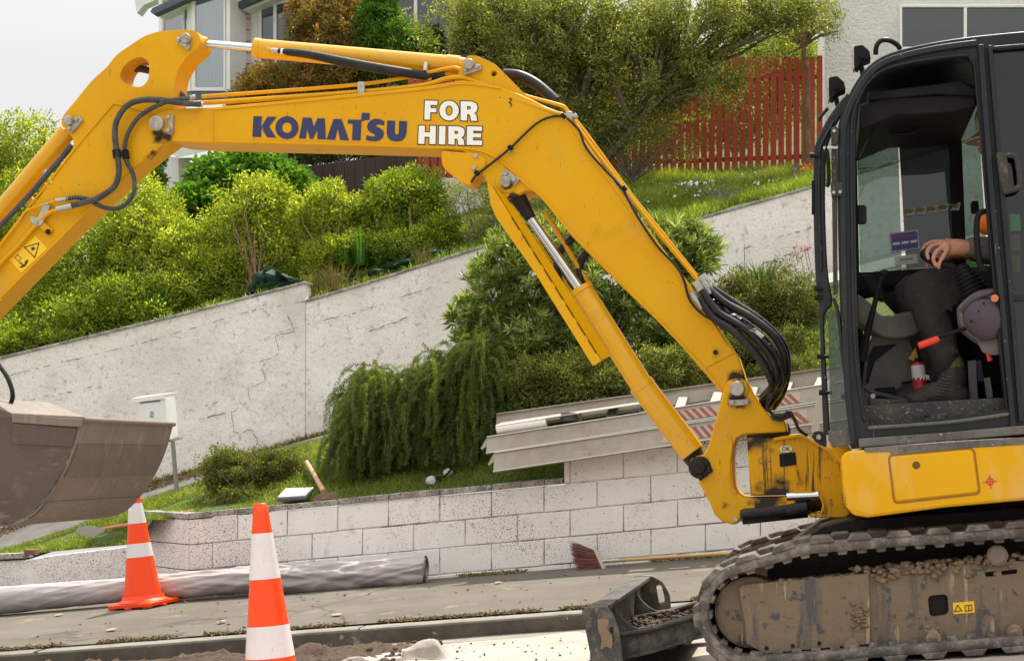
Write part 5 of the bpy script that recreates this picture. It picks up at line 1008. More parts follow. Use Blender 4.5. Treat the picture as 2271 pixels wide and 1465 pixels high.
def shell_strip(i0, i1, out, a, b, name, m):
    s = outer[i0:i1 + 1]; s2 = [p + (p - cc).normalized() * out for p in s]; s1 = [p + (p - cc).normalized() * .001 for p in s]
    MB().prism([p + Lv * a for p in s2 + s1[::-1]], Lv * (b - a)).build(name, m, bkt, bevel=.002)
shell_strip(5, 5 * 2 + 3, .007, .02, bk_w - .02, 'wear_plate', mat('brown wear plate', (.145, .115, .095), .6, .1, layers=[('noise', 5, .38, .7, (.12, .09, .075)), ('noise', (26, 26, 3), .56, .70, (.21, .175, .15)), ('fine', 90, .6, .74, (.09, .07, .06))])); shell_strip(20, 26, .006, .02, bk_w - .02, 'wear_plate', M_edge)
MB().ext([(-200, 870), (-60, 880), (26, 915), (26, 930), (-200, 930)], .55, 1.4).build('quick_hitch', M_edge, bkt, bevel=.005)
MB().tube(pxpath([(-40, 760, .85), (-5, 805, .85), (18, 840, .84), (28, 878, .84), (16, 912, .86)]), .012, 12).build('hose', M_hose, EX)
# ------------------------------------------------ tracks
UI, NI = UN(1662, 1362, 0); US_, NS = UI + 2.02, NI + .055
def track_path(step=.02):
    r1, r2 = .198, .228; P = []
    # idler arc from bottom to top (counter to travel), top run over the carrier roller, sprocket arc, bottom run
    for i in range(41): a = rad(-90 - 180 * i / 40 * .97); P.append((UI + r1 * math.cos(a), NI + r1 * math.sin(a)))
    ut, nt_ = UN(1790, 1216, 0); u2, n2 = UN(2266, 1180, 0); P += [(ut, nt_ + .0), (u2, n2)]
    for i in range(41): a = rad(92 - 182 * i / 40); P.append((US_ + r2 * math.cos(a), NS + r2 * math.sin(a)))
    P.append(P[0]); Q = [Vector(P[0])]; tot = 0
    seg = [(Vector(a), Vector(b)) for a, b in zip(P, P[1:])]; L_ = sum((b - a).length for a, b in seg); n = round(L_ / step); out = []; acc = 0; j = 0
    for k in range(n):
        d = L_ * k / n
        while j < len(seg) - 1 and acc + (seg[j][1] - seg[j][0]).length < d: acc += (seg[j][1] - seg[j][0]).length; j += 1
        a, b = seg[j]; out.append(a.lerp(b, (d - acc) / max(1e-6, (b - a).length)))
    for _ in range(3): out = [(out[i - 1] + out[i] * 2 + out[(i + 1) % n]) / 4 for i in range(n)]
    return out
TP = track_path(); NT = len(TP)
def tnorm(i): t = (TP[(i + 1) % NT] - TP[i - 1]).normalized(); return t, Vector((t.y, -t.x))     # outward normal decided below
cen = Vector(((UI + US_) / 2, NI)); 
def tn(i):
    t, n = tnorm(i % NT); q = TP[i % NT] - cen; q.x = q.x * .12 if UI < TP[i % NT].x < US_ else q.x; return t, (n if n.dot(q) > 0 else -n)
def build_track(v0, wdt, parent_name, label):
    tr = None; b = MB(); rows = []
    hw = .021
    for i in range(NT + 1):
        t, n = tn(i); c = TP[i % NT]; jr = .0015 * math.sin(i * 1.7)
        rows.append([M((c + n * a).x, v0 + v, (c + n * a).y) for a, v in ((hw, .004), (hw, wdt - .004), (hw - .006, wdt), (-hw + .004, wdt), (-hw, wdt - .004), (-hw, .004), (-hw + .004, 0), (-.004, -.004 + jr), (.006, -.004), (hw - .006, 0), (hw, .004))])
    b.sheet(rows); tr = b.build('track', M_rub, EX, ang=45)
    lg = MB(); per = 8; k = 0                                        # outer lugs: alternate halves, ramped ends
    for i in range(0, NT, per):
        for half in (0, 1):
            j0 = i + half * per // 2; q = []
            for (s, a) in ((-.056, hw - .002), (-.036, hw + .024), (.034, hw + .024), (.052, hw - .002)):
                t, n = tn(j0); c = TP[j0 % NT]
                # follow the curve: pick nearest path point
                jj = j0 + s / .02; f = math.floor(jj); e = jj - f; cc_ = TP[f % NT].lerp(TP[(f + 1) % NT], e); t2, n2 = tn(f); q.append(cc_ + n2 * a)
            va, vb_ = (v0 - .006, v0 + wdt * .56) if half == 0 else (v0 + wdt * .44, v0 + wdt + .006)
            lg.prism([M(p.x, va, p.y) for p in q], Lv * (vb_ - va))
    lg.build('lug', M_rub, tr, bevel=.005)
    il = MB()
    for i in range(0, NT, 4):
        q = []
        for (s, a) in ((-.024, -hw + .002), (-.018, -hw - .016), (.016, -hw - .016), (.022, -hw + .002)):
            jj = i + s / .02; f = math.floor(jj); e = jj - f; cc_ = TP[f % NT].lerp(TP[(f + 1) % NT], e); t2, n2 = tn(f); q.append(cc_ + n2 * a)
        il.prism([M(p.x, v0 + .012, p.y) for p in q], Lv * (wdt - .024))
    il.build('guide_lug', M_rub, tr, bevel=.003)
    # idler wheel
    w_ = MB().tube([M(UI, v0 + .10, NI), M(UI, v0 + .32, NI)], .152, 48)
    w_.tube([M(UI, v0 + .092, NI), M(UI, v0 + .10, NI)], [.128, .148], 48)
    w_.build('idler', M_mudf, EX, bevel=.004)
    MB().tube([M(US_, v0 + .10, NS), M(US_, v0 + .32, NS)], .17, 40).build('sprocket', M_mud, EX)
    return tr
build_track(0, .40, 'near', None); build_track(1.55, .40, 'far', None)
for v0 in (0, 1.55):
    near = v0 == 0
    fr = MB().ext([(1655, 1300), (1800, 1284), (1926, 1273), (2120, 1253), (2300, 1240), (2700, 1200), (2700, 1385), (2300, 1406), (1926, 1434), (1700, 1442), (1670, 1425)] , v0 + .085, v0 + .33, holes=[rounded([(2057, 1320), (2102, 1316), (2105, 1362), (2062, 1368)], 12), rounded([(2183, 1268), (2210, 1265), (2211, 1276), (2187, 1279)], 3), rounded([(2220, 1265), (2256, 1261), (2256, 1271), (2222, 1275)], 3)] if near else ()).build('track_frame', M_mudf, EX, bevel=.004)
    if near:
        MB().ext([(2040, 1250), (2290, 1230), (2290, 1390), (2040, 1400)], .13, .14).build('frame_inner', M_grs, fr)
        MB().ext([(1638, 1303), (1646, 1296), (1926, 1271), (1932, 1427), (1697, 1449), (1655, 1427), (1652, 1380), (1645, 1345)], .062, .084).build('cover_plate', M_mudf, fr, bevel=.003)
        for x, y in ((1700, 1436), (1758, 1431), (1817, 1425)): MB().pin(x, y, .062, 5, .003, 12).build('bolt_hole', M_grs, fr)
        for x, y in ((1888, 1428), (2070, 1410), (2250, 1396)):
            MB().pin(x, y + 4, .05, 17, .03, 20).build('roller_cap', M_mud, fr, bevel=.004)
        for x, y in ((1880, 1462), (2066, 1448), (2254, 1434)): MB().tube([A(x, y - 12, .12), A(x, y - 12, .30)], .05, 20).build('track_roller', M_mud, fr)
        q = MB().tube([A(2212, 1231, .07), A(2212, 1231, .33)], .040, 28).tube([A(2212, 1231, .055), A(2212, 1231, .07)], .043, 28); q.build('carrier_roller', M_mud, EX, bevel=.003); MB().tube([A(2212, 1231, .05), A(2212, 1231, .056)], .033, 24).build('roller_face', M_edge, fr)
        s_ = MB().ext([(2113, 1336), (2160, 1332), (2162, 1357), (2115, 1361)], .082, .085).build('warning_sticker', M_stick, fr, smooth=False); t = MB()
        outline([(2117, 1355), (2124, 1341), (2133, 1353)], .8, .0795); outline([(2140, 1342), (2155, 1340), (2156, 1352), (2141, 1354)], .8, .0795); t.ext([(2147, 1341), (2149, 1341), (2150, 1353), (2148, 1353)], .0795, .0805); t.build('sticker_pictogram', M_blet, s_, smooth=False)
# dried mud lumps on the frame top (uncountable)
def lumps(n, area, seed, smin, smax, m, name, parent):
    rg = random.Random(seed); b = MB()
    for i in range(n):
        x, y, v = area(rg); r = rg.uniform(smin, smax); k = MB().ball((0, 0, 0), 1, 8, 6); ph_ = Vector((rg.uniform(0, 99), 0, 0)); c = A(x, y, v); sc = (rg.uniform(.8, 1.5), 1, rg.uniform(.6, 1))
        b.add([c + Vector((q[0] * sc[0], q[1] * sc[1], q[2] * sc[2])) * r * (1 + .5 * mnoise.noise(Vector(q) * 1.6 + ph_)) for q in k.v], k.f)
    o = b.build(name, m, parent, ang=60); o['kind'] = 'stuff'; return o
lumps(900, lambda r: (lambda x: (x, 1300 - (x - 1650) * .098 + (1 if x > 1905 else .2) * abs(r.gauss(0, 10)) - (r.uniform(0, 18) if x > 1890 else r.uniform(0, 3)), r.uniform(.07, .2)))(r.uniform(1650, 2300)), 4, .005, .017, M_mud, 'mud_lumps', EX)
lumps(40, lambda r: (r.gauss(1905, 9), r.gauss(1365, 12), .06), 6, .004, .012, M_mud, 'mud_lumps', EX); lumps(30, lambda r: (r.gauss(2070, 7), r.gauss(1402, 5), .05), 7, .004, .012, M_mud, 'mud_lumps', EX)
# centre frame between the tracks
MB().ext([(1700, 1262), (1755, 1212), (1820, 1165), (1880, 1150), (2300, 1120), (2700, 1090), (2700, 1300), (1900, 1300), (1700, 1300)], .42, 1.5).build('centre_frame', M_grs, EX, bevel=.01)
MB().tube([A(2230, 1150, .98), A(2230, 1110, .98)], .42, 40).build('slew_ring', M_grs, EX)
t = MB().ext([(1764, 1205), (1830, 1163), (1850, 1168), (1850, 1180), (1800, 1212), (1770, 1215)], .45, .62); t.ext([(1840, 1160), (1900, 1172), (1990, 1168), (1990, 1180), (1890, 1186), (1845, 1178)], .5, .56); t.build('frame_leg', M_blackd, EX, bevel=.005)
MB().pin(1888, 1186, .5, 12, .05).pin(1912, 1184, .5, 6, .05, 14).build('hose_union', M_blackd, EX)
M_blade = mat('dusty blade steel', (.045, .044, .042), .6, spec=.3, layers=[('noise', 4, .38, .66, (.10, .092, .08), .85), ('noise', 14, .50, .72, (.19, .165, .135), .9), ('fine', 90, .62, .72, (.28, .25, .21))], bump=[('noise', 30, .2, .005)])
# ------------------------------------------------ blade
EP = rounded([(1289, 1354), (1303, 1345), (1345, 1344), (1360, 1362), (1372, 1398), (1378, 1440), (1382, 1495), (1312, 1500), (1310, 1445), (1300, 1395)], 10)
bl = MB().ext(EP, 0, .022, holes=[rounded([(1351, 1390), (1359, 1388), (1362, 1424), (1354, 1424)], 3)]).build('blade', M_blade, EX, bevel=.003)
MB().ext(smooth_path([(1326, 1374), (1334, 1370), (1350, 1374), (1347, 1392), (1358, 1410), (1356, 1436), (1344, 1432), (1332, 1440), (1334, 1416), (1327, 1396)], 3, True), -.002, .0).build('mud_patch', M_mud, bl)
def bp(x, y, v, w): return A(x, y, 0) + Lv * v + w
nose = [(1290, 1352), (1306, 1346), (1344, 1346), (1344, 1356), (1316, 1360), (1322, 1410), (1334, 1455), (1336, 1500), (1310, 1500), (1308, 1445), (1298, 1395)]
MB().prism([A(x, y, .022) for x, y in nose], Lv * 1.90).build('board', M_blade, bl, bevel=.003)
fe = rounded([(1289, 1354), (1300, 1346), (1346, 1346), (1376, 1362), (1396, 1400), (1400, 1455), (1382, 1495), (1312, 1500), (1310, 1445), (1300, 1395)], 10)
hole = rounded([(1357, 1372), (1372, 1370), (1382, 1408), (1380, 1424), (1366, 1424)], 7)
MB().prism([A(x, y, 0) + Lv * 1.925 for x, y in fe], Lv * .022, [[A(x, y, 0) + Lv * 1.925 for x, y in hole]]).build('end_plate', M_blade, bl, bevel=.003)
for vv in (.42, 1.30):
    gus = smooth_path([(1334, 1358), (1350, 1384), (1385, 1412), (1440, 1420), (1500, 1414)], 4) + [(1500, 1440), (1330, 1470)]
    MB().prism([A(x, y, 0) + Lv * vv for x, y in gus], Lv * .016).build('gusset', M_blade, bl, bevel=.002)
    # push arm: I shaped
    a0 = [(1330, 1425), (1420, 1412), (1510, 1385), (1600, 1362), (1760, 1352), (1760, 1400), (1610, 1418), (1520, 1440), (1425, 1470), (1330, 1492)]
    o_ = MB().prism([A(x, y, 0) + Lv * (vv - .035) for x, y in a0], Lv * .08); ob = o_.build('push_arm', M_blade, bl, bevel=.004)
    top = [(x, y) for x, y in a0[:5]]; MB().prism([A(x, y, 0) + Lv * (vv - .06) for x, y in top + [(x, y + 7) for x, y in reversed(top)]], Lv * .14).build('flange', M_blade, ob, bevel=.002)
    bot = a0[5:]; MB().prism([A(x, y, 0) + Lv * (vv - .06) for x, y in bot + [(x, y - 7) for x, y in reversed(bot)]], Lv * .14).build('flange', M_blade, ob, bevel=.002)
MB().prism([A(x, y, 0) + Lv * .44 for x, y in [(1330, 1470), (1480, 1452), (1480, 1462), (1330, 1480)]], Lv * .9).build('web_plate', M_blade, bl)
# dirt pile on the blade
rg = random.Random(8); pile = MB(); rows = []
for i in range(34):
    r = []
    for j in range(40):
        a, b = i / 33, j / 39; h = math.sin(a * math.pi) ** .7 * math.sin(b * math.pi) ** .7; p = A(1334, 1470, 0) + Lv * (.46 + .8 * a) + Um * (b * .34); p.z += h * (.10 + .05 * mnoise.fractal(p * 9, .8, 2, 4)) * (1 - b * .45) ; r.append(p)
    rows.append(r)
tag(pile.sheet(rows).build('dirt_pile', M_soil, None, base=A(1400, 1440, .8), ang=180), 'pile of crumbly brown dirt lying on the dozer blade arms', 'dirt', kind='stuff')
sp = [A(1334, 1470, 0) + Lv * (.46 + .8 * rg.uniform(.1, .9)) + Um * rg.uniform(.03, .3) + Vector((0, 0, .11 * rg.uniform(.5, 1))) for _ in range(130)]
clods('dirt_clods', 'clods and stones on the dirt pile behind the blade', 'dirt', sp, M_soil, 6, .006, .022)

# ------------------------------------------------ machine body
B0 = [(1866, 1014), (1872, 1004), (1884, 999), (2290, 972), (2900, 930), (2900, 1060), (2290, 1107), (2100, 1124), (2000, 1137), (1925, 1147), (1893, 1142), (1876, 1124), (1870, 1080)]
body = MB().ext(B0, .0, 1.9).build('body', M_yb, EX, bevel=.022, seg=4)
MB().ext([(1916, 999), (1924, 1003), (1972, 1001), (1980, 1008), (2040, 1003), (2160, 992), (2290, 984), (2900, 944), (2900, 926), (2290, 968), (1918, 992)], -.004, 1.2).build('tread_strip', M_grime, body, bevel=.002)
MB().ext([(1876, 1118), (1880, 1126), (1930, 1140), (2100, 1118), (2290, 1100), (2290, 1095), (2100, 1112), (1932, 1133), (1886, 1120)], -.003, .0).build('crease', M_yb, body)
pa = rounded([(1972, 1011), (2158, 995), (2171, 1092), (1985, 1113)], 11)
gr = rounded([(1968, 1007), (2162, 991), (2176, 1096), (1981, 1118)], 13)
MB().ext(gr, -.0012, .0, holes=[pa]).build('panel_gap', mat('panel gap', (.30, .13, .005), .7), body, smooth=False)
MB().ext(offset(pa, -2), -.008, .0).build('hatch', M_yb, body, bevel=.004, seg=3)
MB().pin(2032, 1031, -.008, 9.2, .002, 24).build('lock_hole', mat('lock hole', (.12, .06, .005), .7), body)
t = MB(); cx_, cy_ = 2196, 1067
outl = [(cx_ + 8.5 * math.cos(a), cy_ + 8.5 * math.sin(a)) for a in lin(0, 6.0, 23)]; inn = [(cx_ + 6 * math.cos(a), cy_ + 6 * math.sin(a)) for a in lin(0, 6.0, 23)]
t.ext(outl, -.002, -.0005, holes=[inn]); t.ext([(cx_ - 16, cy_ + .8), (cx_ + 16, cy_ - 2.2), (cx_ + 16, cy_ - .4), (cx_ - 16, cy_ + 2.8)], -.0027, -.001); t.ext([(cx_ - 2.6, cy_ - 15), (cx_ - .6, cy_ - 15), (cx_ + 2.8, cy_ + 15), (cx_ + .8, cy_ + 15)], -.0034, -.001); t.build('lifting_mark', M_redd, body, smooth=False)
for i in range(5): MB().pin(1866 + i * 1.6, 1096 + i * 7, -.0, 1.8, .003, 8).build('vent_slot', M_blet, body)
t = MB().ext([(2300, 965), (2900, 920), (2900, 700), (2330, 740)], .5, 1.85); t.build('engine_cover', M_yb, body, bevel=.03, seg=4)

# ------------------------------------------------ cab
M_cglass = glass('cab glass', (.42, .50, .47), .02); M_cdark = glass('tinted cab glass', (.12, .14, .145), .02)
cabw = .98; c0, c1 = .06, .06 + cabw
OUT = smooth_path([(1888, 995), (1876, 900), (1868, 780), (1862, 640), (1858, 480), (1857, 330), (1861, 270), (1882, 212), (1912, 163), (1946, 133), (1990, 115), (2070, 97), (2165, 83), (2300, 70)], 4) + [(2700, 30), (2700, 925), (2290, 962)]
DOOR = smooth_path([(1927, 941), (1912, 860), (1903, 760), (1900, 640), (1897, 440), (1897, 270), (1903, 232), (1922, 192), (1952, 163), (1995, 148), (2060, 136), (2138, 127), (2152, 134), (2160, 160), (2172, 260), (2190, 480), (2212, 740), (2229, 890), (2222, 908)], 4) + [(2100, 926), (1990, 938)]
REAR = smooth_path([(2200, 112), (2290, 104)], 2) + [(2640, 75), (2640, 880), (2290, 925), (2272, 924)] + smooth_path([(2262, 900), (2246, 700), (2226, 400), (2205, 180)], 3)
cab = MB().ext(OUT, c0, c0 + .055, holes=[DOOR, REAR]).build('cab', M_black, EX, bevel=.008, seg=3)
def rail(px, w, v, h, m=M_black, name='frame_rail', th=None):
    P = smooth_path(px, 5); o = []; q = []
    for i, p in enumerate(P):
        a = Vector(P[max(i - 1, 0)]); b = Vector(P[min(i + 1, len(P) - 1)]); t = (b - a).normalized(); n = Vector((-t.y, t.x)) * w / 2; o.append((p[0] + n.x, p[1] + n.y)); q.append((p[0] - n.x, p[1] - n.y))
    return MB().ext(o + q[::-1], v - h, v + (th or .004)).build(name, m, cab, bevel=.005)
rail([(1893, 985), (1880, 860), (1873, 700), (1870, 480), (1869, 330), (1873, 272), (1893, 218), (1922, 170), (1955, 141), (2000, 124), (2080, 106), (2168, 94)], 13, c0, .022)
rail([(1918, 935), (1900, 820), (1892, 680), (1889, 480), (1888, 330), (1890, 262), (1900, 225), (1920, 188), (1950, 158), (2000, 141), (2080, 127), (2150, 120)], 7, c0, .014)
rail([(2176, 98), (2186, 240), (2205, 480), (2230, 740), (2250, 965)], 14, c0, .026); rail([(2196, 100), (2208, 240), (2228, 480), (2250, 740), (2266, 935)], 11, c0, .034); rail([(2160, 128), (2172, 260), (2192, 480), (2216, 740), (2234, 905)], 5, c0, .016)
rail([(1905, 982), (2100, 968), (2290, 951)], 20, c0, .03, M_grime, 'sill'); rail([(1925, 948), (2100, 936), (2240, 917)], 8, c0, .018, M_grime, 'sill_edge')
rail([(2200, 106), (2300, 98), (2640, 70)], 8, c0, .034)
# roof
ROOF = smooth_path([(1912, 160), (1946, 131), (1990, 112), (2070, 94), (2165, 80), (2300, 67)], 4) + [(2700, 30), (2700, 60), (2290, 96), (2160, 106), (2050, 122), (1990, 140), (1950, 160)]
MB().ext(ROOF, c0 + .03, c1 + .02).build('roof', M_black, cab, bevel=.012, seg=3)
# front upright of the cab face with its windscreen edge, hinge bars, pins
FP = smooth_path([(1826, 962), (1821, 830), (1817, 700), (1808, 600), (1804, 460), (1805, 345), (1812, 310), (1836, 262), (1862, 226), (1880, 205)], 4)
FPi = smooth_path([(1890, 222), (1872, 246), (1852, 280), (1836, 320), (1832, 345), (1830, 460), (1836, 600), (1846, 668), (1832, 690), (1828, 720), (1834, 840), (1842, 965)], 4)
MB().ext(FP + FPi, c0 + .045, c0 + .085).build('front_post', M_black, cab, bevel=.008, seg=3)
rail([(1822, 600), (1817, 460), (1818, 345), (1826, 312), (1850, 268)], 6, c0 + .045, .02)
MB().ext(FP + FPi, c1 - .05, c1).build('front_post', M_black, cab, bevel=.008, seg=3)
wg = MB().prism([A(x, y, c0 + .09) for x, y in ((1812, 345), (1816, 345), (1836, 955), (1832, 955))], Lv * (cabw - .14)); wg.build('windscreen', M_cglass, cab, smooth=False)
MB().ext([(1836, 690), (1876, 690), (1888, 960), (1842, 960)], c0 + .012, c0 + .018).build('side_pane', M_cglass, cab, smooth=False)
MB().ext([(1836, 955), (1888, 950), (1890, 985), (1848, 992), (1838, 975)], c0 + .005, c0 + .08).build('foot_bracket', M_grime, cab, bevel=.004)
q = MB().ext([(1843, 283), (1856, 280), (1858, 650), (1848, 655)], c0 - .008, c0 + .008); q.build('hinge_bar', M_blackd, cab, bevel=.003)
MB().tube([A(1826, 329, c0 - .01), A(1858, 327, c0 - .01)], .008, 10).build('hinge_pin', M_galv, cab)
q = MB().ext(rounded([(1843, 286), (1852, 278), (1860, 286), (1858, 318), (1848, 322)], 4), c0 - .025, c0 - .008).build('hinge', M_blackd, cab, bevel=.002); MB().pin(1850, 291, c0 - .025, 4, .01, 10).build('bolt', M_galv, cab)
q = MB().ext([(1842, 406), (1868, 404), (1868, 434), (1844, 436)], c0 - .03, c0 - .006).build('hinge', M_blackd, cab, bevel=.002); MB().pin(1849, 427, c0 - .03, 4, .01, 10).build('bolt', M_galv, cab); MB().pin(1863, 426, c0 - .03, 4, .01, 10).build('bolt', M_galv, cab)
MB().tube(pxpath([(1832, 326, .05), (1836, 350, .05), (1838, 400, .05), (1834, 414, .05)]), .009, 8).build('strap', M_blkp, cab)
rail([(1848, 660), (1860, 700), (1868, 780), (1874, 830)], 8, c0 + .0, .01)
for x, y, w in ((1806, 640, 20), (1806, 660, 20), (1812, 790, 30), (1816, 870, 30), (1858, 700, 18), (1861, 773, 18), (1796, 345, 18), (1866, 880, 20)):
    MB().tube([A(x, y, c0 + .03), A(x + w, y, c0 + .03)], .0085, 10).tube([A(x, y, c0 + .03), A(x + 9, y, c0 + .03)], .012, 10).build('rubber_buffer', M_blkp, cab)
MB().ext([(1800, 400), (1806, 400), (1806, 474), (1800, 474)], c0 + .04, c0 + .08).build('latch', M_blkp, cab, bevel=.002)
# work lamps, wiring loop
def lamp(x, y, v, s=1.0, lean=0):
    q = MB().ext(rounded([(x - 12 * s, y - 24 * s), (x + 6 * s, y - 28 * s), (x + 22 * s, y - 14 * s), (x + 26 * s, y + 4 * s), (x + 6 * s, y + 12 * s), (x - 4 * s, y + 26 * s), (x - 12 * s, y + 20 * s)], 4), v, v + .10); o = q.build('work_lamp', M_blkp, cab, bevel=.008)
    MB().ext([(x - 17 * s, y - 24 * s), (x - 11 * s, y - 27 * s), (x - 10 * s, y + 27 * s), (x - 14 * s, y + 26 * s)], v + .006, v + .094).build('lens', M_galv, o, bevel=.003)
    MB().pin(x + 6 * s, y, v, 6 * s, .012, 14).build('knob', M_blkp, o); MB().tube([A(x + 2 * s, y + 14 * s, v + .05), A(x + 8, y + 40 * s, v + .05)], .012, 8).build('stalk', M_blkp, o)
lamp(1906, 126, .30); lamp(1850, 195, .55)
MB().tube(pxpath([(1942, 122, .35), (1944, 102, .34), (1955, 90, .34), (1972, 90, .34), (1988, 98, .36), (1996, 108, .38)]), .0115, 10).build('loop_hose', M_hose, cab)
MB().tube(pxpath([(1836, 240, .5), (1818, 262, .5), (1820, 268, .5)]), .008, 8).build('cable', M_hose, cab)
# far side frame, windows, header and inner trim
FO = [(1885, 990), (1862, 640), (1858, 330), (1876, 268), (1905, 215), (1945, 165), (2000, 135), (2300, 95), (2600, 70), (2600, 950)]
W1 = rounded([(1908, 596), (1903, 300), (1912, 262), (1960, 246), (2112, 232), (2128, 590)], 8)
MB().ext(FO, c1 - .05, c1, holes=[[(1906, 604), (1900, 330), (1916, 268), (1990, 250), (2102, 240), (2118, 590)], [(2130, 236), (2200, 226), (2230, 585), (2144, 592)], [(1915, 760), (1912, 640), (1935, 640), (1990, 700), (2000, 760)]]).build('far_side', M_blkp, cab, bevel=.005)
MB().ext([(1901, 330), (1917, 268), (1990, 250), (2000, 596), (1907, 604)], c1 - .03, c1 - .024).build('far_pane', M_cglass, cab, smooth=False)
fp = MB().ext([(1990, 250), (2103, 240), (2119, 590), (2010, 596)], c1 - .045, c1 - .038).build('far_pane', M_cdark, cab, smooth=False)
MB().ext([(2130, 236), (2168, 232), (2190, 588), (2144, 592)], c1 - .03, c1 - .024).build('far_pane', M_cglass, cab, smooth=False)
MB().ext([(1905, 232), (1960, 215), (2165, 205), (2165, 240), (2110, 250), (1985, 256), (1905, 290)], c0 + .12, c1 - .06).build('ceiling_lining', M_blkp, cab, bevel=.01)
MB().ext([(1925, 203), (2060, 188), (2130, 178), (2170, 200), (2170, 214), (2080, 208), (1925, 222)], c0 + .1, c0 + .18).build('inner_rail', M_blkp, cab, bevel=.006)
for a, b in (((2030, 205), (2100, 198)), ((1972, 268), (2040, 260))):
    MB().tube(pxpath([(a[0], a[1], .5), (a[0] + 3, a[1] + 22, .5), (a[0] + 14, a[1] + 30, .5), (b[0] - 12, b[1] + 33, .5), (b[0] - 2, b[1] + 22, .5), (b[0], b[1], .5)]), .012, 10).build('grab_handle', M_blkp, cab)
MB().tube([A(1972, 222, .3), A(1938, 285, .28)], .010, 10).tube([A(1938, 285, .28), A(1908, 350, .26)], .006, 8).build('gas_strut', M_blkp, cab)
MB().ext([(2300, 140), (2660, 110), (2660, 930), (2300, 950)], c0 + .1, c1 - .1).build('rear_wall', M_blkp, cab)
# near rear glass, its handle, inner loop handle
MB().ext(REAR, c0 + .01, c0 + .016).build('rear_pane', M_cdark, cab, smooth=False)
hn = MB().ext(rounded([(2210, 338), (2224, 337), (2234, 350), (2240, 428), (2226, 430), (2217, 400)], 4), c0 - .05, c0 - .03); hn.tube(pxpath([(2226, 346, .02), (2246, 344, .01), (2256, 356, .01), (2262, 405, .01), (2254, 418, .01), (2236, 424, .02)]), .0125, 10); hn.build('door_handle', M_blackd, cab, bevel=.004)
MB().tube(pxpath([(2200, 468, .1), (2178, 470, .08), (2168, 482, .08), (2166, 520, .08), (2172, 580, .08), (2184, 598, .08), (2208, 604, .1)]), .0125, 10).build('grab_handle', M_blkp, cab)
MB().ext([(1902, 454), (1918, 454), (1922, 460), (1922, 492), (1918, 496), (1903, 496)], .12, .15).build('latch', M_blkp, cab, bevel=.004)
MB().ext(rounded([(2154, 446), (2170, 445), (2172, 470), (2156, 471)], 4), .9, .96).build('latch', M_blkp, cab)
# stickers on the far glass
s1 = MB().ext([(1972, 517), (2036, 509), (2040, 551), (1976, 560)], c1 - .055, c1 - .052).build('blue_sticker', mat('blue sticker', (.06, .08, .28), .5), fp, smooth=False)
t = MB(); n_ = 16
def quad_pt(a, b): p = [Vector(q) for q in ((1972, 517), (2036, 509), (2040, 551), (1976, 560))]; return tuple((p[0] * (1 - a) + p[1] * a) * (1 - b) + (p[3] * (1 - a) + p[2] * a) * b)
for i in range(n_):
    a = i / n_
    for b0, b1 in ((0, .07), (.93, 1)): t.ext([quad_pt(a, b0), quad_pt(a + .5 / n_, b0), quad_pt(a + .5 / n_, b1), quad_pt(a, b1)], c1 - .0565, c1 - .055)
for i in range(10):
    b = i / 10
    for a0, a1 in ((0, .05), (.95, 1)): t.ext([quad_pt(a0, b), quad_pt(a1, b), quad_pt(a1, b + .05), quad_pt(a0, b + .05)], c1 - .0565, c1 - .055)
for i in range(3): t.ext([quad_pt(.09 + i * .3, .52), quad_pt(.33 + i * .3, .52), quad_pt(.33 + i * .3, .64), quad_pt(.09 + i * .3, .64)], c1 - .0565, c1 - .055)
tx = Vector((A(2036, 509, c1) - A(1972, 517, c1))).normalized(); ty = Lv.cross(tx).normalized() * -1; ty = ty if ty.z > 0 else -ty
add_text(t, 'Drainage  Excavation', .0105, A(2006, 529, c1 - .056), tx, ty) if False else None
t.build('sticker_border', mat('sticker print', (.75, .75, .75), .5), s1, smooth=False)
t = MB(); add_text(t, 'Clarke Machine Hire', .0165, A(2004, 523, c1 - .0565), tx, ty, bold=.0003); t.build('sticker_text', M_redd, s1, smooth=False)
s2 = MB().ext([(1984, 569), (2034, 563), (2036, 584), (1986, 588)], c1 - .055, c1 - .052).build('white_sticker', mat('white sticker', (.6, .6, .6), .5), fp, smooth=False)
t = MB(); add_text(t, 'Drive Fresh', .013, A(2010, 575, c1 - .0565), tx, ty, bold=.0004); t.build('sticker_text', M_blet, s2, smooth=False)
M_dimy = mat('dim yellow print', (.20, .14, .02), .6)  # yellow of the machine pictures, dimmed
for i in range(5):
    x = 2007 + i * 25; y = 478 - i * 3; q = MB().ext([(x, y), (x + 18, y - 17), (x + 24, y - 17), (x + 20, y)], c1 - .055, c1 - .052).build('picture_sticker', mat('pale print', (.42, .45, .48), .5) if i == 0 else bpy.data.materials['pale print'], fp, smooth=False)
    MB().ext([(x - 2, y - 12), (x + 6, y - 15), (x + 14, y - 12), (x + 22, y - 14), (x + 17, y - 8), (x + 12, y - 4), (x + 4, y - 6)], c1 - .057, c1 - .0555).build('machine_picture', M_dimy, q, smooth=False)
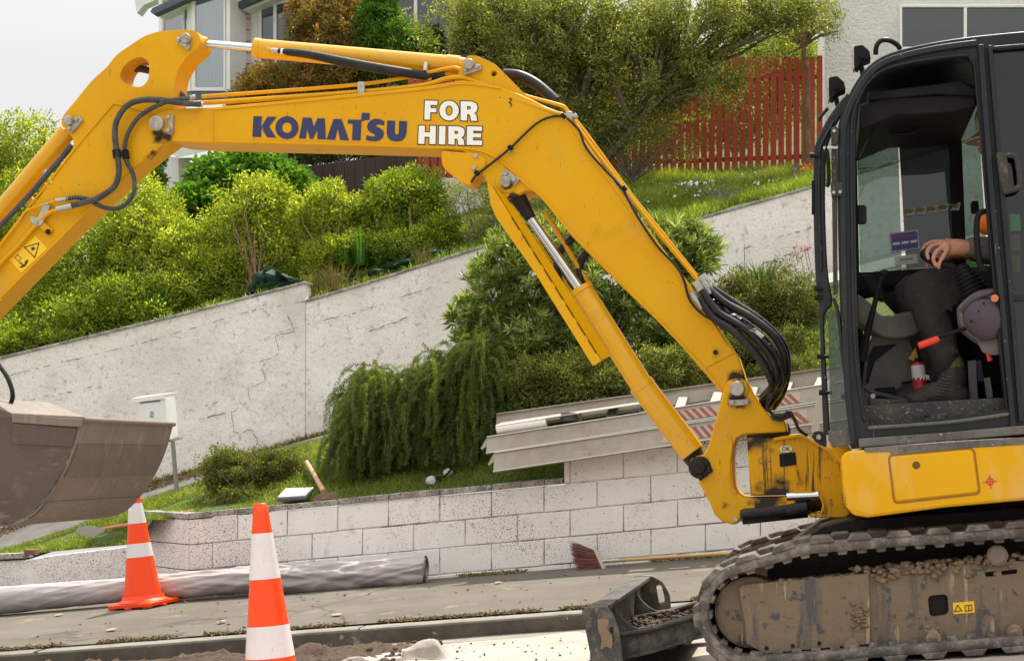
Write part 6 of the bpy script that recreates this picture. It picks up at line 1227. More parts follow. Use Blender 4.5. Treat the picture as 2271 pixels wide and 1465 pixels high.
# consoles, pedals, floor
MB().ext([(1905, 945), (1900, 900), (2240, 880), (2240, 925), (2100, 938)], c0 + .06, c1 - .06).build('floor', M_blackd, cab, bevel=.004)
MB().ext(smooth_path([(1902, 650), (1935, 676), (1958, 700), (2020, 690), (2040, 700), (2040, 735), (2000, 750), (1960, 748), (1930, 730), (1905, 715)], 3), .62, .95).build('side_console', M_greyp, cab, bevel=.015, seg=3)
fc_ = MB().ext(smooth_path([(1915, 905), (1917, 830), (1928, 760), (1945, 742), (2010, 748), (2060, 735), (2070, 860), (2060, 905)], 3), .70, .95).build('foot_console', M_greyp, cab, bevel=.015, seg=3)
MB().ext([(1937, 768), (1990, 762), (1940, 800), (1925, 850), (1920, 850), (1926, 790)], .69, .70).build('console_rib', M_blkp, fc_, bevel=.003)
for i in range(4): MB().ext([(1999, 846 + i * 10), (2034, 843 + i * 10), (2034, 849 + i * 10), (1999, 852 + i * 10)], .69, .70).build('vent_grille', M_blkp, fc_)
MB().ext([(1940, 860), (1985, 857), (1986, 895), (1940, 897)], .66, .70).build('pedal_plate', M_blkp, cab, bevel=.004)
MB().ext([(1906, 612), (1925, 606), (1945, 612), (1968, 660), (1960, 668), (1940, 660)], .7, .8).build('monitor', M_blkp, cab, bevel=.01)
lv = MB().tube([A(1913, 800, .45), A(1922, 745, .44), A(1948, 640, .4), A(1955, 618, .4)], [.018, .016, .010, .010], 12).build('lever', M_blkp, cab); q = MB().ball(A(1962, 606, .4), .019, 14, 10, (1.3, 1, .9)); q.tube([A(1952, 622, .4), A(1960, 608, .4)], .012, 10); q.build('lever_knob', M_blkp, lv)
MB().tube(pxpath([(1918, 860, .3), (1940, 872, .28), (1975, 880, .28), (2010, 890, .3)]), .011, 8).build('pedal_bar', M_blackd, cab); MB().pin(1936, 878, .26, 6, .01, 12).build('bolt', M_galv, cab)
MB().ext(smooth_path([(1928, 880), (1942, 884), (2010, 888), (2016, 912), (1950, 918), (1932, 912)], 3), .16, .5).build('rubber_mat', M_blackd, cab, bevel=.006)
for i in range(6): MB().ext([(2048 + i * 30, 918 - i * 2.6), (2074 + i * 30, 916 - i * 2.6), (2074 + i * 30, 932 - i * 2.6), (2048 + i * 30, 934 - i * 2.6)], .12, .3).build('step_lug', M_grime, cab, bevel=.004)
MB().ext([(2150, 640), (2230, 600), (2290, 610), (2290, 900), (2190, 900), (2150, 780)], .75, .90).build('far_console', M_blkp, cab, bevel=.01)
# seat
MB().ext(rounded([(2150, 660), (2330, 640), (2330, 730), (2170, 740)], 18), .34, .82).build('seat_cushion', M_blkp, cab, bevel=.02, seg=3)
MB().ext(rounded([(2290, 330), (2370, 320), (2390, 700), (2300, 710)], 22), .34, .82).build('seat_back', M_blkp, cab, bevel=.03, seg=3)
# left arm console with bellows, safety lever
co = MB().ext(smooth_path([(2126, 678), (2150, 656), (2190, 640), (2290, 650), (2290, 770), (2200, 770), (2140, 735), (2128, 705)], 3), .14, .28).build('arm_console', M_greyp, cab, bevel=.012, seg=3)
pts = []; rs = []
for i in range(25): f = i / 24; pts.append(A(2128 + 36 * f, 588 + 66 * f, .22)); rs.append((.030 + .036 * f) * (1.07 if i % 3 == 0 else .93))
MB().tube(pts, rs, 22).build('joystick_bellows', M_blkp, co)
js = MB().tube([A(2052, 566, .24), A(2075, 582, .23), A(2110, 590, .22), A(2138, 604, .22)], [.022, .02, .013, .014], 14).ball(A(2052, 564, .24), .024, 16, 10).build('joystick', M_blkp, co)
sl_ = MB().tube([A(2080, 747, .11), A(2142, 728, .13)], .0085, 10).build('safety_lever', M_blkp, cab); MB().tube([A(2037, 767, .105), A(2040, 766, .105), A(2078, 752, .11), A(2082, 750, .11)], [.012, .0155, .0155, .012], 14).build('lever_grip', M_redd, sl_)
MB().tube([A(2190, 775, .12), A(2196, 800, .12)], .011, 10).build('red_catch', M_redd, cab)
for x, y, w, h, m in ((2146, 800, 18, 110, 'pale label'), (2164, 800, 12, 44, 'navy label'), (2182, 838, 14, 42, 'pale label')):
    MB().ext([(x, y), (x + w, y - 2), (x + w + 6, y + h), (x + 6, y + h + 2)], .62, .625).build('label', bpy.data.materials.get(m) or mat(m, (.5, .5, .48) if m[0] == 'p' else (.08, .07, .18), .5), cab, smooth=False)
for y, c in ((475, (.10, .28, .14)), (520, (.12, .10, .09)), (566, (.10, .11, .09))): MB().ext([(2238, y), (2262, y), (2264, y + 36), (2241, y + 38)], c0 + .008, c0 + .0095).build('safety_sticker', mat('safety print', tuple(q * .35 for q in c), .5), cab, smooth=False)
MB().ext([(2225, 655), (2600, 640), (2600, 662), (2228, 668)], c0 + .0, c0 + .02).build('cross_rail', M_black, cab, bevel=.004)
# ================================================================ OPERATOR
def remeshed(mb, name, m, parent, vox=.006, it=3):
    o = mb.build(name, m, parent); r = o.modifiers.new('rm', 'REMESH'); r.mode = 'VOXEL'; r.voxel_size = vox; r.use_smooth_shade = True
    s = o.modifiers.new('sm', 'SMOOTH'); s.iterations = it; s.factor = .5; return o
def limb(mb, pts, rs, seg=14):
    P = []; Rr_ = []; Q = smooth_path([(*p, r) for p, r in zip([tuple(p) for p in pts], rs)], 5)
    mb.tube([q[:3] for q in Q], [q[3] for q in Q], seg); mb.ball(pts[0], rs[0], 12, 8); mb.ball(pts[-1], rs[-1], 12, 8); return mb
M_skin = mat('tanned skin', (.42, .20, .125), .55, layers=[('noise', 30, .45, .7, (.34, .15, .09)), ('fine', 60, .66, .74, (.22, .12, .08))], bump=[('noise', 60, .25, .002)])
M_trou = mat('worn black work trousers', (.034, .028, .028), .9, spec=.15, layers=[('noise', 6, .4, .7, (.06, .049, .045)), ('noise', 20, .6, .75, (.065, .052, .042)), ('fine', 90, .68, .76, (.13, .11, .095))], bump=[('noise', 12, .9, .03), ('noise', (40, 40, 40), .3, .004)])
M_shirt = mat('dark grey work shirt', (.075, .062, .065), .9, layers=[('noise', 14, .4, .7, (.11, .095, .095))], bump=[('noise', 16, .8, .02)])
M_vest = mat('orange safety vest', (.9, .19, .01), .6, bump=[('noise', 16, .5, .01)])
M_boot = mat('black leather boot', (.03, .025, .021), .5, spec=.3, layers=[('noise', 9, .4, .7, (.065, .055, .048), .75), ('fine', 80, .62, .73, (.16, .14, .12), .9)], bump=[('noise', 30, .5, .006)])
M_hatm = mat('pale canvas hat', (.46, .40, .33), .85, layers=[('noise', 18, .45, .7, (.34, .29, .23))])
vP = .56
hip = A(2330, 640, vP); PE = thing('person', 'operator seated in the digger cab, hand on the joystick, in pale hat and dark trousers', 'person', hip)
body_ = MB(); chest = A(2318, 430, vP); neck = A(2290, 350, vP); head = A(2222, 292, vP)
shN, shF = A(2308, 400, .34), A(2300, 405, .78)
limb(body_, [hip, A(2326, 540, vP), chest, A(2306, 385, vP)], [.13, .13, .145, .09], 18); limb(body_, [A(2300, 390, vP), neck, A(2250, 325, vP)], [.07, .055, .055]); limb(body_, [shN, chest, shF], [.065, .12, .065])
# head: skull, jaw, nose, brow, lips, ear
body_.ball(A(2232, 280, vP), .098, 20, 14, (1.05, .82, 1.1)); body_.ball(A(2204, 318, vP), .062, 16, 12, (1, .85, 1)); limb(body_, [A(2225, 345, vP), A(2188, 348, vP)], [.035, .022]); limb(body_, [A(2184, 288, vP), A(2172, 312, vP)], [.010, .013]); body_.ball(A(2174, 330, vP), .012, 10, 8, (1, 1.8, .7)); body_.ball(A(2177, 338, vP), .012, 10, 8, (1, 1.6, .7)); body_.ball(A(2192, 282, vP), .03, 12, 8, (.7, 1.6, .45)); body_.ball(A(2238, 305, vP - .082), .024, 10, 8, (.7, .4, 1.1))
# arms
elN, wrN = A(2262, 556, .27), A(2146, 548, .24); elF, wrF = A(2262, 566, .86), A(2140, 560, .86)
limb(body_, [shN, A(2296, 480, .29), elN, A(2200, 550, .26), wrN], [.058, .05, .044, .042, .031]); limb(body_, [shF, A(2290, 490, .84), elF, wrF], [.058, .05, .044, .030])
# near hand round the joystick knob: palm, four fingers, thumb
pc = A(2112, 552, .235); limb(body_, [wrN, A(2128, 548, .24), A(2102, 546, .235)], [.030, .036, .034])
body_.ball(pc, .036, 16, 10, (1.15, .75, .8)); body_.ball(A(2098, 546, .215), .028, 14, 8, (1, .8, .9))
K = [((2090, 536, .262), (2068, 537, .272), (2052, 545, .275), (2044, 558, .272), .0095), ((2086, 540, .238), (2066, 546, .226), (2056, 560, .212), (2059, 573, .206), .0098), ((2090, 548, .216), (2078, 557, .200), (2070, 572, .192), (2074, 588, .194), .0095), ((2100, 556, .204), (2093, 567, .190), (2085, 580, .186), (2082, 594, .192), .0088)]
for a, b, c, d, r in K: limb(body_, [A(*a), A(*b), A(*c), A(*d)], [r * 1.2, r * 1.1, r, r * .8], 12); body_.ball(A(*a), r * 1.35, 10, 8)
limb(body_, [A(2112, 560, .27), A(2086, 572, .285), A(2066, 580, .282), A(2056, 588, .268)], [.014, .0125, .011, .009], 12)
limb(body_, [wrF, A(2110, 560, .86), A(2096, 568, .86)], [.028, .034, .025])
# legs
kN, anN = A(2046, 630, .42), A(2096, 835, .42); kF, anF = A(2024, 640, .70), A(2066, 830, .70)
for k, a, v in ((kN, anN, .42), (kF, anF, .70)): limb(body_, [A(2320, 660, v), A(2180, 650, v), k, k.lerp(a, .5), k.lerp(a, .85)], [.085, .08, .05, .05, .035])
remeshed(body_, 'body', M_skin, PE, .0045, 2)
# clothing
tr = MB()
limb(tr, [A(2330, 640, .44), A(2230, 640, .43), A(2130, 638, .425), A(2058, 634, .42), A(2042, 655, .42)], [.125, .108, .092, .080, .076], 18)
limb(tr, [A(2046, 640, .42), A(2066, 700, .42), A(2088, 760, .42), A(2098, 806, .42)], [.078, .080, .070, .064], 18)
limb(tr, [A(2330, 650, .68), A(2180, 650, .69), A(2034, 642, .70), A(2020, 660, .70)], [.125, .1, .078, .072], 18); limb(tr, [A(2022, 650, .70), A(2042, 720, .70), A(2066, 800, .70), A(2072, 812, .7)], [.074, .074, .062, .058], 18)
limb(tr, [A(2336, 640, .44), A(2336, 640, .68)], [.14, .14])
rg = random.Random(4)
for i in range(16):   # folds
    x, y = rg.choice([(2070, 650), (2100, 668), (2064, 690), (2084, 740), (2100, 790), (2056, 620), (2120, 640)]); a = rg.uniform(0, 3.1); l = rg.uniform(12, 26); v = .42 - .062; p, q = A(x + rg.uniform(-12, 12) - math.cos(a) * l, y + rg.uniform(-12, 12) - math.sin(a) * l, v), A(x + math.cos(a) * l, y + math.sin(a) * l, v); limb(tr, [p, q], [.010, .008], 8)
remeshed(tr, 'trousers', M_trou, PE, .007, 2)
sh_ = MB(); limb(sh_, [A(2332, 640, vP), A(2326, 540, vP), chest, A(2306, 392, vP)], [.155, .155, .17, .11], 18); limb(sh_, [shN, chest, shF], [.085, .14, .085])
limb(sh_, [shN, A(2300, 470, .29), A(2268, 552, .265)], [.078, .072, .060]); limb(sh_, [A(2268, 552, .265), A(2206, 551, .262), A(2158, 548, .25)], [.060, .054, .046], 16); limb(sh_, [shF, A(2292, 490, .84), elF, A(2160, 560, .86)], [.078, .07, .058, .042])
remeshed(sh_, 'shirt', M_shirt, PE, .007, 2)
vs = MB(); limb(vs, [A(2322, 600, vP), A(2318, 520, vP), A(2308, 430, vP)], [.178, .182, .185], 20); limb(vs, [A(2245, 470, .36), A(2225, 500, .38)], [.05, .045]); vs.ball(A(2214, 488, .40), .075, 16, 12, (.9, .9, 1.1)); vs.ball(A(2190, 492, .42), .055, 14, 10, (1, 1, 1.1))
remeshed(vs, 'vest', M_vest, PE, .008, 2)
MB().ball(A(2166, 562, .5), .03, 12, 8, (.8, 1, .9)).build('vest_flap', M_vest, PE)
ht = MB(); ht.ball(A(2226, 268, vP), .118, 26, 14, (1.1, .92, 1.12)); hat = remeshed(ht, 'hat', M_hatm, PE, .006, 1)
br_ = MB(); ring = []
for i in range(41):
    a = 2 * math.pi * i / 40; ring.append((math.cos(a), math.sin(a)))
hc = A(2228, 296, vP); rows = []
for r, dz in ((.105, .03), (.135, .008), (.175, -.018), (.173, -.024), (.13, 0), (.105, .018)): rows.append([hc + Um * (x * r) + Lv * (y * r * .85) + Vector((0, 0, dz)) for x, y in ring])
br_.sheet(rows); br_.build('hat_brim', M_hatm, hat)
# eyes
MB().ball(A(2186, 296, vP - .035), .011, 12, 8).build('eye', mat('eye white', (.6, .58, .55), .3), PE); MB().ball(A(2183, 296, vP - .038), .0055, 8, 6).build('iris', M_blet, PE)
# boots: ankle shaft, foot, sole, sock, laces
def boot(dx, dy, v):
    b = MB(); limb(b, [A(2112 + dx, 826 + dy, v), A(2112 + dx, 850 + dy, v), A(2114 + dx, 878 + dy, v)], [.064, .062, .060], 18); limb(b, [A(2122 + dx, 876 + dy, v), A(2084 + dx, 874 + dy, v), A(2052 + dx, 882 + dy, v), A(2036 + dx, 888 + dy, v)], [.060, .062, .052, .048], 18); b.ball(A(2034 + dx, 888 + dy, v), .048, 16, 10, (1.15, 1.1, .85))
    o = remeshed(b, 'boot', M_boot, PE, .005, 2)
    s = MB().prism([A(x + dx, y + dy, v - .052) for x, y in rounded([(2012, 896), (2012, 912), (2030, 918), (2096, 916), (2106, 908), (2150, 908), (2152, 890), (2120, 896), (2080, 902)], 5)], Lv * .104); s.build('sole', M_blkp, o, bevel=.006)
    t = MB(); 
    for i in range(7): f = i / 6; x, y = 2070 + 22 * f + dx, 872 - 40 * f + dy; t.tube([A(x - 3, y - 2, v - .045), A(x + 10, y + 3, v - .064), A(x + 22, y + 4, v - .066)], .0022, 6); t.ball(A(x + 20, y + 4, v - .066), .0036, 8, 6)
    t.build('laces', mat('boot lace', (.10, .085, .07), .7) if dx == 0 else bpy.data.materials['boot lace'], o)
    t = MB(); limb(t, [A(2108 + dx, 806 + dy, v), A(2112 + dx, 822 + dy, v)], [.058, .060], 16); remeshed(t, 'sock', mat('olive sock', (.11, .10, .035), .95, bump=[('noise', 50, .8, .006)]) if dx == 0 else bpy.data.materials['olive sock'], PE, .006, 1)
boot(0, 0, .42); boot(-34, -6, .70)

# cap hanging on the console
cp_ = thing('cap', 'faded purple grey baseball cap hanging upside down from the cab console', 'cap', A(2185, 700, .09))
M_cap = mat('faded cap cloth', (.075, .055, .075), .9, layers=[('noise', 7, .4, .7, (.06, .045, .06)), ('noise', 20, .6, .8, (.19, .16, .17))], bump=[('fine', 150, .3, .002)])
M_capd = mat('cap bill cloth', (.12, .10, .105), .9)
cap = MB(); c_ = A(2184, 706, .105); ud = (A(2205, 740, .1) - A(2160, 680, .1)).normalized(); rd = ud.cross(Lv).normalized()
rows = []
for i in range(11):
    a = math.pi / 2 * i / 10; rows.append([c_ + (ud * (-math.cos(b) * .098) + rd * (math.sin(b) * .088)) * math.cos(a) - Lv * math.sin(a) * .085 for b in lin(0, 2 * math.pi, 36)])
cap.sheet(rows); cap.build('crown', M_cap, cp_, ang=180)
bill = MB(); o_ = []
rows = []
for r0 in (0, .5, 1): rows.append([c_ + ud * (.062 + r0 * .105 * math.cos(t_ * 1.1)) + rd * (.088 * math.sin(t_ * 1.25) * (1 + .12 * r0)) - Lv * (.012 + .03 * r0 * math.cos(t_) - .012) for t_ in lin(-1, 1, 20)])
bill.sheet(rows); bo = bill.build('bill', M_capd, cp_, ang=180); sm = bo.modifiers.new('s', 'SOLIDIFY'); sm.thickness = .004
MB().tube([A(2206, 661, .03), A(2206, 661, .024)], .016, 18).build('badge', mat('orange badge', (.55, .16, .05), .7), cp_)
for x, y in ((2154, 712), (2170, 690), (2182, 672)): MB().pin(x, y, .035, 2.2, .012, 8).build('eyelet', M_blkp, cp_)
MB().tube(pxpath([(2132, 690, .1), (2150, 668, .07), (2180, 652, .06), (2212, 645, .07)]), .012, 8).build('strap', M_cap, cp_)
# spray can by the boot
sc_ = thing('spray_can', 'red and white marking paint can standing behind the boot', 'can', A(2045, 893, .60)); u0 = A(2045, 893, .60); up_ = Nm
MB().tube([u0, u0 + up_ * .17, u0 + up_ * .185], [.032, .032, .022], 24).build('can', mat('can red', (.55, .02, .03), .4), sc_)
MB().tube([u0 + up_ * .115, u0 + up_ * .172], .0326, 24).build('band', mat('can white', (.72, .70, .68), .4), sc_)
t = MB(); add_text(t, 'PWR', .03, A(2045, 838, .60) - Lv * .034, Uh, Vector((0, 0, 1)), bold=.001); t.build('can_text', mat('can white text', (.8, .8, .8), .5), sc_, smooth=False)
MB().tube([u0 + up_ * .185, u0 + up_ * .205], .014, 12).build('nozzle', M_blkp, sc_)
tb = thing('paint_tin', 'small orange container beside the spray can', 'can', A(2028, 802, .66)); MB().ext([(2014, 795), (2030, 770), (2040, 800), (2034, 806)], .64, .70).build('body', mat('amber plastic', (.55, .25, .02), .5), tb, bevel=.004)

# ================================================================ CONES
M_cone = mat('orange cone plastic', (.95, .075, .002), .38, layers=[('noise', 4, .4, .7, (.88, .065, .002)), ('noise', (30, 30, 4), .60, .72, (.70, .11, .03), .6), ('noise', (9, 9, 9), .62, .78, (.70, .16, .07), .6), ('noise', 22, .68, .74, (.35, .10, .05))], transl=.12)
M_band = mat('reflective white band', (.74, .70, .71), .4, layers=[('noise', 7, .4, .7, (.66, .63, .63)), ('noise', (34, 34, 4), .60, .70, (.46, .42, .38)), ('noise', 40, .66, .72, (.30, .28, .26))], bump=[('fine', 260, .15, .001)])
def cone_thing(base, axis, H, prof, bands, label, cut=None, bw_=.38, scl=1.):
    """prof: radius at height fraction; bands: white (f0, f1)"""
    root = thing('traffic_cone', label, 'traffic cone', base, 'orange and white traffic cones'); ax = axis.normalized(); x = Uh - ax * Uh.dot(ax); x.normalize(); y = ax.cross(x)
    def rr(f): return interp(prof, f)
    def pt(f, a, e=0):
        h = f * H; r = rr(f) + e; p = x * math.cos(a) * r + y * math.sin(a) * r
        if cut and f > cut[0]: p = p
        return base + ax * h + p
    edges = sorted(set([0] + [q for b in bands for q in b] + [1])); fs = sorted(set(edges + lin(0, 1, 26)))
    b = MB(); S = 40
    def top(f, a):
        if not cut: return f
        lim = cut[0] + (1 - cut[0]) * (.5 + .5 * math.cos(a - cut[1])); return min(f, lim)
    b.sheet([[pt(top(f, 2 * math.pi * k / S), 2 * math.pi * k / S) for k in range(S + 1)] for f in fs])
    if not cut: b.sheet([[pt(1, 2 * math.pi * k / S) for k in range(S + 1)], [pt(1, 2 * math.pi * k / S, -.008) + ax * .004 for k in range(S + 1)], [pt(.985, 2 * math.pi * k / S, -.014) for k in range(S + 1)]])
    b.build('cone', M_cone, root, ang=70)
    for f0, f1 in bands:
        MB().sheet([[pt(f, 2 * math.pi * k / S, .0015 + .0004 * math.sin(k * 2.3)) for k in range(S + 1)] for f in lin(f0, f1, 5)]).build('white_band', M_band, root, ang=70)
    bs_ = MB(); hb_ = bw_ / 2
    P = [(hb_ * a, hb_ * c) for a, c in rounded([(-1, -1), (1, -1), (1, 1), (-1, 1)], .22)]
    rot = rad(-14); P = [(a * math.cos(rot) - c * math.sin(rot), a * math.sin(rot) + c * math.cos(rot)) for a, c in P]
    lo = [base + x * a + y * c + ax * .012 for a, c in P]; bs_.prism(lo, ax * .026)
    lv_ = [[base + x * a * s + y * c * s + ax * h for a, c in P + P[:1]] for s, h in ((.97, .038), (.72, .05), (.56, .062))]; bs_.sheet(lv_)
    bs_.sheet([[base + (x * math.cos(a) + y * math.sin(a)) * r + ax * h for a in lin(0, 2 * math.pi, 40)] for r, h in ((prof[0][1] + .045, .045), (prof[0][1] + .012, .062), (prof[0][1] + .002, .09))])
    for i in range(8):
        a = rot + i * math.pi / 4; e = hb_ * (.86 if i % 2 == 0 else 1.12); c = base + (x * math.cos(a) + y * math.sin(a)) * e; bs_.box(c - x * .03 - y * .03, x * .06, y * .06, ax * .014)
    bs_.build('cone_base', M_cone, root, bevel=.003)
    return root
cb_ = on_plane(322, 1344, path_z); axf = Vector((.045, 0, 1))
hf = 1350 - 1092; s_ = cb_.y / FPX
cone_thing(cb_ + Vector((-.01, 0, .0)), Vector((-.10, 0, 1)), (1345 - 1070) * s_, [(0, .150), (.08, .142), (1, .026)], [(.664, .823), (.397, .505)], 'smaller orange cone standing on the footpath by the fabric roll, its tip behind the bucket', bw_=.40)
nb = G((A(605, 1465, .45) - O).dot(Uh), .45, 0); nb.z = road_z((nb - O).dot(Uh)); ntop = A(577, 1117, .45); axn = ntop - nb
cone_thing(nb, axn, axn.length, [(0, .135), (.06, .128), (1, .033)], [(.60, .844), (.185, .353)], 'larger orange cone with flat top in the foreground on the road', bw_=.42)

# ================================================================ LADDERS (aluminium, resting on the wall)
M_alu = mat('weathered aluminium', (.37, .34, .295), .6, .1, layers=[('noise', 4, .38, .7, (.27, .235, .19), .65), ('noise', (3, 3, 30), .55, .8, (.42, .38, .33)), ('fine', 100, .62, .74, (.20, .18, .15)), ('noise', 14, .64, .72, (.22, .18, .14))], bump=[('noise', 20, .2, .004)])
M_alul = mat('bright rung aluminium', (.20, .19, .165), .6, .0, layers=[('noise', 30, .5, .75, (.24, .22, .19))])
M_lip = mat('sunlit rail lip', (.62, .60, .56), .4, .3, layers=[('noise', 20, .5, .75, (.45, .42, .38))])  # lips paler than the rails: sunlight on the edges put into the colour
M_tape = mat('red tape', (.27, .075, .055), .6, layers=[('noise', 20, .6, .75, (.38, .10, .07))]); M_tapew = mat('pale tape', (.42, .35, .29), .6)
def ladder(name, label, nearrail, farrail, vN, vF, x0, x1, rungs, tape, rail_h=38):
    """nearrail / farrail: functions x -> y of the top edge; each rail a channel section"""
    root = thing(name, label, 'ladder', A((x0 + x1) / 2, nearrail((x0 + x1) / 2) + 30, vN), 'aluminium ladders lying on the wall')
    def railm(fn, v, xa, xb, h, flip):
        q = MB(); t = .004; pa, pb_ = A(xa, fn(xa), v), A(xb, fn(xb), v); hh = h * pa.y / FPX; d = pb_ - pa; dn = Vector((0, 0, -1)); tilt = Vector((0, 0, -1)) + Lv * (-.28 if not flip else -.28); tilt.normalize(); inn = Lv * .9 + Vector((0, 0, -.22)); inn.normalize(); inn = inn * (.032 if not flip else -.032)
        for o in (pa, pa + tilt * (hh - t * 2)): q.box(o, d, inn, tilt * t * 1.6)
        q.box(pa, d, tilt * hh, inn.normalized() * t)
        lip = pa - inn.normalized() * .012; lq = MB().box(lip - tilt * .003, d, inn.normalized() * .012, tilt * .007); lo_ = MB().box(lip + tilt * (hh - .006), d, inn.normalized() * .012, tilt * .006)
        ro_ = q.build('rail', M_alu, root, bevel=.0015); lq.build('rail_lip', M_lip, ro_, bevel=.001); lo_.build('rail_lip', M_lip, ro_, bevel=.001); return ro_, tilt, hh
    rN, tl, hh = railm(nearrail, vN, x0, x1, rail_h, False); rF, _, _ = railm(farrail, vF, x0 + 22, x1, rail_h * .95, True)
    r_ = None
    for x in rungs: a = A(x, nearrail(x) + 3, vN + .02); b = A(x + 12, farrail(x + 12) + 14, vF - .04); MB().prism([a, a + Uh * .075, b + Uh * .07, b], Vector((0, 0, -.03))).build('rung', M_alul, root, bevel=.003)
    for (xa, xb) in tape:
        n = max(2, int((xb - xa) / 17)); b0 = MB(); b1 = MB(); q = A(xa, nearrail(xa), vN) + tl * hh * .22 - Lv * .003; d = A(xb, nearrail(xb), vN) - A(xa, nearrail(xa), vN); hgt = tl * hh * .6; sk = d / n * 1.5
        b1.add([q, q + d, q + d + hgt, q + hgt], [(0, 1, 2, 3)])
        for i in range(n): o = q + d * (i / (n + 1)) - Lv * .0015; e = o + d / n * .45; b0.add([o, e, e + hgt + sk * .7, o + hgt + sk * .7], [(0, 1, 2, 3)])
        tp = b1.build('tape', M_tapew, rN, smooth=False); b0.build('tape_stripes', M_tape, tp, smooth=False)
    for r in (x0 + 2,):
        a = A(x0, nearrail(x0), vN); q = MB(); q.prism([a, a - Uh * .05 + Vector((0, 0, -.085)), a - Uh * .038 + Vector((0, 0, -.095)), a + tl * .05 + Uh * .02], Lv * .01); q.build('end_cap', M_alu, root)
    return root
f1 = lambda x: 968 - (x - 1085) * .1555; g1 = lambda x: 921 - (x - 1085) * .139
f2 = lambda x: 1003 - (x - 1100) * .150; g2 = lambda x: 985 - (x - 1100) * .15
ladder('ladder', 'upper aluminium ladder with red striped tape lying over the block wall', f1, g1, 5.25, 5.62, 1080, 2500, [1340, 1415, 1494, 1572, 1650, 1727, 1802, 1880], [(1448, 1600), (1695, 1775)], 38)
ladder('ladder', 'lower aluminium ladder under the first, its open rail end over the wall edge', f2, g2, 5.2, 5.6, 1096, 2500, [1500, 1600, 1700, 1800], [(1470, 1600), (1740, 1790)], 44)
lp = MB().prism([A(1098, 944, 5.3), A(1450, 890, 5.3), A(1450, 886, 5.55), A(1112, 936, 5.55)], Vector((0, 0, -.004))).build('plate', M_alu, None, base=A(1200, 940, 5.4)); tag(lp, 'flat aluminium plate lying between the rails of the upper ladder', 'plate')
pt_ = thing('white_tube', 'white half round plastic tube lying between the ladder rails', 'tube', A(1155, 950, 5.35)); MB().tube([A(1102, 952, 5.33), A(1212, 936, 5.33)], .036, 20).build('tube', mat('white pvc', (.74, .73, .70), .4), pt_)
sk = thing('pipe_collar', 'dark grey pipe collar standing on the ladder plate', 'collar', A(1263, 930, 5.4)); a = A(1262, 932, 5.4); MB().tube([a, a + Vector((0, 0, .06))], [.07, .06], 26, caps=False).build('ring', mat('grey rubber', (.12, .125, .13), .6), sk); MB().box(a + Vector((.07, 0, -.01)), (.03, 0, .01), (0, .05, 0), (0, 0, .07)).build('bracket', M_alu, sk)
# hose reel arc behind the ladder, beside the cab
hr = thing('wheel_guard', 'pale grey curved guard standing upright behind the cab front', 'guard', A(1830, 1000, 3.0)); P_ = smooth_path([(1800, 960), (1804, 920), (1814, 880), (1830, 850), (1850, 835), (1852, 846), (1836, 864), (1824, 892), (1818, 930), (1818, 965)], 4); MB().ext(P_, 2.6, 2.75).build('panel', mat('grey plastic', (.42, .43, .45), .5), hr, bevel=.008)

# ================================================================ FABRIC ROLL
M_fab = mat('silver grey geotextile', (.42, .39, .39), .62, spec=.3, layers=[('noise', 3, .4, .7, (.35, .325, .325)), ('noise', (1.5, 14, 14), .55, .75, (.47, .45, .44))], bump=[('fine', 240, .25, .001)])
fr0 = thing('fabric_roll', 'long wrinkled roll of silver grey geotextile lying on the footpath', 'fabric roll', on_plane(470, 1330, path_z))
def rollc(x, yc):      # centre of the roll from its silhouette centre
    return yc
segs = [(-330, 1356, 31), (-150, 1345, 31), (0, 1331, 30), (150, 1318, 27), (300, 1305, 25), (400, 1297, 27), (500, 1288, 27), (620, 1281, 27), (760, 1277, 29), (860, 1270, 30), (943, 1263, 28)]
sp_ = smooth_path(segs, 10); base_v = [4.72 for _ in sp_]; rows = []; S = 72
def fold(u, a):
    w1 = mnoise.noise(Vector((u * 2.6 + a * 1.1, a * .8, 3))); w2 = mnoise.noise(Vector((u * 8 + a * 3.0, a * 1.6, 9))); r1 = 1 - abs(mnoise.noise(Vector((u * 3.1 - a * .9, a * .5, 21)))) * 2; k = .25 + .75 * max(0, 1 - abs(u + 3.3) / 1.6)
    return k * (.026 * w1 + .010 * w2 + .030 * max(0, r1 - .35))
fine = []
for i in range(len(sp_) - 1):
    for j in range(4): fine.append(tuple(a + (b - a) * j / 4 for a, b in zip(sp_[i], sp_[i + 1])))
fine.append(sp_[-1])
for (x, y, r) in fine:
    c = A(x, y, 5.10); R_ = r * c.y / FPX; uu_ = (c - O).dot(Uh); gz = path_z(uu_, 5.10); c.z = max(c.z, gz + R_ * .93); row = []
    for k in range(S + 1):
        a = 2 * math.pi * k / S; e = fold(uu_, math.sin(a) * 1.6 + math.cos(a) * 1.1); q = R_ + e; p = c + Lv * math.cos(a) * q * 1.03 + Vector((0, 0, 1)) * math.sin(a) * q; p.z = max(p.z, path_z(uu_, 4.72) + .004); row.append(p)
    rows.append(row)
q = MB().sheet(rows); ro = q.build('roll', M_fab, fr0, ang=180)
ce = A(943, 1263, 5.10); Re = 28 * ce.y / FPX; ce.z = max(ce.z, path_z((ce - O).dot(Uh), 5.10) + Re * .93)
sp2 = MB(); rows = []
for t in lin(0, 5 * 2 * math.pi, 200): r = Re * (1 - t / (5 * 2 * math.pi) * .62); rows.append(ce + (Lv * math.cos(t) + Vector((0, 0, 1)) * math.sin(t)) * r)
sp2.sheet([[p + Uh * .008 for p in rows], [p - Uh * .06 for p in rows]]); sp2.build('roll_end', mat('roll end fabric', (.34, .31, .30), .8), fr0, ang=180)
MB().tube([ce - Uh * .03, ce - Uh * .028], Re * .96, 32).build('roll_core', mat('roll core', (.22, .20, .19), .9), fr0)
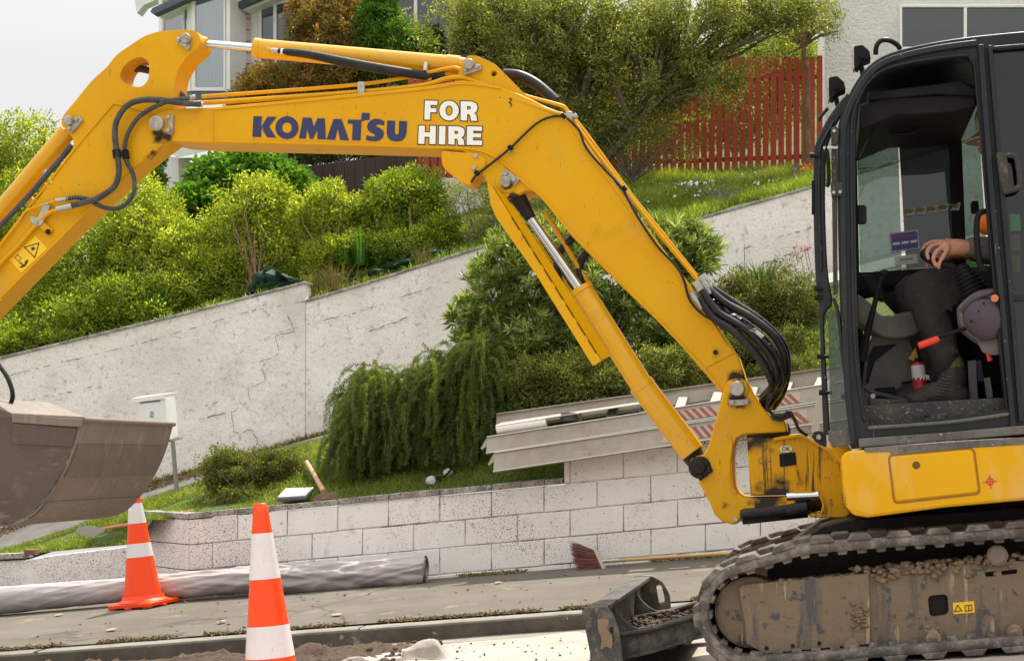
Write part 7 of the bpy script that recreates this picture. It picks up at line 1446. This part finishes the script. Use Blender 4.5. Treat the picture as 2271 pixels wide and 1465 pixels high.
# crumpled white cloth in the soil
M_cl = mat('dirty white geotextile', (.36, .335, .30), .8, layers=[('noise', 5, .4, .7, (.28, .25, .21)), ('noise', 18, .58, .72, (.40, .34, .28))], bump=[('noise', 30, .3, .004)])
ug = MB(); rows = []
O1 = on_plane(760, 1466, lambda u, v: road_z(u)); 
for i in range(150):
    r = []
    for j in range(60):
        a, b = i / 149, j / 59; x = 740 + 265 * a; y0 = 1463 - 50 * math.exp(-((x - 950) / 42.) ** 2) - 6 * math.sin(a * 9); y1 = 1482; p0 = on_plane(x, 1442 + 12 * b if abs(x - 950) < 60 else 1459 + 10 * b, lambda u, v: road_z(u) + .02); h = .07 * math.exp(-((x - 952) / 40.) ** 2) * math.sin(math.pi * min(1, b * 1.1)) ; p = p0 + Vector((0, 0, -.025)) + Vector((0, 0, (h + .025 + .02 * mnoise.noise(Vector((x * .03, b * 2, 0))) + .004 * abs(mnoise.noise(Vector((x * .09, b * 4, 5)))) + .012) * min(1, 5 * b, 5 * (1 - b)) * min(1, 8 * a, 8 * (1 - a)))); r.append(p)
    rows.append(r)
tag(ug.sheet(rows).build('cloth', M_cl, None, base=on_plane(930, 1455, lambda u, v: road_z(u)), ang=180), 'crumpled dirty white geotextile scrap half buried in the soil', 'cloth')

# ================================================================ MAILBOX
mb_ = thing('mailbox', 'white metal letterbox on a grey post below the roughcast wall', 'mailbox', A(393, 1108, 7.0)); MV = 6.9
M_mbw = mat('white enamel', (.76, .77, .78), .4, layers=[('noise', (18, 18, 3), .62, .72, (.50, .44, .34)), ('noise', 3, .4, .7, (.70, .70, .70))]); M_mbs = mat('pale blue enamel', (.66, .70, .70), .45, layers=[('noise', (22, 22, 3), .57, .68, (.42, .40, .30))])
MB().tube([A(394, 1110, MV + .12), A(383, 975, MV + .12)], .020, 16).build('post', mat('galvanised post', (.24, .24, .23), .6, .3, layers=[('noise', 10, .5, .7, (.32, .31, .29)), ('noise', 8, .64, .75, (.25, .13, .06))]), mb_)
bx = MB(); fl = [A(307, 888, MV), A(367, 882, MV), A(370, 977, MV), A(313, 973, MV)]; bk = [A(328, 886, MV + .32), A(388, 878, MV + .32), A(396, 966, MV + .32), A(338, 966, MV + .32)]
bx.add(fl + bk, [(0, 1, 2, 3), (4, 7, 6, 5), (0, 4, 5, 1), (1, 5, 6, 2), (2, 6, 7, 3), (3, 7, 4, 0)]); bx.build('box', M_mbw, mb_, bevel=.004)
rf = MB(); rf.prism([A(292, 883, MV - .02), A(365, 873, MV - .02), A(365, 884, MV - .02), A(292, 893, MV - .02)], Lv * .008); rf.prism([A(292, 883, MV - .012), A(365, 873, MV - .012), A(393, 869, MV + .36), A(322, 877, MV + .36)], Vector((0, 0, -.006))); rf.build('lid', M_mbw, mb_, bevel=.002)
MB().ext([(312, 892), (355, 887), (355, 889), (312, 894)], MV - .004, MV + .0).build('slot', M_blet, mb_)
t = MB()
for i, s in enumerate(('NO', 'JUNK', 'MAIL')): add_text(t, s, .018, A(337, 913.5 + i * 5, MV - .002), Uh, Vector((0, 0, 1)), bold=.0006)
t.build('lettering', M_blet, mb_, smooth=False)
bk_ = MB(); bk_.prism([A(360, 978, MV - .01), A(404, 967, MV + .3), A(404, 972, MV + .3), A(362, 982, MV - .01)], Lv * .03); bk_.build('bracket', mat('rusty bracket', (.30, .22, .15), .8, layers=[('noise', 12, .45, .6, (.55, .52, .48))]), mb_)

# ================================================================ TOOLS AND SMALL THINGS ON THE VERGE
def vg(x, y): # verge point under a pixel
    d = ray(x, y); best = None
    for k in range(400):
        Y = 12.0 + k * .02; p = CAM + d * (Y / d.y)
        if p.z < verge_z(p): return p
    return A(x, y, V0)
M_wood = mat('orange worn wood', (.50, .235, .10), .6, layers=[('noise', (20, 20, 3), .45, .7, (.40, .17, .07))])
gr_ = thing('grubber', 'grubber with pale wooden handle and broad rusty blade lying on the wall top', 'hand tool', A(720, 1108, 5.55)); h0, h1 = A(718, 1098, 5.60), A(680, 1030, 6.3)
MB().tube([h1 + Vector((0, 0, .02)), h1.lerp(h0, .5) + Vector((0, 0, .03)), h0 + Vector((0, 0, .03))], [.020, .019, .024], 14).build('handle', mat('pale wooden handle', (.55, .33, .19), .55, layers=[('noise', (20, 20, 3), .45, .7, (.42, .22, .12))]), gr_)
MB().ext(smooth_path([(694, 1114), (698, 1100), (716, 1094), (742, 1091), (747, 1096), (744, 1108), (722, 1106), (708, 1112)], 4), 5.42, 5.436).build('blade', mat('rusty tool steel', (.20, .13, .09), .7, .3, layers=[('noise', 12, .45, .7, (.30, .20, .14))]), gr_, bevel=.003)
cbn = thing('clipboard', 'open white clipboard with a pen on a dark folder, lying on the wall top', 'clipboard', A(655, 1108, 5.5)); q0, q1, q2, q3 = A(613, 1112, 5.40), A(680, 1108, 5.40), A(697, 1089, 5.66), A(632, 1092, 5.66)
up1 = Vector((0, 0, 1)); MB().prism([q0, q1, q2, q3], up1 * .028).build('folder', mat('dark folder', (.07, .075, .09), .6), cbn, bevel=.008)
i_ = [p + up1 * .0285 for p in (q0.lerp(q2, .04), q1.lerp(q3, .04), q2.lerp(q0, .02), q3.lerp(q1, .02))]; MB().prism(i_, up1 * .008).build('paper', mat('white paper', (.62, .62, .62), .7), cbn, bevel=.002); mdl = (q0 + q1 + q2 + q3) / 4 + up1 * .04; MB().tube([mdl + Vector((-.02, .06, 0)), mdl + Vector((.05, .10, .0))], .004, 8).build('pen', M_blet, cbn)
rp_ = thing('respirator', 'grey half mask respirator with two pale round filters in the grass', 'mask', A(972, 1068, 5.75)); M_fl = mat('filter plastic', (.50, .49, .50), .5)
for x, y, v in ((952, 1067, 5.62), (990, 1050, 5.8)): c = A(x, y, v); MB().tube([c, c + Vector((.025, -.03, .012))], [.036, .036], 22).tube([c + Vector((.025, -.03, .012)), c + Vector((.028, -.034, .013))], [.036, .026], 22).build('filter', M_fl, rp_, bevel=.004)
c = A(970, 1066, 5.7); q = MB(); q.ball(c, .042, 18, 12, (.9, .8, .9)); q.build('mask', M_blkp, rp_); MB().tube(pxpath([(965, 1062, 5.68), (985, 1056, 5.68), (1000, 1040, 5.75), (996, 1034, 5.8)]), .008, 8).build('strap', M_blkp, rp_)
sv = thing('shovel', 'shovel with pale worn blade and orange handle lying in the grass behind the small cone', 'shovel', vg(230, 1172)); b0, b1 = A(200, 1174, 6.5), A(262, 1166, 6.4); up1 = Vector((0, 0, 1))
blade = smooth_path([(168, 1176), (176, 1168), (200, 1166), (228, 1170), (232, 1176), (214, 1186), (196, 1190), (178, 1184)], 4); MB().ext(blade, 6.38, 6.39).build('blade', mat('pale worn blade', (.34, .32, .28), .6, .2), sv)
MB().tube([A(226, 1172, 6.4), A(262, 1166, 6.4), A(318, 1160, 6.5), A(360, 1152, 6.6)], [.012, .018, .018, .018], 12).build('handle', M_wood, sv)
hd = thing('tool_handle', 'stub of an orange tool handle sticking out above the wall corner', 'handle', A(400, 1140, 5.9)); MB().tube([A(372, 1140, 5.75), A(405, 1138, 5.75), A(430, 1133, 5.8)], [.018, .02, .018], 12).build('handle', M_wood, hd)
bf_ = thing('brick', 'small brown brick at the end of the low edging wall', 'brick', A(62, 1228, 6.1)); MB().box(A(52, 1230, 6.05), Uh * .10, Lv * .09, Vector((0, 0, .045))).build('brick', mat('brown brick', (.16, .09, .06), .9), bf_, bevel=.004)
# broom
bm2 = thing('broom', 'broom with reddish bristles and yellow handle lying at the wall foot', 'broom', on_plane(1310, 1272, path_z)); hp = on_plane(1322, 1256, path_z) + Vector((0, 0, .07))
hA = on_plane(1334, 1259, path_z) + Vector((0, 0, .05)); hB = on_plane(1600, 1240, path_z) + Vector((0, 0, .04)); dd = (hB - hA).normalized(); hB = hA + dd * 1.35
MB().tube([hA + dd * .06, hB], .0125, 14).build('handle', mat('yellow broom handle', (.52, .33, .11), .45, layers=[('noise', (20, 20, 4), .5, .7, (.42, .25, .08))]), bm2); MB().tube([hA, hA + dd * .13], .0145, 14).build('socket', M_galv, bm2)
sdv = (Vector((0, 0, 1)) * .75 + Lv * .3 + Uh * -.38).normalized(); hc_ = hA; MB().box(hc_ - sdv * .12 - dd * .02 + Lv * -.02, dd * .028, sdv * .22, Lv * .045).build('head', mat('weathered broom head', (.45, .36, .24), .7), bm2, bevel=.005)
brs = MB(); rg = random.Random(7)
for i in range(2600):
    a = rg.uniform(-.115, .095); e = rg.uniform(-.018, .025); p = hc_ - dd * .018 + sdv * a + Lv * e; d = (-dd + sdv * (a * 3.2 + .15 + rg.uniform(-.22, .22)) + Lv * rg.uniform(-.25, .2)).normalized(); L_ = rg.uniform(.13, .20); p2 = p + d * L_; gz = path_z((p2 - O).dot(Uh), (p2 - O).dot(Lv)) + .002
    if p2.z < gz: p2.z = gz
    s = d.cross(Vector((rg.uniform(-1, 1), rg.uniform(-1, 1), rg.uniform(-1, 1)))).normalized() * .0011; brs.add([p - s, p + s, p2 + s * .6, p2 - s * .6], [(0, 1, 2, 3)])
brs.build('bristles', mat('red brown bristles', (.12, .035, .028), .8, layers=[('island', 1, 0, 1, (.30, .14, .115))]), bm2, smooth=False)
# orange survey dabs and stray leaves on the footpath
dab = mat('faded orange marking', (.50, .26, .12), .9)
for i, (x, y) in enumerate(((247, 1398), (491, 1380), (748, 1365), (1104, 1294), (130, 1365))):
    c = on_plane(x, y, path_z); q = MB().add([c + Vector((math.cos(a) * .035 * random.Random(i * 9 + k).uniform(.5, 1.2), math.sin(a) * .05, 0)) for k, a in enumerate(lin(0, 5.6, 9))], [tuple(range(10))]); q.v = [(p[0], p[1], path_z((Vector(p) - O).dot(Uh), (Vector(p) - O).dot(Lv)) + .012) for p in q.v]
    tag(q.build('paint_dab', dab, None, base=c, smooth=False), ['orange survey dab nearest the left cone', 'faded orange dab between the cones on the footpath', 'faded orange dab right of the big cone', 'orange dab far right on the footpath near the wall', 'small orange mark left of the clipped cone on the footpath'][i], 'marking')
rg = np.random.default_rng(40); n = 130; u = rg.uniform(-5, 0, n); v = rg.uniform(2.7, 5.2, n); P = np.array([tuple(G(a, b, path_z(a, b) + .012)) for a, b in zip(u, v)]); D = unit(rg.normal(size=P.shape) * [1, 1, .15]); Vv, F = leaf_quads(P, D, .035, .015, rg)
tag(np_mesh('fallen_leaves', Vv, F, bpy.data.materials['dead leaves'], None, tuple(P.mean(0)), rg.uniform(0, 1, n)), 'scattered fallen leaves on the footpath', 'leaves', kind='stuff')
